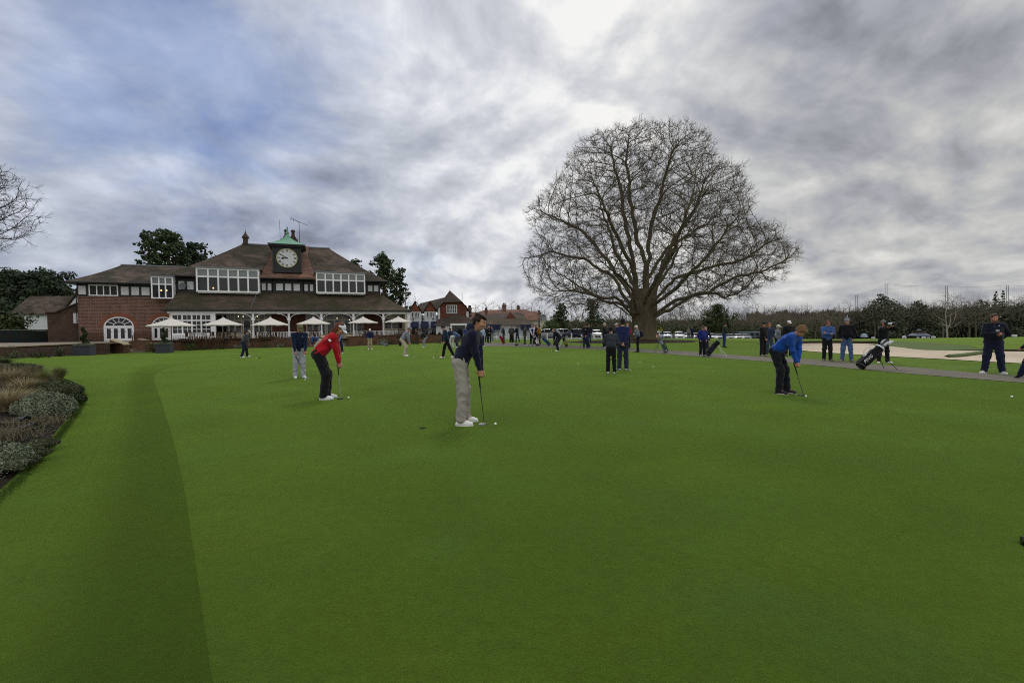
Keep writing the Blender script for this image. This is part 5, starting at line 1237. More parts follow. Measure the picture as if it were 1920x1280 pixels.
undergrowth('undergrowth', -300, 800, 150, 190, 608, 604, m_brush, 20000, 1.0, 8, 'distant dark woodland behind the clubhouse')
# hedges
def hedge(name, x0, x1, Y, ptop, dep, label, mat, seed, nb=None, size=.16, zb=None, jit=.15):
    rn = np.random.default_rng(seed); r_ = random.Random(seed); a = at(x0, 640, Y); b = at(x1, 640, Y); zt = at((x0+x1)/2, ptop, Y).z; z0 = g((a.x+b.x)/2, Y) if zb is None else zb
    L = b.x-a.x; nb = nb or int(L/1.1)+1; bl = []
    for k in range(nb):
        x = L*(k+.5)/nb; h = (zt-z0)*(1+r_.uniform(-jit, jit)); bl.append(((x, r_.uniform(-.3, .3), h*.5), (L/nb*.8, dep*.5, h*.55)))
    V, F = leafcloud(bl, 90, size, rn); o = mesh_obj(name, np_mesh(name, V, F, mat, False), None, label=label, cat=name.replace('_', ' ')); o.location = (a.x, Y, z0); return o
hedge('hedge', 1056, 1190, 88, 612, 2.2, 'clipped dark hedge behind the blue estate car, left of the oak', m_hedge, 41)
hedge('hedge', 1215, 1330, 112, 603, 3, 'overgrown green hedge behind the white cars right of the oak', m_shrubg if False else m_hedge, 42, jit=.25)
hedge('hedge', 1330, 1520, 114, 611, 3, 'low dark hedge behind the far row of cars', m_hedge, 43, jit=.2)
hedge('hedge', 870, 1056, 110, 606, 3, 'rough hedge behind the low outbuilding', m_hedge, 45)
hedge('bush', 1018, 1050, 80, 600, 3, 'light green bush beside the satellite dish', m_shrubg, 44, nb=3, size=.2, jit=.3)
hedge('bush', 1222, 1243, 105, 610, 2, 'bush with yellow blossom just right of the oak trunk', m_yel, 46, nb=3, size=.14)
hedge('bush', 1240, 1330, 108, 606, 3, 'rounded olive bush mass above the parked white cars', m_hedge, 47, nb=4, size=.2, jit=.3)
# ---------------------------------------------------------------- signed-distance figures
class SDF:
    def __init__(s, lo, hi, h):
        s.h = h; s.lo = np.array(lo, float)-3*h; s.n = np.ceil((np.array(hi, float)+3*h-s.lo)/h).astype(int)+1
        s.F = np.full(tuple(s.n), 9.0, np.float32)
    def _sub(s, lo, hi):
        a = np.clip(np.floor((np.array(lo)-s.lo)/s.h).astype(int), 0, s.n-1); b = np.clip(np.ceil((np.array(hi)-s.lo)/s.h).astype(int)+1, 1, s.n)
        if (b <= a).any(): return None
        ax = [s.lo[i]+s.h*np.arange(a[i], b[i]) for i in range(3)]
        sl = tuple(slice(a[i], b[i]) for i in range(3)); return sl, ax[0][:, None, None], ax[1][None, :, None], ax[2][None, None, :]
    def _put(s, sl, d, k, sub=False):
        A = s.F[sl]
        if sub: s.F[sl] = np.maximum(A, -d); return
        if k <= 0: s.F[sl] = np.minimum(A, d); return
        h_ = np.clip(.5+.5*(A-d)/k, 0, 1); s.F[sl] = A*(1-h_)+d*h_-k*h_*(1-h_)
    def cone(s, a, b, ra, rb, k=.02, w=None, q=1.0, sub=False):
        a = np.array(a, float); b = np.array(b, float); m = max(ra, rb)*max(1, q)+k+2*s.h
        r_ = s._sub(np.minimum(a, b)-m, np.maximum(a, b)+m)
        if r_ is None: return
        sl, X, Y, Z = r_; ba = b-a; L2 = max(1e-9, float(ba@ba)); dx, dy, dz = X-a[0], Y-a[1], Z-a[2]
        t_ = np.clip((dx*ba[0]+dy*ba[1]+dz*ba[2])/L2, 0, 1); vx, vy, vz = dx-t_*ba[0], dy-t_*ba[1], dz-t_*ba[2]
        if w is not None and q != 1.0:
            w = np.array(w, float); w /= np.linalg.norm(w); c = (vx*w[0]+vy*w[1]+vz*w[2])*(1/q-1); vx, vy, vz = vx+c*w[0], vy+c*w[1], vz+c*w[2]
        s._put(sl, (np.sqrt(vx*vx+vy*vy+vz*vz)-(ra+(rb-ra)*t_)).astype(np.float32), k, sub)
    def ell(s, c, r_, M=None, k=.02, sub=False):
        c = np.array(c, float); r_ = np.array(r_, float); m = r_.max()+k+2*s.h; q = s._sub(c-m, c+m)
        if q is None: return
        sl, X, Y, Z = q; dx, dy, dz = X-c[0], Y-c[1], Z-c[2]
        if M is not None:
            M = np.array(M, float); dx, dy, dz = (M[0, 0]*dx+M[1, 0]*dy+M[2, 0]*dz), (M[0, 1]*dx+M[1, 1]*dy+M[2, 1]*dz), (M[0, 2]*dx+M[1, 2]*dy+M[2, 2]*dz)
        k0 = np.sqrt((dx/r_[0])**2+(dy/r_[1])**2+(dz/r_[2])**2); s._put(sl, ((k0-1)*r_.min()*(.5+.5*r_.mean()/r_.min())).astype(np.float32), k, sub)
    def half(s, p, nrm):
        """cut away everything on the +nrm side of the plane through p"""
        ax = [s.lo[i]+s.h*np.arange(s.n[i]) for i in range(3)]; n_ = np.array(nrm, float); n_ /= np.linalg.norm(n_)
        s.F = np.maximum(s.F, ((ax[0][:, None, None]-p[0])*n_[0]+(ax[1][None, :, None]-p[1])*n_[1]+(ax[2][None, None, :]-p[2])*n_[2]).astype(np.float32))
    def wrinkle(s, amp, seed, fr=(14, 34), crease=False):
        rn = np.random.default_rng(seed); ax = [s.lo[i]+s.h*np.arange(s.n[i]) for i in range(3)]; W_ = np.zeros_like(s.F)
        for i in range(5):
            d = rn.normal(size=3); d[2] += 1.2*(1 if i % 2 else -1); d = d/np.linalg.norm(d)*rn.uniform(*fr); ph = rn.uniform(0, 6.28, 2)
            e = rn.normal(size=3)*5
            W_ += (np.sin(ax[0][:, None, None]*d[0]+ax[1][None, :, None]*d[1]+ax[2][None, None, :]*d[2]+ph[0]+1.6*np.sin(ax[0][:, None, None]*e[0]+ax[1][None, :, None]*e[1]+ax[2][None, None, :]*e[2]+ph[1]))).astype(np.float32)
        s.F += (np.abs(W_)*1.1-1.0)*amp/1.3 if crease else W_*amp/2.2
    def mesh(s):
        F = s.F; S = F < 0; n = F.shape
        if not S.any(): return np.zeros((0, 3)), np.zeros((0, 4), int)
        c = [(i, j, k) for i in (0, 1) for j in (0, 1) for k in (0, 1)]
        cv = lambda A, o: A[o[0]:n[0]-1+o[0], o[1]:n[1]-1+o[1], o[2]:n[2]-1+o[2]]
        cnt = sum(cv(S, o).astype(np.int8) for o in c); act = (cnt > 0) & (cnt < 8); I = np.argwhere(act)
        idx = np.full(act.shape, -1, np.int32); idx[act] = np.arange(len(I))
        P = np.zeros((len(I), 3)); W_ = np.zeros(len(I)); f = {o: F[I[:, 0]+o[0], I[:, 1]+o[1], I[:, 2]+o[2]] for o in c}
        for a in range(3):
            for o in c:
                if o[a]: continue
                o2 = list(o); o2[a] = 1; o2 = tuple(o2); f0, f1 = f[o], f[o2]; x = (f0 < 0) != (f1 < 0); t_ = np.where(x, f0/np.where(x, f0-f1, 1), 0)
                p = np.tile(np.array(o, float), (len(I), 1)); p[:, a] += t_; P += p*x[:, None]; W_ += x
        P = (I+P/W_[:, None])*s.h+s.lo; Q = []
        for a in range(3):
            b, d = (a+1) % 3, (a+2) % 3
            s0 = [slice(1, -1)]*3; s0[a] = slice(0, n[a]-1); s1 = list(s0); s1[a] = slice(1, n[a])
            A, B = S[tuple(s0)], S[tuple(s1)]; X = np.argwhere(A != B)
            if not len(X): continue
            fl = A[X[:, 0], X[:, 1], X[:, 2]]; X = X+np.array([0 if i == a else 1 for i in range(3)])
            def cell(ob, od):
                Y = X.copy(); Y[:, b] -= ob; Y[:, d] -= od; return idx[Y[:, 0], Y[:, 1], Y[:, 2]]
            q = np.stack([cell(1, 1), cell(0, 1), cell(0, 0), cell(1, 0)], 1); q[~fl] = q[~fl][:, ::-1]; Q.append(q)
        return P, np.concatenate(Q)
m_skin = plain('pale skin', (180, 132, 108), .55, .06, 12)
m_skin2 = plain('ruddy skin', (182, 122, 102), .55, .07, 12)
_fab = {}
def fab(rgb, rough=.85, name=None, var=.12):
    if rgb in _fab: return _fab[rgb]
    t = NT(name or 'cloth %d %d %d' % rgb); c = srgb(*rgb); n_ = t.noise(5, 5, .6); n_2 = t.noise(160, 2, .6)
    col = t.mix(t.ramp(n_, [(.3, 0.0), (.7, 1.0)]), sc4(c, 1-var), sc4(c, 1+var)); t.set(color=col, rough=rough, spec=.15, sheen=.15); t.bump(n_2, .35, .003); _fab[rgb] = t.mat; return t.mat
m_puff = None
def ik(a, b, l1, l2, pole):
    a, b, pole = Vector(a), Vector(b), Vector(pole); d = b-a; L = d.length
    if L > (l1+l2)*.999: b = a+d*((l1+l2)*.999/L); d = b-a; L = d.length
    if L < .05: L = .05
    x = (l1*l1-l2*l2+L*L)/(2*L); hh = math.sqrt(max(1e-6, l1*l1-x*x)); dn = d/L; p = pole-dn*pole.dot(dn)
    p = p.normalized() if p.length > 1e-4 else dn.orthogonal().normalized()
    return a+dn*x+p*hh, b
def skeleton(lean=3, twist=0, hip_back=0, hip_z=None, headp=0, heady=0, wl=None, wr=None, pl_=(-.3, .6, -.4), pr_=(-.3, -.6, -.4), al=(0, .12, 0), ar=(0, -.12, 0), tl_=12, tr_=-12, side=0, crouch=0, neck=.5):
    J = {}; lz = .96-crouch; hz = lz if hip_z is None else hip_z; pel = Vector((hip_back, 0, hz)); th = R(lean)
    up = Vector((math.sin(th), math.sin(R(side)), math.cos(th))).normalized(); tw = R(twist)
    lat = Vector((-math.sin(tw), math.cos(tw), 0)); lat = (lat-up*lat.dot(up)).normalized(); fw = lat.cross(up)
    J['pel'] = pel; J['waist'] = pel+up*.14; J['chest'] = pel+up*.34+fw*.01; J['neck'] = pel+up*.51
    hu = (up*(1-neck)+Vector((0, 0, 1))*neck).normalized(); J['neck2'] = J['neck']+hu*.07+fw*.012
    hp = R(headp); hy = R(heady); M = Matrix.Rotation(hy+tw, 3, 'Z') @ Matrix.Rotation(hp, 3, 'Y'); J['headM'] = M
    J['head'] = J['neck2']+M @ Vector((.018, 0, .092)); J['up'], J['fw'], J['lat'] = up, fw, lat
    for s, n_, wt, po, an, ya in ((1, 'l', wl, pl_, al, tl_), (-1, 'r', wr, pr_, ar, tr_)):
        sh = pel+up*.455+lat*s*.178+fw*(.035 if wt is not None and Vector(wt).x > .15 else 0); J['sh'+n_] = sh
        wt = Vector(wt) if wt is not None else sh+Vector((.06, s*.06, -.54)); el, w_ = ik(sh, wt, .285, .255, po); J['el'+n_], J['wr'+n_] = el, w_
        hip = pel+Vector((0, s*.088, -.02)); ank = Vector(an)+Vector((0, 0, .085)); kn, ank = ik(hip, ank, .43, .425, (1, s*.12, 0)); J['hip'+n_], J['kn'+n_], J['an'+n_] = hip, kn, ank
        y = R(ya); J['toe'+n_] = ank+Vector((math.cos(y)*.15, math.sin(y)*.15, -.055)); J['foot'+n_] = Vector((math.cos(y), math.sin(y), 0))
        if ank.z > .12: J['toe'+n_] = ank+Vector((math.cos(y)*.11, math.sin(y)*.11, -.13)) ; J['foot'+n_] = (J['toe'+n_]-ank).normalized()
    return J
def build_person(loc, rz, sc, label, J, top, legs, shoes, hair=None, cap=None, beanie=None, fat=1.0, h=.012, longhair=False, skin=None, grp=None, hand='grip', collar=None, zip_=None, vest=None, puffer=False, sole=None, detail=False, hood=False, glasses=False, logo=None, beard=None, skirt=False, seed=0, slim=False, capback=False, beanpom=None, handdir=None, jacket_len=0.0, stripe=None, wide_leg=1.0, no_head=False):
    root = empty('person', loc, rz, label, 'person', grp, sc); skin = skin or m_skin; V3 = lambda v: np.array(tuple(v))
    pts = [J[k] for k in J if isinstance(J[k], Vector) and k not in ('up', 'fw', 'lat', 'footl', 'footr')]
    lo = Vector([min(p[i] for p in pts)-.20 for i in range(3)]); hi = Vector([max(p[i] for p in pts)+.22 for i in range(3)])
    lo.z = max(lo.z, -.02); up, fw, lat = J['up'], J['fw'], J['lat']; M = np.array(J['headM']); f = fat
    # body -------------------------------------------------------------
    hb = h*.75 if detail else h; B = SDF(lo, hi, hb)
    B.cone(J['pel'], J['waist'], .095*f, .09*f, .04, lat, 1.35); B.cone(J['waist'], J['chest'], .09*f, .10*f, .04, lat, 1.4); B.cone(J['chest'], J['neck']-up*.05, .10, .07, .05, lat, 1.5)
    B.cone(J['neck']-up*.03, J['neck2']+Vector(M @ V3((.01, 0, .03))), .060, .052, .03)
    for n_, s in (('l', 1), ('r', -1)):
        B.cone(J['sh'+n_], J['el'+n_], .048, .038, .03); B.cone(J['el'+n_], J['wr'+n_], .038, .026, .02)
        B.cone(J['hip'+n_], J['kn'+n_], .078*f, .055, .04); B.cone(J['kn'+n_], J['an'+n_], .054, .036, .03); B.cone(J['an'+n_], J['toe'+n_], .036, .028, .02)
    hc = V3(J['head']); E = lambda x, y, z: hc+M @ np.array((x, y, z))
    B.ell(E(-.012, 0, .022), (.098, .076, .096), M, .02); B.ell(E(.028, 0, -.045), (.062, .056, .070), M, .035)   # skull, face
    B.cone(E(.055, 0, -.088), E(.045, 0, -.095), .022, .022, .03)                                                  # chin
    B.cone(E(.092, 0, .012), E(.108, 0, -.026), .009, .014, .012); B.cone(E(.083, -.032, .028), E(.083, .032, .028), .010, .010, .014)  # nose, brow
    for s in (1, -1):
        B.ell(E(.081, s*.031, .008), (.012, .016, .010), M, sub=True) if detail else None
        B.ell(E(-.005, s*.077, -.005), (.020, .009, .030), M, .006); B.ell(E(.065, s*.038, -.022), (.024, .018, .02), M, .02)
    B.cone(E(.091, -.016, -.060), E(.091, .016, -.060), .007, .007, .008)                                        # lips
    # hands: palm, four fingers and thumb curled round the grip or resting
    for n_, s in (('l', 1), ('r', -1)):
        w_ = V3(J['wr'+n_]); fa = V3(J['wr'+n_]-J['el'+n_]); fa /= np.linalg.norm(fa)
        if handdir and handdir.get(n_) is not None: fa = np.array(handdir[n_], float); fa /= np.linalg.norm(fa)
        side = np.cross(fa, np.array([0, s*1.0, 0.0])); 
        if np.linalg.norm(side) < .2: side = np.cross(fa, np.array([1.0, 0, 0]))
        side /= np.linalg.norm(side); inn = np.cross(side, fa)*1.0
        if np.dot(inn, V3(J['pel'])-w_) < 0: inn = -inn
        pc = w_+fa*.055; B.cone(w_, w_+fa*.085, .026, .030, .015, side, 1.35)
        for q in range(4):
            o = side*(.030-.020*q); L = (.078, .088, .082, .064)[q]; a = w_+fa*.085+o; cu = .9 if hand == 'grip' else .35
            d1 = fa*math.cos(cu*.8)+inn*math.sin(cu*.8); d2 = fa*math.cos(cu*2.0)+inn*math.sin(cu*2.0); b_ = a+d1*L*.5; B.cone(a, b_, .0095, .0088, .004); B.cone(b_, b_+d2*L*.55, .0088, .0075, .003)
        a = w_+fa*.03+side*.030; b_ = a+(fa*.7+side*.6+inn*.4)*.035; B.cone(a, b_, .012, .010, .008); B.cone(b_, b_+(fa*.8+inn*.5)*.03, .010, .0085, .004)
    V, F = B.mesh(); body = mesh_obj('body', np_mesh('body', V, F, skin), root)
    # trousers -----------------------------------------------------------
    T = SDF((lo.x, lo.y, lo.z), (hi.x, hi.y, J['waist'].z+.12), h); wl_ = wide_leg
    T.cone(J['pel'], J['waist']-up*.02, .118*f, .108*f, .04, lat, 1.35); T.ell(V3(J['pel']-fw*.045-Vector((0, 0, .02))), (.105*f, .15*f, .11), None, .04)
    for n_ in 'lr':
        T.cone(J['hip'+n_], J['kn'+n_], .102*f, .080*wl_, .05); T.cone(J['kn'+n_], J['an'+n_]+Vector((-.004, 0, -.005)), .080*wl_, .073*wl_, .05)
    T.wrinkle(.0060 if h < .0115 else .0055 if h < .016 else .004, seed+3, (22, 44), True); T.half(V3(J['waist']+up*.02), up)
    T.F = np.maximum(T.F, (.045-(T.lo[2]+T.h*np.arange(T.n[2])))[None, None, :].astype(np.float32))
    V, F = T.mesh(); tro = mesh_obj('trousers', np_mesh('trousers', V, F, fab(legs)), root)
    # top ------------------------------------------------------------------
    def jacket(infl, sleeves=True, torso=True, seed_=0):
        K = SDF(lo, hi, h)
        if torso:
            K.cone(J['pel']-up*(.00+jacket_len)+fw*.0, J['waist'], (.124+infl)*f, (.118+infl)*f, .05, lat, 1.36); K.cone(J['waist'], J['chest'], (.118+infl)*f, (.124+infl)*(f*.5+.5), .05, lat, 1.38)
            K.cone(J['chest'], J['neck']-up*.055, .122+infl, .086+infl*.6, .05, lat, 1.5)
            if f > 1.08: K.ell(V3(J['waist']+fw*.06+up*.04), (.14*f, .16*f, .15*f), None, .05)
        for n_, s in (('l', 1), ('r', -1)):
            if sleeves:
                K.cone(J['sh'+n_]-lat*s*.07, J['sh'+n_], .074+infl*.6, .067+infl*.6, .07); K.cone(J['sh'+n_], J['el'+n_], .066+infl*.6, .057+infl*.6, .035); K.cone(J['el'+n_], J['wr'+n_]-(J['wr'+n_]-J['el'+n_])*.03, .057+infl*.6, .040+infl*.4, .02)
            else: K.cone(J['sh'+n_]-lat*s*.06, J['sh'+n_]-lat*s*.01, .08, .078, .04)
        if torso:
            K.cone(J['neck']-up*.05, J['neck']+up*.015, .070, .064, .02)
        if puffer:
            z = K.lo[2]+K.h*np.arange(K.n[2]); K.F += (.006*np.cos(z*2*math.pi/.055))[None, None, :].astype(np.float32)
        else: K.wrinkle(.0070 if h < .0115 else .0060 if h < .016 else .005, seed+seed_, (16, 36), True)
        return K
    K = jacket(.004); 
    hem = J['pel']-up*(.075+jacket_len); K.half(V3(hem), -up); K.half(V3(J['neck']+up*.035), up*.9+fw*-.0)
    V, F = K.mesh(); jk = mesh_obj('jacket', np_mesh('jacket', V, F, fab(top)), root)
    if vest:
        K = jacket(.014, False, True, 9); K.half(V3(hem), -up); K.half(V3(J['neck']+up*.02), up); V, F = K.mesh(); mesh_obj('vest', np_mesh('vest', V, F, fab(vest)), root)
    c_ = collar or top; mb = MB()
    a = J['neck']-up*.0+fw*.004; mb.tube([a-up*.03, a+up*.030], [.074, .066], 14); mb.build('collar', fab(c_), jk)
    if hood:
        K = SDF(J['neck']-Vector((.25,)*3), J['neck']+Vector((.25,)*3), h); b_ = J['neck']-fw*.05+up*.01
        for an in range(-6, 7): t_ = an/6*1.75; p = b_+lat*math.sin(t_)*.105-fw*(math.cos(t_)*.065-.02)+up*(.015*math.cos(t_)); K.cone(p, p+up*.04-fw*.01, .042, .030, .03)
        V, F = K.mesh(); mesh_obj('hood', np_mesh('hood', V, F, fab(top)), jk)
    if zip_:
        mb = MB(); p0 = J['neck']+up*.02+fw*.078; 
        mb.tube([J['neck']+fw*.075+up*.02, J['neck']-up*.06+fw*.115, J['chest']+fw*.145], .006, 4); mb.build('zip', fab(zip_), jk)
    if stripe:
        mb = MB(); s_ = 1
        for n_ in 'lr': mb.tube([J['sh'+n_]+up*.072, J['sh'+n_]+lat*(.05 if n_ == 'l' else -.05)+up*.04, J['el'+n_]+lat*(.055 if n_ == 'l' else -.055)], .012, 5)
        mb.build('sleeve_stripe', fab(stripe), jk)
    if logo:
        for (jn, col_, du, dv, dn, sz) in logo:
            p = J[jn]+lat*du+up*dv+fw*dn; mb = MB(); Mx = Matrix((fw, lat, up)).transposed(); mb.obox(p, .012 if abs(dn) >= abs(du)*.8 else sz, sz if abs(dn) >= abs(du)*.8 else .012, sz*.7, Mx); mb.build('badge', fab(col_), jk)
    # shoes ------------------------------------------------------------------
    for n_ in 'lr':
        a = J['an'+n_]; d = J['foot'+n_]; S_ = SDF(V3(a)-.3, V3(a)+.3, h*.8 if not detail else .007); heel = a-d*.045; s2 = Vector((-d.y, d.x, 0))
        flat_ = a.z < .12; zz_ = .036 if flat_ else a.z-.05
        p0 = Vector((heel.x, heel.y, zz_)) if flat_ else a-d*.02+Vector((-.03, 0, -.03)); p1 = Vector((a.x+d.x*.15, a.y+d.y*.15, .030)) if flat_ else J['toe'+n_]
        S_.cone(p0, p1, .040, .036, .02, s2, 1.18); S_.cone(a-Vector((0, 0, .02)), a.lerp(p1, .65), .046, .030, .03)
        if flat_: S_.half((0, 0, .004), (0, 0, -1))
        V, F = S_.mesh(); sh = mesh_obj('shoe', np_mesh('shoe', V, F, fab(shoes)), root)
        if detail and flat_:
            mb = MB(); rows = []
            for z in (.002, .022):
                rows.append([])
                for k in range(16):
                    an = 2*math.pi*k/16; c_x = (p0+p1)/2; L_ = (p1-p0).length/2+.043; q = c_x+d*math.cos(an)*L_+s2.normalized()*math.sin(an)*.05; rows[-1].append((q.x, q.y, z))
            mb.loft(rows, closed=True); mb.add(rows[0], [tuple(range(16))]); mb.build('sole', fab(sole or shoes), sh)
    # hair, hats ----------------------------------------------------------------
    if hair:
        H_ = SDF(hc-.26, hc+.26, hb); H_.ell(E(-.026, 0, .040), (.100, .085, .092), M, 0)
        if not cap and not beanie: H_.ell(E(.030, 0, .085), (.058, .066, .034), M, .02); H_.ell(E(-.055, 0, -.01), (.056, .074, .075), M, .02)
        else: H_.ell(E(-.05, 0, -.02), (.058, .074, .06), M, .02)
        for s in (1, -1): H_.ell(E(.010, s*.074, .032), (.030, .012, .034), M, .01)
        if longhair:
            H_.cone(E(-.07, 0, 0), E(-.085, .02, -.18), .055, .05, .04); H_.cone(E(-.085, .02, -.18), E(-.05, .05, -.34), .05, .03, .04); H_.cone(E(-.02, -.075, -.02), E(-.02, -.10, -.24), .026, .022, .02); H_.cone(E(-.02, .075, -.02), E(.0, .09, -.22), .026, .02, .02)
        H_.wrinkle(.0075 if not cap else .004, seed+7, (45, 95)); V, F = H_.mesh()
        mesh_obj('hair', np_mesh('hair', V, F, fab(hair, .75)), root)
    def hb_(name, col_, fn, par=root):
        H_ = SDF(hc-.3, hc+.3, hb if hb < .01 else .01); fn(H_); V, F = H_.mesh(); return mesh_obj(name, np_mesh(name, V, F, fab(col_)), par)
    if cap:
        def fn(H_):
            H_.ell(E(-.012, 0, .045), (.108, .087, .088), M, 0); H_.half(E(0, 0, .035), M @ np.array((.12, 0, -1.0)))
        cp = hb_('cap', cap, fn); mb = MB(); rows = []
        for k in range(9):
            an = (k/8-.5)*2.1; rows.append([tuple(E(.088*math.cos(an)-.006 if True else 0, .082*math.sin(an), .044)), tuple(E(.13*math.cos(an)+.02, .085*math.sin(an), .036)), tuple(E(.165*math.cos(an)+.015, .078*math.sin(an), .022)), tuple(E(.163*math.cos(an)+.015, .077*math.sin(an), .015)), tuple(E(.088*math.cos(an)-.006, .08*math.sin(an), .034))])
        mb.loft(rows, closed=True); mb.build('cap_peak', fab(cap), cp)
    if beanie:
        def fn(H_):
            H_.ell(E(-.014, 0, .052), (.112, .092, .105), M, 0); H_.half(E(0, 0, .028), M @ np.array((.15, 0, -1.0)))
            for k in range(16): an = 2*math.pi*k/16; H_.cone(E(-.012+.098*math.cos(an), .080*math.sin(an), .030+.015*math.cos(an)), E(-.012+.098*math.cos(an), .080*math.sin(an), .056+.015*math.cos(an)), .016, .016, .012)
        bn = hb_('woolly_hat', beanie, fn)
        if beanpom:
            mb = MB(); mb.ball(tuple(E(-.02, 0, .175)), .036, 10); mb.build('pompom', fab(beanpom), bn)
    for s in (1, -1):
        if detail or h < .013:
            mb = MB(); mb.ball(tuple(E(.0775, s*.031, .008)), .0105, 8); ey = mb.build('eye', fab((214, 208, 202), .3), root)
            mb = MB(); mb.ball(tuple(E(.0845, s*.031, .008)), .0060, 6); mb.build('iris', fab((52, 38, 28), .3), ey)
            mb = MB(); mb.tube([tuple(E(.088, s*.018, .030)), tuple(E(.088, s*.034, .036)), tuple(E(.078, s*.050, .030))], .0045, 4); mb.build('eyebrow', fab(hair or (70, 55, 45)), root)
    if beard:
        def fn(H_): 
            H_.ell(E(.035, 0, -.075), (.062, .062, .045), M, 0); H_.half(E(0, 0, -.055), M @ np.array((0.1, 0, 1.0)))
        hb_('beard', beard, fn)
    if glasses:
        mb = MB()
        for s in (1, -1): mb.ball(tuple(E(.098, s*.032, .008)), .021, 8, 0, (.35, 1, .8)); mb.tube([tuple(E(.095, s*.05, .012)), tuple(E(0, s*.08, .012))], .004, 4)
        mb.tube([tuple(E(.1, -.03, .012)), tuple(E(.1, .03, .012))], .004, 4); mb.build('sunglasses', m_gutter, root)
    if handdir is None: pass
    return root
def W2(root_loc, rz, sc, p): return Vector(root_loc)+Matrix.Rotation(rz, 3, 'Z') @ (Vector(p)*sc)
# golf ball, putter, bag -----------------------------------------------------
m_ball = plain('white golf ball', (235, 235, 232), .35, .02); m_shaft = plain('steel shaft', (150, 152, 155), .3, .05, metal=.9); m_shaftb = plain('black graphite shaft', (24, 25, 27), .35, .1); m_grip = plain('dark rubber grip', (22, 24, 30), .8, .1)
BALLME = None
def ball(px, py, label, group='golf balls lying on the putting green', sc=1.0, p=None):
    global BALLME
    if BALLME is None:
        mb = MB(); mb.ball((0, 0, .0214), .0214, 20); BALLME = mb.build('golf_ball', m_ball); o = BALLME
    else: o = BALLME.copy(); COL.objects.link(o)
    p = gpt(px, py, .02) if p is None else p; o.location = (p.x, p.y, p.z+.006); o.scale = (sc,)*3; return props(o, label, 'golf ball', group)
def putter(top, tipp, label, shaft=None, head=(40, 42, 46), grip=.27, hd=(0, 1, 0), mallet=True, group=None, name='putter'):
    """top: world position of the butt end, tipp: ground point of the head"""
    top = Vector(top); tipp = Vector(tipp); r_ = empty(name, tipp, 0, label, 'golf club', group); T_ = top-tipp; up_ = Vector((0, 0, .03)); d = (T_-up_); L = d.length; d.normalize()
    mb = MB(); mb.tube([up_, T_-d*grip], [.0055, .0075], 6); mb.build('shaft', shaft or m_shaftb, r_)
    mb = MB(); mb.tube([T_-d*grip, T_], [.011, .016], 8); mb.build('grip', m_grip, r_)
    a = math.atan2(hd[1], hd[0]); M_ = Matrix.Rotation(a, 3, 'Z'); mb = MB(); mb.obox(Vector((0, 0, .018)), .11, .03, .026, M_)
    if mallet: mb.obox(M_ @ Vector((0, .045, .016)), .09, .06, .02, M_); mb.obox(M_ @ Vector((0, .075, .014)), .06, .03, .018, M_)
    mb.build('head', plain('club head', head, .35, .1, metal=.4), r_); return r_
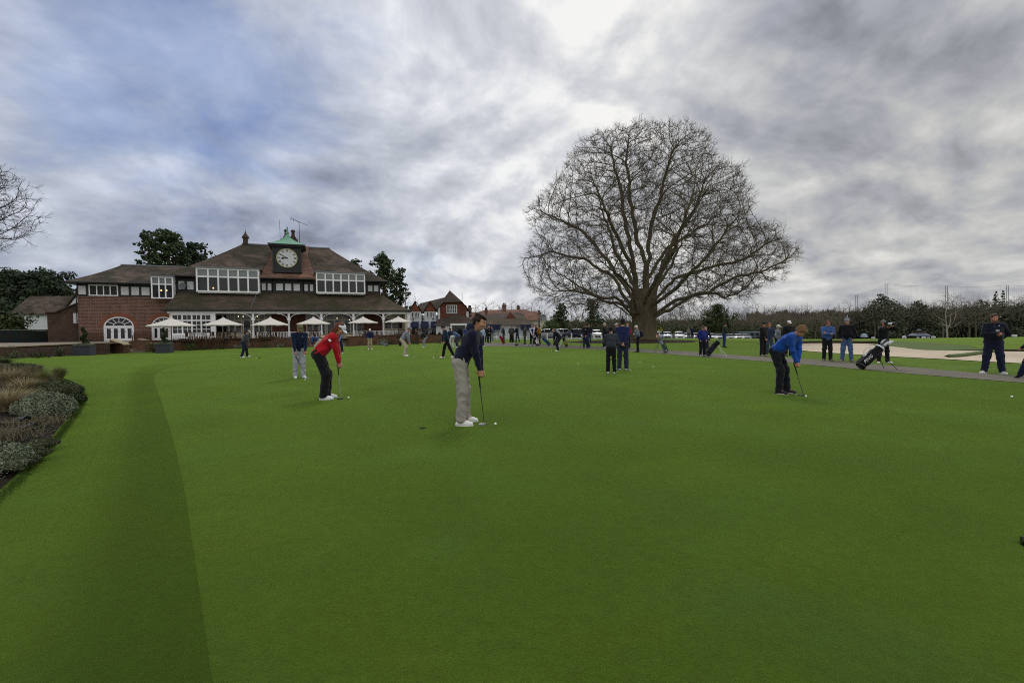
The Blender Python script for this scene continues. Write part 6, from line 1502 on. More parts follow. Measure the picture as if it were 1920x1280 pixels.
def golf_bag(loc, rz, tilt, sc, label, col, col2, clubs, clabel, headcovers=(), legs=True, text=None, legcol=None, clubcolor=None, accent=None, h=.86):
    """stand bag leaning at tilt degrees from upright towards local -x... its base at loc"""
    loc = Vector(loc); r_ = empty('golf_bag', loc, rz, label, 'golf bag', None, sc); th = R(tilt); M_ = Matrix.Rotation(th, 3, 'Y'); f = lambda p: M_ @ Vector(p)
    z0 = .135*math.sin(abs(th)); off = Vector((0, 0, z0)); F_ = lambda p: f(p)+off
    mb = MB(); prof = [(.02, 0), (.125, 0), (.135, .03), (.128, .25), (.118, .5), (.112, .72), (.125, .78), (.128, h), (.108, h), (.10, h-.06), (.0, h-.06)]; n = 16
    rows = [[tuple(F_((q*math.cos(2*math.pi*k/n), q*.88*math.sin(2*math.pi*k/n), z))) for k in range(n)] for q, z in prof]; mb.loft(rows, closed=True); mb.build('bag_body', fab(col), r_)
    mb = MB()
    for (x, y, z, sx_, sy_, sz_) in ((-.115, .0, .2, .07, .16, .3), (-.11, 0, .55, .06, .14, .22), (0, -.115, .35, .16, .05, .4), (0, .115, .35, .16, .05, .36)): mb.obox(F_((x, y, z)), sx_, sy_, sz_, M_)
    mb.build('pocket', fab(col2), r_)
    mb = MB(); mb.lathe([(.13, -.005), (.14, .0), (.14, .05), (.13, .055)], 16); o = mb.build('base', m_gutter, r_); o.rotation_euler = (0, th, 0); o.location = off
    mb = MB(); mb.lathe([(.132, h-.05), (.136, h-.02), (.130, h+.005), (.11, h+.005)], 16); o = mb.build('rim', fab(accent or col2), r_); o.rotation_euler = (0, th, 0); o.location = off
    mb = MB(); mb.tube([F_((-.12, 0, .75)), F_((-.25, .04, .62)), F_((-.27, .04, .45)), F_((-.14, 0, .28))], .022, 6, ry=.4); mb.tube([F_((-.12, .02, .7)), F_((-.22, -.06, .5)), F_((-.14, -.02, .3))], .018, 6, ry=.4); mb.build('strap', fab(accent or col2), r_)
    if legs:
        a = F_((.10, 0, .72)); lean = math.sin(th)
        for s in (1, -1):
            e = Vector((a.x+.16+.28*abs(lean), s*.24, 0)); mb = MB(); mb.tube([a+Vector((0, s*.04, 0)), e+Vector((0, 0, .015))], .009, 6); mb.ball(e+Vector((0, 0, .012)), .014, 6); mb.build('leg', legcol or m_shaft, r_)
    if text:
        cu = bpy.data.curves.new('lettering', 'FONT'); cu.body = text; cu.size = .14; cu.extrude = .003; cu.align_x = 'CENTER'; cu.space_character = 1.05; cu.shear = .2
        o = bpy.data.objects.new('tmp', cu); COL.objects.link(o); bpy.context.view_layer.update(); me = bpy.data.meshes.new_from_object(o.evaluated_get(bpy.context.evaluated_depsgraph_get())); bpy.data.objects.remove(o)
        me.materials.clear(); me.materials.append(fab((228, 228, 232))); lt_ = mesh_obj('lettering', me, r_); lt_.location = F_((-.045, -.152, .26)); 
        X = f((0, 0, 1)); Y = f((-1, 0, 0)); Z = X.cross(Y); lt_.matrix_local = Matrix.Translation(lt_.location) @ Matrix((X, Y, Z)).transposed().to_4x4()
    rr_ = random.Random(len(label)); Mw = Matrix.Rotation(rz, 3, 'Z')
    for k in range(clubs):
        x, y = rr_.uniform(-.07, .07), rr_.uniform(-.06, .06); L = rr_.uniform(.10, .26); b0 = F_((x, y, h-.3)); b1 = F_((x*1.25, y*1.25, h+L)); c_ = empty('golf_club', loc+Mw @ (b0*sc), rz, clabel, 'golf club', 'clubs standing in the '+clabel.split(' in the ')[-1], sc)
        d = (b1-b0); mb = MB(); mb.tube([(0, 0, 0), d], .006, 5); mb.build('shaft', m_shaft, c_); mb = MB(); dn = d.normalized(); sd_ = dn.cross(Vector((rr_.gauss(0, 1), rr_.gauss(0, 1), .2))).normalized()
        if k < len(headcovers): mb.tube([d-dn*.04, d+dn*.06, d+dn*.12], [.028, .045, .03], 8); mb.ball(d+dn*.11+sd_*.02, .042, 8); mb.build('headcover', fab(headcovers[k]), c_)
        else: mb.tube([d-dn*.01, d+dn*.02+sd_*.03, d+dn*.015+sd_*.075], [.008, .02, .024], 6, ry=.5); mb.build('head', plain('iron head', clubcolor or (165, 168, 172), .3, .1, metal=.8), c_)
    return r_
# ---------------------------------------------------------------- the golfers and spectators
def putt(lean=34, hz=.93, back=-.13, hx=.30, hzr=.66, al=(0, .13, 0), ar=(0, -.13, 0), hp=55, **k):
    w = Vector((hx, 0, hzr)); return skeleton(lean=lean, hip_back=back, hip_z=hz, headp=hp, wl=w+Vector((.0, .03, .05)), wr=w+Vector((.01, -.02, -.04)), pl_=(-.2, .7, -.3), pr_=(-.2, -.7, -.3), al=al, ar=ar, tl_=4, tr_=-4, neck=.25, **k)
def face(px_dir): return R(px_dir)
SKINNY = .96
def P_(px, py, h=0): return gpt(px, py, h)
NAVY, BLACK, KHAKI, WHITE = (26, 30, 56), (20, 20, 24), (168, 160, 150), (226, 226, 228)
YK = 1.0
def place(px, py, rz, hpx, J, *a, std=1.78, ref=None, Y=None, **k):
    """foot pixel -> ground; the scale comes from the figure's pixel height"""
    p = gpt(px, py) if Y is None else Vector((at(px, py, Y).x, Y, 0)); 
    if Y is not None: p.z = g(p.x, p.y)
    top = max(J['head'].z+.12, J['neck'].z+.1); sc = min(1.09, max(.86, hpx/F0*p.y/top))
    rz -= math.degrees(math.atan2(p.x, p.y))*YK; r_ = build_person(p, R(rz), sc, k.pop('label'), J, *a, **k); return r_, p, sc
# 1 main golfer
J = putt(lean=25, hz=.957, back=-.07, hx=.235, hzr=.735, hp=24, heady=-10, al=(-.02, .16, 0), ar=(-.06, -.13, 0), twist=-8)
r1, p1, s1 = place(874, 795, -8, 207, J, (24, 27, 50), (156, 150, 142), (226, 226, 224), hair=(46, 32, 24), label='young golfer in navy hooded top and pale trousers, bent over his putt in the centre', h=.0095, detail=True, hood=True, seed=1, zip_=(90, 92, 110), slim=True, hand='grip')
bp = P_(929, 796)
hw = W2(p1, r1.rotation_euler.z, s1, (.25, 0, .72)); putter(W2(p1, r1.rotation_euler.z, s1, (.20, .0, .80)), P_(908, 797), 'black shafted putter in the hands of the central golfer, silver head by the ball', head=(150, 152, 156), hd=(.2, 1, 0))
ball(929, 795, 'white golf ball just right of the central golfer\'s putter head')
# 2 woman in red
J = putt(lean=38, hz=.93, back=-.14, hx=.26, hzr=.64, hp=42, heady=-12, al=(0, .15, 0), ar=(-.05, -.10, 0), twist=-5)
r2, p2, s2 = place(613, 748, -6, 143, J, (168, 18, 34), (22, 22, 26), (226, 228, 232), hair=(98, 52, 34), cap=(228, 230, 238), longhair=True, label='woman golfer in red top, black trousers and white cap with long auburn hair, putting', h=.011, detail=True, seed=2, fat=1.02, wide_leg=1.1, logo=[('shr', (235, 235, 240), -.075, -.08, .0, .055)])
putter(W2(p2, r2.rotation_euler.z, s2, (.22, 0, .73)), P_(640, 748.5), 'steel shafted putter held by the woman in red', m_shaft, (60, 62, 66), hd=(.2, 1, 0)); ball(653.5, 745.5, 'white golf ball just right of the red-topped woman\'s putter')
# 3 olive cap man
J = skeleton(lean=12, hip_back=-.03, headp=38, heady=8, wl=(.26, .13, .80), wr=(.26, -.16, .72), al=(.03, .10, 0), ar=(-.06, -.12, 0), tl_=14, tr_=-8)
r3, p3, s3 = place(562, 709, -78, 100, J, (22, 32, 58), (160, 164, 172), (214, 214, 216), hair=(120, 82, 60), cap=(96, 100, 62), label='golfer in olive cap, dark navy jumper and light grey trousers looking down at his putter', h=.012, seed=3, fat=1.06, collar=(214, 214, 216), logo=[('chest', (230, 230, 234), .07, .08, .135, .025)], skin=m_skin2)
putter(W2(p3, r3.rotation_euler.z, s3, (.30, -.17, .72)), P_(577, 709), 'steel putter held low by the olive-capped golfer', m_shaft, (170, 172, 176), hd=(1, .2, 0)); ball(572.5, 712, 'white golf ball by the olive-capped golfer\'s shoes')
# 4 boy in blue
J = putt(lean=48, hz=.935, back=-.15, hx=.27, hzr=.64, hp=62, heady=-20, al=(.02, .13, 0), ar=(-.04, -.12, 0), twist=-10)
r4, p4, s4 = place(1469, 738, -22, 128, J, (26, 74, 160), (24, 25, 32), (44, 40, 44), hair=(120, 88, 60), label='boy in bright blue top and black trousers with curly fair hair, putting', h=.0105, detail=True, seed=4, slim=True, sole=(200, 196, 190), collar=(20, 40, 96))
putter(W2(p4, r4.rotation_euler.z, s4, (.20, 0, .69)), P_(1506, 742), 'black shafted putter held by the boy in blue', head=(50, 50, 55), hd=(.2, 1, 0)); ball(1511, 743, 'white golf ball touching the blue boy\'s putter head')
# 5 / 6 the pair seen from behind
J = skeleton(lean=3, headp=12, wl=(.20, .10, 1.02), wr=(.20, -.10, 1.02), tl_=16, tr_=-14)
place(1146, 700, 88, 87, J, (52, 58, 68), (18, 18, 22), (200, 200, 204), hair=(16, 16, 20), beanie=(18, 18, 24), label='short person in charcoal jacket and black trousers seen from behind beside the navy puffer jacket', h=.013, seed=5, jacket_len=.05, std=1.5, logo=[('chest', (210, 212, 216), -.02, .28, -.11, .03)])
J = skeleton(lean=2, headp=10, heady=8, wl=(-.17, .03, .93), wr=(-.18, -.03, .95), pl_=(-.5, 1, 0), pr_=(-.5, -1, 0), tl_=20, tr_=-16)
place(1168, 694, 92, 96, J, (30, 38, 76), (36, 44, 62), (170, 172, 178), hair=(40, 34, 30), beanie=(22, 22, 34), beanpom=(22, 22, 34), puffer=True, label='man in navy quilted jacket and bobble hat seen from behind, hands clasped at his back', h=.012, seed=6, sole=(210, 210, 212), jacket_len=.03)
# others: (px, py, heading, hpx, pose, top, legs, shoes, kwargs)
STAND = lambda **k: skeleton(**{**dict(lean=2, headp=8), **k})
POCK = dict(wl=(.10, .20, .93), wr=(.10, -.20, .93), pl_=(-.6, 1, 0), pr_=(-.6, -1, 0))
FRONT = dict(wl=(.22, .04, 1.06), wr=(.23, -.03, 1.04), pl_=(-.2, 1, -.3), pr_=(-.2, -1, -.3))
CROSS = dict(wl=(.22, -.06, 1.20), wr=(.24, .06, 1.17), pl_=(.1, 1, -.5), pr_=(.1, -1, -.5))
LOW = dict(wl=(.17, .05, .88), wr=(.18, -.03, .86), pl_=(-.3, 1, -.2), pr_=(-.3, -1, -.2))
def mk(px, py, rz, hpx, J, top, legs, shoes, label, **k): return place(px, py, rz, hpx, J, top, legs, shoes, label=label, h=k.pop('h', .015), seed=int(px), **k)
r7, p7, s7 = mk(459, 670, -12, 51, putt(lean=22, hz=.93, back=-.06, hx=.22, hzr=.74, hp=40, al=(.10, .22, 0), ar=(-.12, -.22, 0)), (68, 72, 74), (26, 32, 56), WHITE, 'stooping golfer in grey top, navy trousers and pale cap, alone on the left', cap=(196, 198, 196), hair=(60, 50, 42))
putter(W2(p7, r7.rotation_euler.z, s7, (.20, 0, .80)), P_(487, 671.5), 'dark putter of the grey-topped golfer on the left, resting on the turf', head=(30, 30, 34)); ball(480.5, 671, 'white golf ball beside the grey-topped golfer on the left')
mk(594, 662.5, 168, 37, putt(lean=62, hz=.86, back=-.2, hx=.32, hzr=.62, hp=80), (46, 62, 104), (186, 176, 156), WHITE, 'golfer in blue jumper and beige trousers bent double behind the olive-capped man', cap=WHITE, hair=(90, 70, 55))
r8, p8, s8 = mk(636, 662.5, -92, 52, putt(lean=28, hz=.92, back=-.1, hx=.26, hzr=.72, hp=55, al=(0, .20, 0), ar=(0, -.20, 0)), (104, 122, 170), (26, 32, 58), WHITE, 'golfer in navy waistcoat with light blue sleeves putting behind the woman in red', vest=(26, 32, 60), cap=(60, 70, 80), hair=(60, 50, 44))
putter(W2(p8, r8.rotation_euler.z, s8, (.24, 0, .80)), P_(637, 663), 'steel putter of the golfer with light blue sleeves', m_shaft, (150, 150, 155), mallet=False)
mk(694, 655, -86, 44, STAND(heady=5, wl=(.04, .26, .88), wr=(.10, -.22, .93)), (26, 36, 70), (160, 148, 122), WHITE, 'golfer standing upright in navy jacket, khaki trousers and white cap before the steps', cap=WHITE, hair=(120, 100, 90))
r9, p9, s9 = mk(759, 668, -10, 57, putt(lean=33, hz=.90, back=-.12, hx=.26, hzr=.70, hp=45), (128, 132, 142), (176, 168, 150), WHITE, 'golfer in pale grey jumper, beige trousers and grey woolly hat, putting by the wall', beanie=(122, 126, 140), hair=(90, 75, 60), fat=1.05)
putter(W2(p9, r9.rotation_euler.z, s9, (.22, 0, .78)), P_(773, 667), 'putter of the golfer in the pale grey jumper', m_shaft, (60, 60, 64))
mk(783, 645, 160, 36, STAND(lean=12, **FRONT), (62, 52, 42), (58, 52, 40), (50, 46, 40), 'person in brown camouflage jacket facing the black-topped golfer near the brick wall', hair=(70, 50, 40))
mk(796, 651, 190, 38, putt(lean=40, hz=.89, back=-.14, hx=.26, hzr=.68, hp=50), (26, 26, 30), (132, 138, 150), WHITE, 'golfer in black top and grey trousers bending forward by the brick wall', hair=(70, 52, 42))
J = skeleton(lean=10, hip_back=.0, headp=42, heady=-4, wl=(.14, .20, .86), wr=(.26, -.12, .78), al=(-.34, .10, .03), ar=(.20, -.10, 0), tl_=6, tr_=-10)
r10, p10, s10 = mk(838, 671, 186, 61, J, (26, 44, 66), (20, 20, 24), WHITE, 'golfer striding left in dark teal jumper and black trousers with white shoes', hair=(40, 30, 26), h=.013)
putter(W2(p10, r10.rotation_euler.z, s10, (.28, -.14, .86)), P_(815, 669), 'thin putter trailed by the striding golfer in dark teal', m_shaftb, (190, 190, 192), mallet=False)
mk(847, 652, 120, 44, putt(lean=30, hz=.91, hp=30), (26, 34, 62), (196, 196, 200), WHITE, 'golfer in navy top and white trousers just behind the striding golfer', hair=(52, 40, 34))
mk(858, 651, 200, 40, putt(lean=50, hz=.89, hp=60), (74, 106, 152), (62, 66, 78), WHITE, 'golfer in light blue top stooping right of the striding golfer', hair=(70, 60, 50))
mk(874, 642, -80, 34, STAND(**POCK), (52, 66, 122), (52, 54, 60), (60, 60, 60), 'man in royal blue jacket standing left of the shop doorway, behind the central golfer', hair=(60, 55, 50), h=.02)
mk(904, 650, -60, 38, STAND(lean=4, wl=(.15, .2, .9)), (168, 182, 204), (30, 38, 66), WHITE, 'golfer in pale blue top and navy trousers half hidden by the central golfer', hair=(70, 60, 50), h=.018)
# the crowd on the path, left to right
CR_ = [(912, 641, -70, 31, STAND(**POCK), (24, 26, 34), (24, 26, 34), (30, 30, 32), 'spectator all in black at the left end of the path crowd', dict(cap=(30, 32, 40), hair=(60, 50, 44))),
 (917.5, 643, -88, 33, STAND(**FRONT), (22, 24, 32), (22, 24, 30), (30, 30, 32), 'white haired spectator in black with a pale shirt front', dict(hair=(180, 175, 170), collar=(220, 220, 225), logo=[('chest', (220, 220, 226), 0, .06, .14, .05)])),
 (923.5, 641, 200, 32, STAND(**POCK), (70, 84, 124), (120, 122, 128), WHITE, 'spectator in slate blue jacket and grey trousers beside the white haired man', dict(hair=(90, 80, 76))),
 (944.5, 642, 200, 32, STAND(**FRONT), (32, 42, 66), (48, 62, 84), (60, 56, 50), 'spectator in navy coat and blue jeans next to the red golf bag', dict(hair=(150, 130, 118))),
 (959.5, 643.5, -92, 34, STAND(**POCK), (46, 48, 54), (20, 20, 24), WHITE, 'spectator in wide black trousers carrying a grey rucksack across the chest', dict(hair=(40, 34, 32), fat=1.12, wide_leg=1.35, vest=(70, 72, 78))),
 (970, 641, 150, 33, STAND(lean=4, al=(.1, .12, 0), ar=(-.18, -.12, 0), **FRONT), (30, 32, 40), (40, 52, 80), (34, 34, 38), 'spectator leaning back in black jacket and blue jeans with legs apart', dict(hair=(50, 40, 36))),
 (984, 647.5, 20, 36, STAND(**POCK), (44, 48, 44), (70, 72, 56), WHITE, 'spectator in dark green rucksack jacket and camouflage trousers', dict(cap=(50, 54, 48), hair=(70, 60, 50))),
 (998, 647, -84, 40, STAND(**LOW), (196, 200, 210), (22, 24, 30), WHITE, 'red-faced man in dark blue waistcoat with white sleeves behind the red and white headcovers', dict(hair=(150, 120, 104), vest=(34, 44, 92), fat=1.05)),
 (1005, 645, -60, 36, STAND(**POCK), (40, 24, 30), (24, 24, 30), (30, 30, 34), 'spectator in maroon black jacket just behind the man with white sleeves', dict(hair=(60, 44, 38))),
 (1012, 645.5, 170, 36, STAND(**CROSS), (150, 112, 30), (60, 50, 26), (34, 34, 34), 'spectator in mustard yellow coat, arms folded', dict(hair=(40, 32, 30)))]
for px, py, rz, hp, J, a, b, c, lab, k in CR_: mk(px, py, rz, hp, J, a, b, c, lab, **{**dict(h=.018), **k})
r11, p11, s11 = mk(1046, 658.5, 184, 43, putt(lean=44, hz=.90, back=-.14, hx=.25, hzr=.66, hp=58), (18, 18, 22), (26, 28, 42), WHITE, 'golfer all in black bending left over a putt in front of the golf bags', beanie=(20, 20, 24), h=.014)
putter(W2(p11, r11.rotation_euler.z, s11, (.22, 0, .74)), P_(1036, 659), 'dark putter of the golfer all in black', head=(40, 40, 44)); ball(1034, 658.5, 'white golf ball left of the golfer all in black')
mk(1098, 652, -88, 45, STAND(**LOW), (22, 22, 28), (38, 50, 76), (36, 36, 40), 'spectator in black jacket with white chest badge behind the navy golf bag', hair=(70, 56, 48), cap=(40, 28, 30), logo=[('chest', (210, 210, 214), -.02, .04, .145, .06)], h=.015)
mk(1105, 644, -110, 36, STAND(**POCK), (30, 34, 50), (40, 52, 84), (36, 36, 40), 'spectator in dark navy coat just behind the badge-fronted black jacket', hair=(120, 90, 78), h=.017)
mk(1133, 652, -20, 47, STAND(headp=4, **LOW), (24, 26, 34), (22, 24, 32), (170, 170, 175), 'white haired man in long black jacket left of the two people seen from behind', hair=(176, 166, 156), h=.015, jacket_len=.04)
mk(1146, 652, -100, 42, STAND(**FRONT), (24, 26, 36), (24, 24, 30), (36, 36, 40), 'dark hatted spectator showing just above the short charcoal-jacketed person', beanie=(20, 22, 30), h=.018)
mk(1158, 652, 180, 46, STAND(**FRONT), (40, 44, 60), (24, 24, 30), (36, 36, 40), 'spectator in white peaked cap glimpsed beside the bobble hat', cap=(214, 214, 218), hair=(120, 100, 90), h=.018)
mk(1177, 654, -100, 47, STAND(**FRONT), (150, 22, 44), (24, 24, 30), (36, 36, 40), 'red-topped spectator half hidden behind the bobble hat man', hair=(170, 130, 110), skin=m_skin2, h=.018)
r12, p12, s12 = mk(1196, 660, 200, 50, STAND(lean=4, headp=30, wl=(.24, .10, 1.14), wr=(.24, -.08, 1.16), al=(.06, .11, 0), ar=(-.06, -.11, 0), pl_=(-.2, 1, -.5), pr_=(-.2, -1, -.5)), (104, 110, 120), (20, 20, 26), (26, 26, 28), 'white haired man in grey jacket with a dark rucksack, looking down at his hands', hair=(206, 200, 192), zip_=(220, 220, 225), h=.013, fat=1.08, skin=m_skin2)
rk = empty('rucksack', W2(p12, r12.rotation_euler.z, s12, (-.24, 0, 1.18)), r12.rotation_euler.z, 'dark rucksack worn by the white haired man in grey', 'rucksack'); mb = MB(); mb.ball((0, 0, 0), .2, 12, 0, (.62, .85, 1.1)); mb.ball((-.10, 0, -.06), .11, 10, 0, (.6, 1, .9)); mb.build('bag_body', fab((28, 30, 44)), rk)
for s in (1, -1): mb = MB(); mb.tube([(.08, s*.10, .16), (.22, s*.12, .23), (.34, s*.12, .14), (.36, s*.13, -.02), (.22, s*.2, -.14), (.10, s*.14, -.16)], .016, 5, ry=.5); mb.build('strap', fab((28, 30, 44)), rk)
mk(1317, 667.5, -62, 57, STAND(heady=-8, **POCK), (26, 40, 110), (20, 20, 26), (170, 170, 176), 'stout man in black and royal blue jacket beside the black silver-legged golf bag', cap=(60, 60, 62), hair=(120, 110, 104), h=.013, fat=1.15, zip_=(180, 50, 40), stripe=(18, 18, 24))
mk(1323, 665, -80, 52, STAND(**POCK), (24, 28, 60), (34, 42, 66), (60, 60, 64), 'spectator hidden behind the stout man, fair head and jeans showing', hair=(160, 140, 110), h=.018)
mk(1357.5, 651, 10, 46, STAND(headp=18, **FRONT), (42, 48, 40), (34, 52, 92), (40, 36, 32), 'spectator in dark green coat and blue jeans standing alone on the grass beyond the path', hair=(40, 34, 30), beanie=(34, 36, 34), h=.015)
mk(1430.5, 667.5, -40, 64, STAND(**LOW), (20, 20, 24), (20, 20, 24), (150, 140, 130), 'man all in black with black cap, left end of the group of four', cap=(22, 20, 24), hair=(60, 50, 44), h=.013, fat=1.1, skin=m_skin2)
mk(1443, 664, -95, 59, STAND(**POCK), (48, 58, 78), (60, 74, 98), (44, 40, 36), 'man in slate blue jacket with white collar, second in the group of four', hair=(110, 86, 74), collar=(225, 225, 228), h=.013, fat=1.06, skin=m_skin2)
mk(1457.5, 666, -20, 57, STAND(**POCK), (128, 134, 146), (26, 34, 64), (60, 60, 64), 'person in grey body warmer with white cap, third in the group of four', cap=(216, 216, 220), hair=(170, 168, 165), h=.014)
mk(1478, 667, -60, 66, STAND(**POCK), (20, 22, 28), (24, 24, 30), (60, 60, 64), 'tall man in black jacket and white cap directly behind the boy in blue', cap=(222, 222, 226), hair=(60, 44, 36), beard=(54, 42, 36), h=.013, fat=1.06)
mk(1551, 676.5, -82, 76, STAND(heady=18, wl=CROSS['wl'], wr=CROSS['wr'], pl_=CROSS['pl_'], pr_=CROSS['pr_'], tl_=28, tr_=-20), (62, 92, 148), (22, 22, 26), (120, 106, 92), 'man with folded arms in denim blue jumper, black trousers and sunglasses', hair=(92, 58, 42), glasses=True, h=.0125, fat=1.0, skin=m_skin2, stripe=(190, 192, 200))
mk(1587.5, 678, -90, 81, STAND(headp=14, tl_=24, tr_=-22, al=(0, .15, 0), ar=(0, -.15, 0), **POCK), (18, 18, 26), (70, 96, 136), (130, 116, 100), 'man in black padded coat, blue jeans and grey bobble hat, hands in pockets', beanie=(128, 132, 144), beanpom=(120, 122, 134), hair=(80, 60, 50), h=.0125, fat=1.12, jacket_len=.0)
# photographer
J = skeleton(lean=-2, headp=-2, heady=-4, wl=(.30, .16, 1.50), wr=(.20, -.07, 1.46), pl_=(0, 1, -.35), pr_=(0, -1, -.25), al=(0, .17, 0), ar=(0, -.19, 0), tl_=25, tr_=-40)
rp, pp, sp = mk(1656, 681, -52, 81, J, (18, 19, 24), (20, 20, 24), WHITE, 'photographer all in black raising a camera with a long white lens', cap=(110, 108, 104), hair=(90, 80, 74), h=.0125, fat=1.05, skin=m_skin2, jacket_len=.02)
cm = empty('camera_with_lens', W2(pp, rp.rotation_euler.z, sp, (.20, -.01, 1.60)), rp.rotation_euler.z+R(6), 'black camera with long white telephoto lens at the photographer\'s eye', 'camera')
mb = MB(); mb.box(-.05, .06, -.075, .075, -.055, .05); mb.box(-.04, .05, -.03, .03, .05, .085); mb.build('camera_body', m_gutter, cm)
mb = MB(); mb.tube([(.06, 0, 0), (.14, 0, 0), (.16, 0, 0), (.26, 0, 0)], [.045, .045, .055, .06], 16); mb.build('lens', m_panel, cm); mb = MB(); mb.tube([(.26, 0, 0), (.36, 0, 0)], [.064, .075], 16); mb.tube([(.355, 0, 0), (.362, 0, 0)], [.06, .06], 16); mb.build('lens_hood', m_gutter, cm)
# man with the cup
J = skeleton(lean=0, headp=4, heady=6, wl=(-.12, .14, 1.0), wr=(.24, .02, 1.17), pl_=(-.1, 1, 0), pr_=(.0, -1, -.45), al=(0, .18, 0), ar=(0, -.18, 0), tl_=26, tr_=-34)
r13, p13, s13 = mk(1862, 700.5, -84, 112, J, (20, 24, 40), (24, 30, 56), (214, 214, 218), 'large man in black navy jacket and navy trousers holding a takeaway cup', hair=(66, 56, 52), beard=(110, 84, 72), h=.0115, fat=1.2, skin=m_skin2, logo=[('chest', (210, 210, 214), .09, .11, .16, .028)], zip_=(60, 64, 80), detail=True, wide_leg=1.12)
cup = empty('takeaway_cup', W2(p13, r13.rotation_euler.z, s13, (.30, .045, 1.165)), 0, 'white takeaway cup with dark sleeve in the large man\'s hand', 'cup'); mb = MB(); mb.lathe([(0, 0), (.028, 0), (.038, .10), (0, .10)], 14); mb.build('cup_body', fab((90, 70, 62)), cup)
mb = MB(); mb.lathe([(.040, .10), (.041, .115), (.036, .122), (0, .122)], 14); mb.build('lid', m_white, cup)
# person cut by the right edge
J = skeleton(lean=4, headp=10, heady=10, wl=(.26, .08, .98), wr=(.26, -.06, .98), al=(.0, .14, 0), ar=(.30, -.12, 0), tl_=0, tr_=0)
mk(1938, 711, 182, 104, J, (18, 20, 28), (26, 32, 62), (34, 34, 38), 'dark clad person cut off by the right edge of the picture', hair=(50, 40, 36), h=.0125, fat=1.05)
# people near the car park and the shops
mk(1291, 637.5, -90, 20, STAND(**POCK), (120, 124, 134), (40, 44, 60), (60, 60, 60), 'tiny figure in grey between the parked cars', hair=(60, 50, 40), h=.024, Y=72)
mk(1297.5, 637.5, -90, 24, STAND(**POCK), (26, 36, 70), (26, 30, 50), (60, 60, 60), 'tiny figure in navy between the parked cars', hair=(60, 50, 40), h=.024, Y=72)
for px, c, lab in ((808, (30, 32, 38), 'person in dark jacket standing under the largest navy awning'), (824, (40, 36, 34), 'person in dark clothes by the white shop wall'), (842, (24, 26, 34), 'person in the open shop doorway')):
    mk(px, 632, -90, 18, STAND(**FRONT), c, (36, 38, 44), (40, 40, 40), lab, hair=(50, 40, 36), h=.024, Y=70.5)

# ---------------------------------------------------------------- golf bags
BL = 'iron head showing above the rim in the '
golf_bag(P_(1608, 693)+Vector((.12, .05, 0)), R(2), 48, 1.10, 'large black and white stand bag with bold white letters tilted beside the path', (18, 18, 24), (20, 20, 26), 8, BL+'large lettered bag', headcovers=[(216, 216, 220), (205, 205, 210), (180, 182, 188), (60, 60, 66)], text='PING', legcol=m_shaftb, accent=(198, 200, 208))
golf_bag(P_(1326, 668), R(-4), 40, 1.0, 'black golf bag with silver legs beside the stout man in blue', (20, 20, 28), (26, 28, 44), 8, BL+'black bag with silver legs', headcovers=[(30, 30, 36)], legcol=m_white)
golf_bag(P_(1249, 661.5), R(176), 26, .98, 'grey and green golf bag with red headcover near the path right of the oak', (128, 134, 142), (52, 74, 68), 5, BL+'grey and green bag', headcovers=[(150, 26, 30), (196, 130, 40), (200, 200, 204)], legcol=m_shaftb)
golf_bag(P_(1105, 652.5), R(172), 30, 1.0, 'navy golf bag with pale headcovers in front of the badge-fronted spectator', (28, 32, 66), (24, 26, 44), 5, BL+'navy bag', headcovers=[(206, 210, 208), (190, 194, 190), (210, 210, 214)], legcol=m_shaftb)
golf_bag(P_(1063, 650.5), R(176), 24, .95, 'slim black golf bag with yellow green stripe right of the golfer all in black', (24, 26, 26), (120, 118, 60), 4, BL+'slim black bag', headcovers=[(205, 205, 205)], legcol=m_white)
golf_bag(P_(1031, 648.5), R(178), 46, 1.0, 'blue and teal golf bag leaning far over left of the golfer all in black', (36, 58, 98), (26, 60, 84), 4, BL+'blue and teal bag', legs=True, legcol=m_shaftb)
golf_bag(P_(1039, 648), R(0), 30, .95, 'plain black golf bag just left of the golfer all in black', (20, 20, 24), (26, 26, 30), 3, BL+'plain black bag beside the golfer in black')
golf_bag(P_(1009, 648.5), R(178), 22, 1.0, 'black and white golf bag with red headcovers in front of the mustard coat', (24, 24, 28), (206, 206, 210), 5, BL+'black and white bag by the mustard coat', headcovers=[(170, 30, 60), (214, 214, 220), (60, 70, 130)])
golf_bag(P_(945, 645), R(178), 28, 1.0, 'bright red golf bag standing in the middle of the crowd', (138, 16, 30), (116, 12, 26), 5, BL+'bright red bag', headcovers=[(210, 210, 214), (40, 40, 44)])
golf_bag(P_(750, 648.5), R(10), 8, 1.0, 'upright black golf bag behind the golfer in the pale grey jumper', (22, 24, 30), (28, 30, 38), 4, BL+'upright black bag', legs=False)
golf_bag(P_(727, 649), R(175), 78, .85, 'grey golf bag lying nearly flat on the turf below the garden wall', (96, 100, 116), (120, 124, 140), 3, BL+'grey bag lying flat', legs=False)
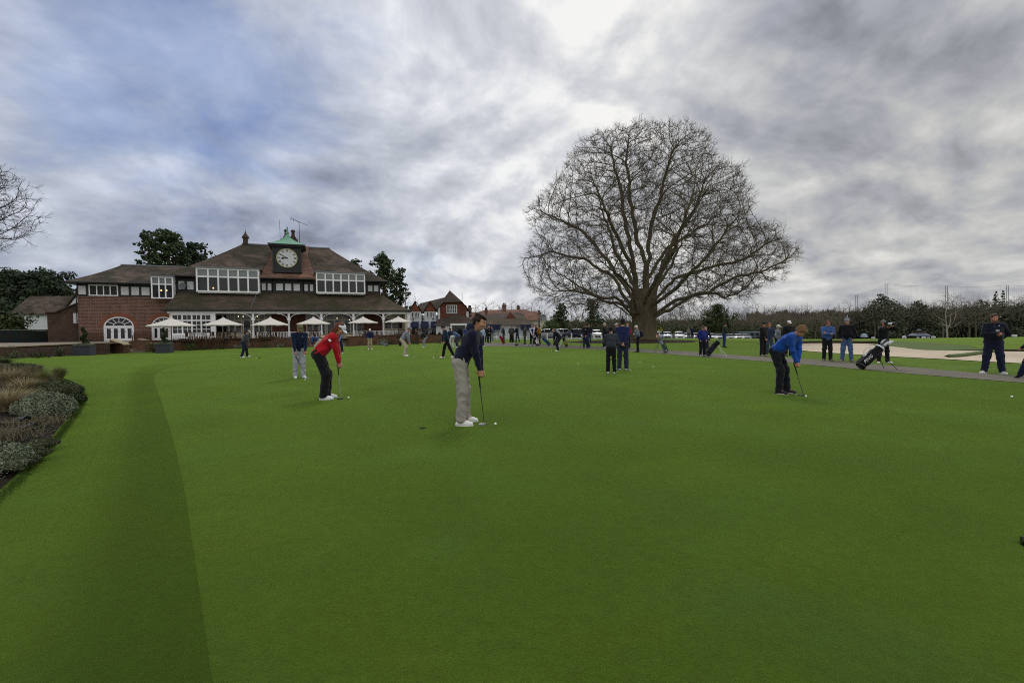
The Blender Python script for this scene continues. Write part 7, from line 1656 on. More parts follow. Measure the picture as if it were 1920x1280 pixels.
# ---------------------------------------------------------------- loose balls, hole, things on the green
BALLS = [(775, 670, 'by the putter of the pale grey jumper golfer'), (813, 671, 'near the trailing putter of the striding golfer'), (812.5, 669.2, 'just behind the ball near the striding golfer'), (675, 655.5, 'leftmost of three near the navy-jacketed golfer in white cap'), (678, 656.3, 'middle of three near the navy-jacketed golfer in white cap'), (682, 657.2, 'rightmost of three near the navy-jacketed golfer in white cap'),
 (705, 661, 'right of the khaki trousers of the upright golfer'), (779, 651, 'left of the bending black-topped golfer by the wall'), (785.5, 651, 'closest to the shoes of the bending black-topped golfer by the wall'), (573.5, 665, 'between the olive-capped man and the bending blue jumper'), (1084, 682, 'alone left of the short charcoal-jacketed person'), (1182, 694, 'right of the bobble hat man\'s shoes'), (1200, 679, 'on open turf behind and right of the bobble hat man'),
 (1224.5, 688, 'farthest right of those near the bobble hat man'), (1897, 744, 'alone near the right edge of the green'), (630, 606 + 40, 'far off near the middle steps')]
for x, y, l in BALLS[:-1]: ball(x, y, 'white golf ball '+l)
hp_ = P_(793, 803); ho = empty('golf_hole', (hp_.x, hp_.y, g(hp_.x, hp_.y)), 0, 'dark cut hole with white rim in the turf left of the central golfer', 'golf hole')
mb = MB(); mb.lathe([(.056, .0085), (.054, .0095), (.0, .0092)], 24); mb.build('cup_shade_disc', m_soil, ho); mb = MB(); mb.lathe([(.0575, .008), (.0575, .011), (.053, .011), (.053, .0096)], 24); mb.build('rim', m_fair, ho)  # flat dark disc at turf level, painted as the shade inside the hole
sk = empty('training_mat', P_(1036, 649.5)*1, 0, 'small dark putting peg on the turf in front of the wide black trousers', 'peg'); sk.location = P_(968.5, 648); mb = MB(); mb.lathe([(0, 0), (.12, .0), (.14, .1), (.08, .2), (0, .22)], 12); mb.build('body', m_gutter, sk)
ps_ = P_(1921, 1018, .06); sh = empty('golf_shoe', (ps_.x+.215, ps_.y+.02, g(ps_.x, ps_.y)), R(150), 'tip of a glossy black shoe poking in at the right edge near the camera', 'shoe')
mb = MB(); rows = []
for q in range(11):
    t_ = q/10; x = -.15+.30*t_; w_ = .048*math.sin(math.pi*min(1, .12+t_*.80))**.5; hh = .055+.03*(1-t_)
    rows.append([(x, w_*math.cos(a), .008+hh*.5*(1+math.sin(a))) for a in [2*math.pi*k/14 for k in range(14)]])
mb.loft(rows, closed=True); mb.add(rows[-1], [tuple(range(14))]); mb.add(rows[0], [tuple(range(14))[::-1]]); mb.build('upper', plain('glossy black leather', (18, 18, 22), .2, .05), sh)
mb = MB(); mb.box(-.155, .15, -.04, .04, 0, .012); mb.build('sole', m_gutter, sh)
# ---------------------------------------------------------------- cars
def paint(rgb):
    t = NT('car paint %d %d %d' % rgb); t.set(color=srgb(*rgb), rough=.25, spec=.5, coat=.8); return t.mat
m_cglass = plain('dark car glass', (22, 26, 30), .06, .05); m_tyre = plain('black tyre', (20, 20, 21), .85, .1); m_rim = plain('alloy rim', (150, 152, 156), .35, .1, metal=.7)
m_head = plain('clear headlight', (205, 210, 215), .12, .05); m_tail = plain('red tail light', (120, 16, 18), .25, .1); m_plate = plain('number plate', (214, 212, 200), .5, .05)
def car(loc, rz, label, rgb, kind='suv', sc=1.0, group='cars parked beyond the grass'):
    """length along local x (front towards +x), width y"""
    r_ = empty('parked_car', loc, R(rz), label, 'car', group, sc); P_m = paint(rgb)
    L, Wd = 4.5, 1.82
    prof = {'suv': [(-2.2, .45, .95), (-2.22, .75, 1.0), (-2.1, 1.05, 1.55), (-1.7, 1.62, 0), (-.2, 1.68, 0), (.55, 1.55, 0), (1.15, 1.12, 0), (1.95, .98, 0), (2.22, .80, 0), (2.25, .45, 0)],
            'estate': [(-2.3, .42, 0), (-2.32, .75, 0), (-2.2, 1.0, 0), (-1.75, 1.42, 0), (-.2, 1.5, 0), (.4, 1.42, 0), (1.1, 1.02, 0), (1.95, .86, 0), (2.25, .70, 0), (2.28, .42, 0)],
            'hatch': [(-1.95, .42, 0), (-1.98, .75, 0), (-1.9, .98, 0), (-1.5, 1.42, 0), (-.2, 1.49, 0), (.4, 1.40, 0), (1.0, 1.0, 0), (1.7, .85, 0), (1.95, .68, 0), (1.98, .42, 0)]}[kind]
    belt = 1.0 if kind == 'suv' else .92; mb = MB(); rows = []
    for x, z, _ in prof:
        zb = .28; top = min(z, belt); w0 = Wd/2*(.93 if abs(x) > 2 else 1.0); k = max(0, (z-belt)); w1 = Wd/2*(1-.25*k/.6) if k > 0 else w0*.97
        rows.append([(x, -w0*.92, zb), (x, -w0, (zb+top)/2), (x, -w0*.98, top), (x, -w1*.96, z), (x, -w1*.5, z+.025), (x, w1*.5, z+.025), (x, w1*.96, z), (x, w0*.98, top), (x, w0, (zb+top)/2), (x, w0*.92, zb)])
    mb.loft(rows, smooth=True); mb.add(rows[0], [tuple(range(10))[::-1]]); mb.add(rows[-1], [tuple(range(10))]); mb.build('body', P_m, r_)
    pts = {i: prof[i] for i in range(len(prof))}; zr = prof[4][1]
    def glass(name, quads):
        mb = MB()
        for q in quads: mb.add(q, [tuple(range(len(q)))])
        mb.build(name, m_cglass, r_)
    f0, f1 = prof[6], prof[5]; wt, wb = Wd/2*.74, Wd/2*.90; e = .018
    glass('windscreen', [[(f0[0]-.02, -wb, f0[1]+.05), (f0[0]-.02, wb, f0[1]+.05), (f1[0]+.08, wt, f1[1]-.01+e), (f1[0]+.08, -wt, f1[1]-.01+e)]])
    b0, b1 = prof[2], prof[3]
    glass('rear_window', [[(b0[0]+.03, wb*.9, b0[1]+.06+e), (b0[0]+.03, -wb*.9, b0[1]+.06+e), (b1[0]-.04, -wt*.95, b1[1]-.06+e), (b1[0]-.04, wt*.95, b1[1]-.06+e)]])
    for s in (-1, 1):
        y0 = s*(Wd/2*.985+.004); y1 = s*(Wd/2*.80+.012)
        for xa, xb in ((-1.75, -.75), (-.68, .2), (.27, .92)):
            ta = min(.1, 0) ; za = zr-.10 if xb < .5 else zr-.16; q = [(xa, y0, belt+.03), (xb, y0, belt+.03), (xb-(.35 if xb > .5 else 0), y1, za), (xa+(.25 if xa < -1.5 else 0), y1, za)]
            glass('side_window', [q if s < 0 else q[::-1]])
        for x in (-1.38, 1.42) if kind != 'hatch' else (-1.2, 1.25):
            mb = MB(); c = Vector((x, s*.80, .33)); n = 18
            rr = [(.33, -.10), (.335, -.06), (.335, .06), (.33, .10), (.22, .105)]
            mb.loft([[(c.x+q*math.cos(2*math.pi*k/n), c.y+s*o, c.z+q*math.sin(2*math.pi*k/n)) for k in range(n)] for q, o in rr], closed=True); tyre = mb.build('wheel', m_tyre, r_)
            mb = MB(); mb.loft([[(c.x+q*math.cos(2*math.pi*k/n), c.y+s*o, c.z+q*math.sin(2*math.pi*k/n)) for k in range(n)] for q, o in ((.22, .10), (.19, .085), (.05, .09), (.001, .095))], closed=True); mb.build('rim', m_rim, tyre)
        mb = MB(); zh = prof[8][1]; mb.obox((prof[8][0]-.07, s*.66, zh-.02), .16, .34, .13); mb.build('headlight', m_head, r_)
        mb = MB(); mb.obox((prof[1][0]+.06, s*.72, prof[1][1]+.08), .12, .24, .2); mb.build('tail_light', m_tail, r_)
        mb = MB(); mb.ball((.85, s*1.0, belt+.08), .09, 8, 0, (.7, 1, .7)); mb.build('wing_mirror', P_m, r_)
    mb = MB(); mb.obox((prof[9][0]-.01, 0, .60), .06, .9, .18); mb.obox((prof[9][0]-.01, 0, .36), .08, 1.3, .12); mb.build('grille', m_gutter, r_)
    mb = MB(); mb.obox((prof[9][0]+.03, 0, .47), .02, .5, .1); mb.build('number_plate', m_plate, r_)
    return r_
def cpos(px, Y): p = at(px, 640, Y); return Vector((p.x, Y, g(p.x, Y)))
car(cpos(1022, 70), 188, 'silver estate car behind the golf bags, left of the navy one', (150, 154, 160), 'estate')
car(cpos(1046, 72), 184, 'pale silver car partly hidden by the golfer all in black', (176, 180, 186), 'hatch')
car(cpos(1078, 71), 182, 'dark blue estate car behind the white rail', (34, 42, 66), 'estate')
car(cpos(1118, 80), -94, 'white car facing forward behind the white gate posts', (206, 210, 216), 'suv', .95)
car(cpos(1005, 78), 10, 'dark grey car tucked beside the shop buildings', (50, 54, 60), 'hatch')
for px, Y, rz, rgb, kd, lab in [(1231, 84, -120, (176, 184, 196), 'hatch', 'pale blue car just right of the oak trunk'), (1251, 87, -108, (158, 172, 190), 'hatch', 'silver blue hatchback left of the white sport utility car'), (1273, 90, -104, (222, 226, 230), 'suv', 'large white sport utility car facing the green'),
    (1291, 92, -104, (120, 130, 146), 'estate', 'grey blue car right of the large white one'), (1306, 93, -104, (110, 62, 66), 'hatch', 'dark red hatchback behind the stout man in blue'), (1332, 95, -106, (214, 218, 222), 'hatch', 'white hatchback beside the black bag with silver legs'), (1348, 98, -108, (150, 160, 172), 'estate', 'silver saloon right of the white hatchback'),
    (1368, 102, -108, (190, 194, 198), 'hatch', 'pale car roof left of the green-coated spectator'), (1384, 104, -108, (205, 206, 204), 'hatch', 'whitish car roof just showing above the rise'), (1398, 106, -108, (128, 134, 142), 'estate', 'grey car roof near the far end of the row')]:
    car(cpos(px, Y), rz, lab, rgb, kd)
r_ = empty('covered_trailer', cpos(1405, 112)+Vector((0, 0, .2)), R(5), 'long slate blue covered trailer at the far end of the parked cars', 'trailer'); mb = MB(); mb.box(-3.2, 3.4, -1, 1, .5, 1.75); mb.build('body', paint((60, 76, 104)), r_)
mb = MB(); mb.slab([(-3.3, -1.1, 1.752), (3.5, -1.1, 1.752), (3.5, 1.1, 1.752), (-3.3, 1.1, 1.752)], (0, 0, .15)); mb.build('roof', plain('trailer top', (120, 134, 156), .6), r_)
mb = MB()
for k in range(5): mb.box(-2.9+1.3*k, -2.1+1.3*k, -1.03, -1.003, .95, 1.55)
mb.build('window', m_cglass, r_)
for x in (-1.6, 1.7): mb = MB(); mb.tube([(x, -1.02, .4), (x, -.7, .4)], .38, 14); mb.build('wheel', m_tyre, r_)

# white post and rail fence
fe = empty('white_rail_fence', (0, 0, 0), 0, 'low white post and rail fence between the grass and the nearest parked cars', 'fence'); Yf = 63.0
a = at(986, 640, Yf); b = at(1172, 640, Yf); mb = MB(); mb.box(a.x, b.x, Yf-.04, Yf+.04, .06, .20); mb.build('rail', m_white, fe)
for px in (1026, 1071.5, 1114, 1127.5, 987): c = at(px, 640, Yf); h_ = .82; mb = MB(); mb.box(c.x-.09, c.x+.09, Yf-.14, Yf-.045, -.05, h_); mb.lathe([(.13, h_), (.0, h_+.1)], 4, (c.x, Yf-.09, 0), smooth=False); mb.build('post', m_white, fe)
a = at(1114, 640, Yf); b = at(1127.5, 640, Yf); mb = MB(); mb.box(a.x, b.x, Yf-.035, Yf+.035, .62, .72); mb.build('top_rail', m_white, fe)
# white shop fence
sf = empty('white_picket_fence', (0, 0, 0), 0, 'low white fence in front of the navy blinded shop, behind the crowd', 'fence'); Yf = 66
a = at(905, 640, Yf); b = at(985, 640, Yf); mb = MB(); mb.box(a.x, b.x, Yf, Yf+.06, .35, .45); mb.box(a.x, b.x, Yf, Yf+.06, .05, .12); mb.build('rail', m_white, sf)
for k in range(7): x = lerp(a.x, b.x, k/6); mb = MB(); mb.box(x-.06, x+.06, Yf-.06, Yf, -.05, .65); mb.build('post', m_white, sf)

# ---------------------------------------------------------------- driving range: masts, netting, pavilion
NY = 185.0; mast = []
for i, (px, pt) in enumerate([(1605, 553), (1660.5, 532), (1773.5, 536), (1887.5, 534.5), (2000, 532)]):
    a = at(px, 640, NY); zt = at(px, pt, NY).z; zb = g(a.x, NY)-.5
    lab = ['far leftmost netting mast above the wood', 'twin pole netting mast above the dark rounded evergreen', 'twin pole netting mast just left of the birch crown', 'twin pole lattice netting mast beside the pointed firs', 'netting mast beyond the right edge'][i]
    r_ = empty('netting_mast', (a.x, NY, zb), 0, 'tall thin '+lab, 'mast', 'netting masts above the far wood'); H_ = zt-zb; w_ = .42
    for s in (-1, 1): mb = MB(); mb.tube([(s*w_, 0, 0), (s*w_, 0, H_)], .075, 6); mb.build('pole', m_steel, r_)
    mb = MB(); n = int(H_/1.0)
    for k in range(n): mb.tube([(-w_, 0, H_*k/n), (w_, 0, H_*(k+.5)/n)], .022, 4); mb.tube([(w_, 0, H_*(k+.5)/n), (-w_, 0, H_*(k+1)/n)], .022, 4)
    mb.build('bracing', m_steel, r_); mast.append(Vector((a.x, NY, zt)))
def cable(a, b, sag, rad, label):
    mb = MB(); mb.tube([a.lerp(b, k/12)-Vector((0, 0, sag*4*(k/12)*(1-k/12))) for k in range(13)], rad, 4, cap=False); o = mb.build('netting_cable', m_steel, label=label, cat='cable', group='cables strung between the netting masts')
for a, b in zip(mast, mast[1:]): cable(a, b, .5, .030, 'thin top cable strung between the tall netting masts')
mb = MB()
for a, b in zip(mast, mast[1:]):
    for k in range(1, 26):
        p = a.lerp(b, k/26)-Vector((0, 0, .5*4*(k/26)*(1-k/26))); mb.tube([p, p-Vector((0, 0, 9))], .010, 3, cap=False)
    for k in range(1, 9): mb.tube([a-Vector((0, 0, k*1.0)), b-Vector((0, 0, k*1.0))], .010, 3, cap=False)
mb.build('range_netting', m_steel, label='faint safety netting hanging between the masts above the wood', cat='netting')
# conical pavilion roof with its posts
a = at(1723, 640, 80); zt = at(1723, 617, 80).z; ze = at(1723, 628.5, 80).z; r0 = 45/2/F0*80*.76
z0 = g(a.x, 80); pv_ = empty('range_pavilion', (a.x, 80, z0), 0, 'round pavilion with grey conical roof beyond the bunker', 'pavilion')
mb = MB(); mb.lathe([(r0, ze-z0), (r0*.5, lerp(ze, zt, .45)-z0), (.12, zt-z0), (.0, zt-z0)], 12, smooth=False); mb.lathe([(r0, ze-z0), (r0, ze-z0-.12), (0, ze-z0-.1)], 12, smooth=False); mb.build('roof', plain('blue grey shingles', (104, 110, 128), .8, .2, 3), pv_)
for k in range(8): an = 2*math.pi*(k+.5)/8; mb = MB(); mb.tube([(r0*.85*math.cos(an), r0*.85*math.sin(an), -1), (r0*.85*math.cos(an), r0*.85*math.sin(an), ze-z0)], .09, 6); mb.build('post', m_woodd, pv_)
mb = MB(); mb.lathe([(r0*.6, -1), (r0*.6, 1.4)], 10); mb.build('bar_screen', m_woodd, pv_)
a = at(1620, 640, 66); z0 = g(a.x, 66); zt = at(1620, 625, 66).z
dm = empty('domed_parasol', (a.x, 66, z0), 0, 'pale blue domed umbrella on the range left of the photographer', 'umbrella'); mb = MB(); mb.lathe([(.42, zt-z0-.55), (.40, zt-z0-.3), (.28, zt-z0-.1), (.0, zt-z0)], 12); mb.build('canopy', plain('pale blue canopy', (150, 160, 182), .7), dm); mb = MB(); mb.tube([(0, 0, 0), (0, 0, zt-z0-.1)], .02, 6); mb.build('pole', m_steel, dm)
for px, py, nm, lab in ((1695, 633, 'round target board', 'round white board standing left of the pavilion'),):
    a = at(px, py, 61); z0 = g(a.x, 61); rr = 4/F0*61; q = empty('round_board', (a.x, 61, z0), 0, lab, 'sign'); mb = MB(); mb.lathe([(0, .0), (rr, 0), (rr, .05), (0, .05)], 20); o = mb.build('board', m_panel, q); o.location = (0, 0, a.z-z0); o.rotation_euler = (R(90), 0, 0)
    mb = MB(); mb.lathe([(0, .055), (rr*.4, .055)], 16); o = mb.build('board_mark', plain('grey mark', (120, 124, 130), .7), q); o.location = (0, 0, a.z-z0); o.rotation_euler = (R(90), 0, 0)
    mb = MB(); mb.tube([(0, .02, 0), (0, .02, a.z-z0)], .03, 5); mb.build('post', m_woodd, q)
for px, py, s_ in ((1721, 634, .16), (1729, 629.5, .13), (1732, 633, .2), (1734, 633.6, .16), (1741, 634.5, .15), (1750, 634.7, .24), (1637, 632.5, .22), (1902, 636.3, .28), (1558, 628, .14)):
    a = at(px, py, 60.5); mb = MB(); mb.lathe([(0, 0), (s_*.8, 0), (s_, s_), (s_*.85, s_*1.3), (0, s_*1.35)], 12); o = mb.build('range_marker', m_panel, label='small white marker on the crest of the driving range', cat='marker', group='white markers along the crest of the range'); o.location = (a.x, 60.5, g(a.x, 60.5)+.0)

# ---------------------------------------------------------------- plants and pots by the terrace
rnp = np.random.default_rng(5)
def shrub(p, rad, h, mat, label, size=.05, n_per=220, seed=1, name='shrub', cat='shrub', group=None, dome=True, stems=True):
    rn = np.random.default_rng(seed); r_ = random.Random(seed); z0 = g(p.x, p.y); bl = []
    for k in range(9):
        an = r_.uniform(0, 6.28); q = r_.uniform(0, .55)*rad; bl.append(((q*math.cos(an), q*math.sin(an), h*.42*(1-.3*q/rad)), (rad*.55, rad*.55, h*.52)))
    V, F = leafcloud(bl, n_per/max(.05, rad*rad)*.12*(.25/.12)*rad if False else n_per, size, rn, .2)
    root = empty(name, (p.x, p.y, z0+.05), 0, label, cat, group); mesh_obj('foliage', np_mesh('leaves', V, F, mat, False), root)
    if stems:
        mb = MB()
        for k in range(6): an = r_.uniform(0, 6.28); mb.tube([(0, 0, -.1), (rad*.35*math.cos(an), rad*.35*math.sin(an), h*.45)], [.02, .008], 4)
        mb.build('stems', m_woodd, root)
    return root
def planter(px, py, seed, label, tp_label):
    p = gpt(px, py); z0 = g(p.x, p.y); r_ = empty('planter_box', (p.x, p.y, z0), CANG, label, 'planter'); mb = MB(); w_ = .52
    for a, b in (((-w_, -w_), (w_, -w_+.05)), ((-w_, w_-.05), (w_, w_)), ((-w_, -w_+.05), (-w_+.05, w_-.05)), ((w_-.05, -w_+.05), (w_, w_-.05))): mb.box(a[0], b[0], a[1], b[1], 0, .78)
    mb.box(-w_+.05, w_-.05, -w_+.05, w_-.05, 0, .70); mb.box(-w_-.04, w_+.04, -w_-.04, -w_-.003, .70, .80); mb.build('box', m_grate, r_)
    rn = np.random.default_rng(seed); V, F = leafcloud([((x, y, .84), (.28, .28, .14)) for x in (-.32, 0, .32) for y in (-.32, 0, .32)], 260, .045, rn); mesh_obj('underplanting', np_mesh('leaves', V, F, m_sage, False), r_)
    tp = empty('spiral_topiary', (p.x, p.y, z0+.75), 0, tp_label, 'topiary'); mb = MB(); mb.tube([(0, 0, -.1), (0, 0, 1.3)], .03, 6); mb.build('stem', m_woodd, tp)
    bl = [(((.10-.03*q)*math.cos(q*11), (.10-.03*q)*math.sin(q*11), .2+1.2*q), (.24-.15*q, .24-.15*q, .09)) for q in [k/22 for k in range(23)]]
    V, F = leafcloud(bl, 700, .035, rn); mesh_obj('foliage', np_mesh('leaves', V, F, m_box, False), tp)
m_sage = leaf_mat('silver sage leaves', (.10, .125, .075, 1), (.18, .21, .135, 1), (.31, .34, .25, 1))
m_box = leaf_mat('dark box leaves', (.020, .035, .012, 1), (.035, .055, .018, 1), (.055, .075, .028, 1))
m_boxl = leaf_mat('lime green box leaves', (.07, .10, .02, 1), (.10, .14, .03, 1), (.13, .17, .04, 1))
m_rust = leaf_mat('rusty hedge leaves', (.10, .05, .022, 1), (.15, .08, .035, 1), (.09, .08, .035, 1))
m_heath = leaf_mat('dull heather leaves', (.045, .060, .026, 1), (.075, .088, .040, 1), (.105, .105, .055, 1))
planter(159, 666.5, 3, 'square grey planter box left of the garden steps', 'dark spiral clipped topiary left of the arched doors')
planter(309, 661.5, 4, 'square grey planter box right of the garden steps', 'green spiral clipped topiary in front of the leftmost parasol')
shrub(gpt(288, 661), .75, 1.0, m_box, 'dark rounded box bush between the step wall and the planter', .05, 150, 5)
shrub(gpt(357, 657), .75, .85, m_boxl if False else m_shrubg, 'light green shrub at the foot of the wall right of the planter', .05, 150, 6)
shrub(gpt(668, 648), 1.0, 1.25, m_box, 'dark round bush right of the middle steps', .07, 90, 7)
shrub(gpt(716, 647), .85, .8, m_sage, 'pale sage bush below the wall left of the lying golf bag', .06, 110, 8)
shrub(gpt(112, 668), .6, .7, m_heath, 'straggly low shrub against the dark garden wall', .05, 120, 9)
for i, (px, py, rad, h, m_) in enumerate([(30, 672, .9, .5, m_heath), (75, 671, .9, .45, m_box), (385, 655.5, .7, .4, m_heath), (420, 654.5, .9, .5, m_heath), (450, 653, .8, .45, m_sage), (500, 652, .9, .5, m_heath), (528, 651, .9, .5, m_sage), (555, 651, .8, .5, m_box), (585, 650, .8, .4, m_heath), (735, 646, .9, .7, m_heath), (757, 645.5, .9, .8, m_heath), (775, 645, .8, .6, m_heath), (822, 643.5, 1.0, .7, m_heath), (850, 642.5, 1.0, .9, m_box), (868, 641.5, .9, .7, m_heath)]):
    shrub(gpt(px, py)+Vector((0, -.15, 0)), rad, h, m_, ['low plant clump at the foot of the dark left garden wall', 'low plant clump at the foot of the garden wall below the parasols', 'low plant clump at the foot of the garden wall right of the middle steps'][0 if px < 200 else 1 if px < 600 else 2], .06, 60, 20+i, name='border_plant', cat='plant', group='low plants along the garden wall')
# rusty hedge boxes on the terrace
for i, (px, Y, w_) in enumerate([(350, 45.2, 2.2), (392, 46.5, 2.6), (448, 50, 2.4), (505, 51, 2.6), (560, 53, 2.4), (700, 56.5, 2.6), (742, 58, 2.4)]):
    a = at(px, 640, Y); r_ = empty('trough_hedge', (a.x, Y, ZT), CANG, 'rusty brown low hedge in a terrace trough behind the garden wall', 'hedge', 'rusty trough hedges on the terrace'); mb = MB(); mb.box(-w_/2, w_/2, -.2, .2, 0, .12); mb.build('trough', m_woodd, r_)
    V, F = leafcloud([((x, 0, .2), (.4, .25, .16)) for x in np.linspace(-w_/2+.3, w_/2-.3, 6)], 120, .06, np.random.default_rng(60+i)); mesh_obj('foliage', np_mesh('leaves', V, F, m_rust, False), r_)
# ---------------------------------------------------------------- flower bed, left foreground
m_straw = plain('straw coloured grass blades', (150, 136, 104), .9, .25, 3); m_strawg = plain('green brown grass blades', (112, 112, 66), .9, .25, 3); m_straw2 = plain('pinkish tan grass blades', (104, 97, 74), .9, .3, 3)
def tuft(p, h, rad, n, mat, label, seed, group=None, z=.10):
    rn = np.random.default_rng(seed); V = []; 
    for k in range(n):
        an = rn.uniform(0, 2*math.pi); r0 = rad*.18*rn.uniform(0, 1); out = rad*rn.uniform(.2, 1.0); hh = h*rn.uniform(.55, 1.1); tw = an+rn.normal(0, .35); w_ = .0035*rn.uniform(.7, 1.4); prev = None
        d = np.array((-math.sin(tw), math.cos(tw), 0))*w_
        pts = [np.array((r0*math.cos(an)+out*q*q*math.cos(tw), r0*math.sin(an)+out*q*q*math.sin(tw), hh*(q-.28*q*q*q*(out/rad)))) for q in (0, .35, .7, 1.0)]
        for (a, wa), (b, wb) in zip(zip(pts, (1, .9, .6, .1)), list(zip(pts, (1, .9, .6, .1)))[1:]): V.append([a-d*wa, a+d*wa, b+d*wb, b-d*wb])
    V = np.array(V).reshape(-1, 3); o = mesh_obj('ornamental_grass', np_mesh('grass blades', V, np.arange(len(V)).reshape(-1, 4), mat, False), None, label=label, cat='grass tuft', group=group); o.location = (p.x, p.y, g(p.x, p.y)+z); return o
TG = [(20, 735, .62, .60, m_straw, 'arching straw coloured grass tuft at the left edge, upper row'), (60, 728, .66, .55, m_straw2, 'tall tan grass tuft behind the silver shrubs'), (48, 752, .50, .50, m_straw, 'blond feathery grass tuft left of the big silver dome'), (82, 735, .55, .42, m_strawg, 'green brown grass tuft just behind the silver dome'), (14, 790, .55, .60, m_straw, 'straw grass tuft at the left edge level with the silver dome'),
      (35, 775, .42, .45, m_strawg, 'short greenish grass tuft between straw tufts and silver dome'), (-12, 715, .6, .6, m_straw2, 'tan tuft at the very left edge'), (8, 690, .45, .7, m_heath, 'dark straggly clump at the left edge above the tan grasses'), (112, 720, .5, .35, m_strawg, 'wispy green tuft near the tip of the bed')]
for i, (px, py, h, rad, m_, lab) in enumerate(TG): tuft(gpt(px, py), h, rad, 900, m_, lab, 70+i)
def fine_shrub(px, py, rad, h, mat, label, size, n, seed, name='shrub'):
    p = gpt(px, py); rn = np.random.default_rng(seed); r_ = random.Random(seed); bl = []
    for k in range(26):
        an = k*2.4; q = rad*math.sqrt((k+.5)/26)*.80; bl.append(((q*math.cos(an), q*math.sin(an), h*.48*(1-(q/rad)**2*.75)), (rad*.27, rad*.27, h*(.40-.15*(q/rad)**2))))
    V, F = leafcloud(bl, n, size, rn, .5); root = empty(name, (p.x, p.y, g(p.x, p.y)+.08), 0, label, 'shrub'); mesh_obj('foliage', np_mesh('leaves', V, F, mat, False), root)
    mb = MB()
    for k in range(14): an = k*2.4; mb.tube([(0, 0, -.05), (rad*.7*math.cos(an), rad*.7*math.sin(an), h*.35)], [.012, .005], 4)
    mb.build('stems', m_woodd, root)
fine_shrub(84, 788, .43, .50, m_sage, 'large domed silver green shrub in the middle of the flower bed', .016, 9000, 81)
fine_shrub(102, 748, .52, .40, m_heath, 'spreading grey green mound behind the silver dome, at the bed tip', .018, 6500, 82)
fine_shrub(-4, 893, .27, .34, m_sage, 'silver green shrub cut by the left edge, nearest to the camera', .013, 12000, 83)
fine_shrub(56, 868, .19, .11, m_heath, 'low grey creeping plant near the lower bed edge', .013, 8000, 84)
fine_shrub(76, 848, .18, .10, m_heath, 'low dull creeping plant beside the bed edge', .013, 8000, 85)
fine_shrub(34, 884, .18, .11, m_heath, 'low creeping clump between the silver edge shrub and the lawn', .012, 9000, 86)
fine_shrub(132, 762, .26, .22, m_box, 'small dark shrub at the right tip of the bed', .014, 8000, 87)
fine_shrub(20, 700, .9, .4, m_heath, 'straggling dark clump at the far end of the bed', .03, 1500, 88)
def dead(px, py, rad, h, n, seed, label):
    rn = np.random.default_rng(seed); p = gpt(px, py); mb = MB()
    for k in range(n):
        x, y = rn.normal(0, rad*.5, 2); d = rn.normal(0, .35, 2); mb.tube([(x, y, 0), (x+d[0]*h*.5, y+d[1]*h*.5, h*.6), (x+d[0]*h*1.5, y+d[1]*h*1.5, h*rn.uniform(.5, 1))], [.005, .004, .002], 3, cap=False)
    o = mb.build('dead_stems', m_straw2, label=label, cat='dead stems', kind='stuff'); o.location = (p.x, p.y, g(p.x, p.y)+.12)
dead(40, 812, .30, .14, 150, 91, 'patch of withered brown stems around the black spotlight'); dead(88, 806, .30, .09, 120, 92, 'withered brown stems in front of the silver dome'); dead(15, 840, .3, .18, 170, 93, 'withered stems at the left edge below the spotlights')
undergrow = MB(); rnb = np.random.default_rng(3)
for k in range(2600):
    px = rnb.uniform(-40, 150); py = rnb.uniform(712, 930)
    lim = 158 if py < 770 else 158-(py-770)*.98
    if px > lim-4 or (py < 760 and px > 155): continue
    p = gpt(px, py); s_ = rnb.uniform(.006, .022); an = rnb.uniform(0, 6.28); dx, dy = math.cos(an)*s_, math.sin(an)*s_; z = g(p.x, p.y)+.12+rnb.uniform(0, .05)
    p = at(px, py, p.y*.965); undergrow.quad((p.x-dx, p.y-dy, z), (p.x+dy*.5, p.y-dx*.5, z+.004), (p.x+dx, p.y+dy, z+rnb.uniform(-.01, .015)), (p.x-dy*.5, p.y+dx*.5, z+.003), int(rnb.integers(0, 3)))
undergrow.build('leaf_litter', [m_straw2, m_heath, m_sage], label='dead leaves and moss scattered over the dark soil of the bed', cat='leaf litter', kind='stuff')
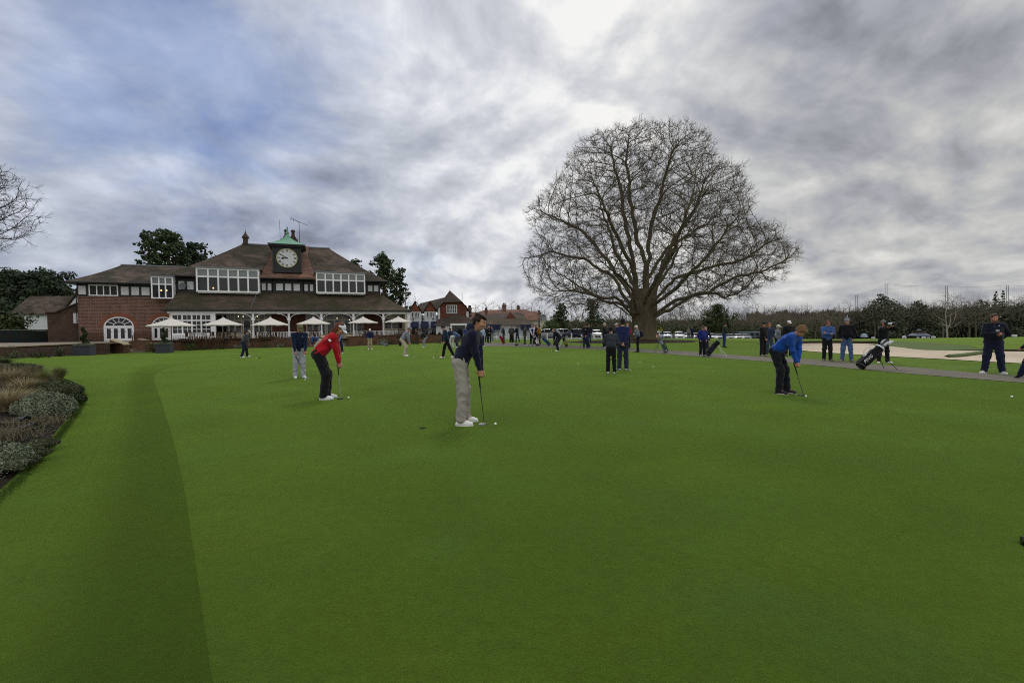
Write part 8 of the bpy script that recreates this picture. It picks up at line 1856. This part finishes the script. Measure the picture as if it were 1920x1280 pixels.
def spot(px, py, rz, label, lead=None):
    p = gpt(px, py); r_ = empty('garden_spotlight', (p.x, p.y, g(p.x, p.y)+.16), R(rz), label, 'spotlight', None); mb = MB(); mb.tube([(-.10, 0, .05), (.08, 0, .07)], [.035, .042], 12); mb.tube([(.08, 0, .07), (.11, 0, .07)], [.048, .048], 12); mb.build('lamp_housing', m_gutter, r_)
    mb = MB(); mb.tube([(.0, 0, .05), (.0, 0, -.12)], .01, 6); mb.build('spike', m_gutter, r_); mb = MB(); mb.tube([(.11, 0, .07), (.112, 0, .07)], .04, 12); mb.build('lens', m_cglass, r_)
spot(44, 812, -18, 'black cylindrical garden spotlight lying among withered stems')
spot(50, 830, 12, 'second black garden spotlight, with a stick beside it')
p = gpt(78, 826); st = MB(); st.tube([(-.30, -.02, .13), (-.1, .0, .12), (.14, .05, .10)], [.012, .009, .005], 5); o = st.build('stick', m_woodd, label='thin dark stick lying from the spotlight to the bed edge', cat='stick'); o.location = (p.x, p.y, g(p.x, p.y)+.02)
# grass blades: fringe along the bed edge and short turf near the camera (stuff)
def turf(name, pts_fn, n, hmin, hmax, mat, label, seed):
    rn = np.random.default_rng(seed); P = pts_fn(rn, n); m = len(P); an = rn.uniform(0, 2*math.pi, m); h = rn.uniform(hmin, hmax, (m, 1)); w_ = .0016*rn.uniform(.7, 1.5, (m, 1))
    d = np.stack([np.cos(an), np.sin(an), np.zeros(m)], 1)*w_; t_ = rn.normal(0, .45, (m, 3)); t_[:, 2] = 1; T_ = P+t_*h
    V = np.stack([P-d, P+d, T_], 1).reshape(-1, 3); return mesh_obj(name, np_mesh(name, V, np.arange(len(V)).reshape(-1, 3), mat, False), None, label=label, cat='grass', kind='stuff')
BER = resample(BEs, 400); bea = np.array([(p.x, p.y) for p in BER])
def edge_pts(rn, n):
    i = rn.integers(0, 399, n); t_ = rn.uniform(0, 1, (n, 1)); p = bea[i]*(1-t_)+bea[i+1]*t_+rn.normal(0, .03, (n, 2))+np.array([.02, -.01]); z = np.array([g(a, b) for a, b in p]); return np.column_stack([p, z+.004])
m_blade = leaf_mat('grass blades', (.045, .085, .008, 1), (.060, .105, .012, 1), (.085, .13, .02, 1))
turf('grass_fringe', edge_pts, 26000, .012, .045, m_blade, 'ragged fringe of grass along the edge of the flower bed', 1)
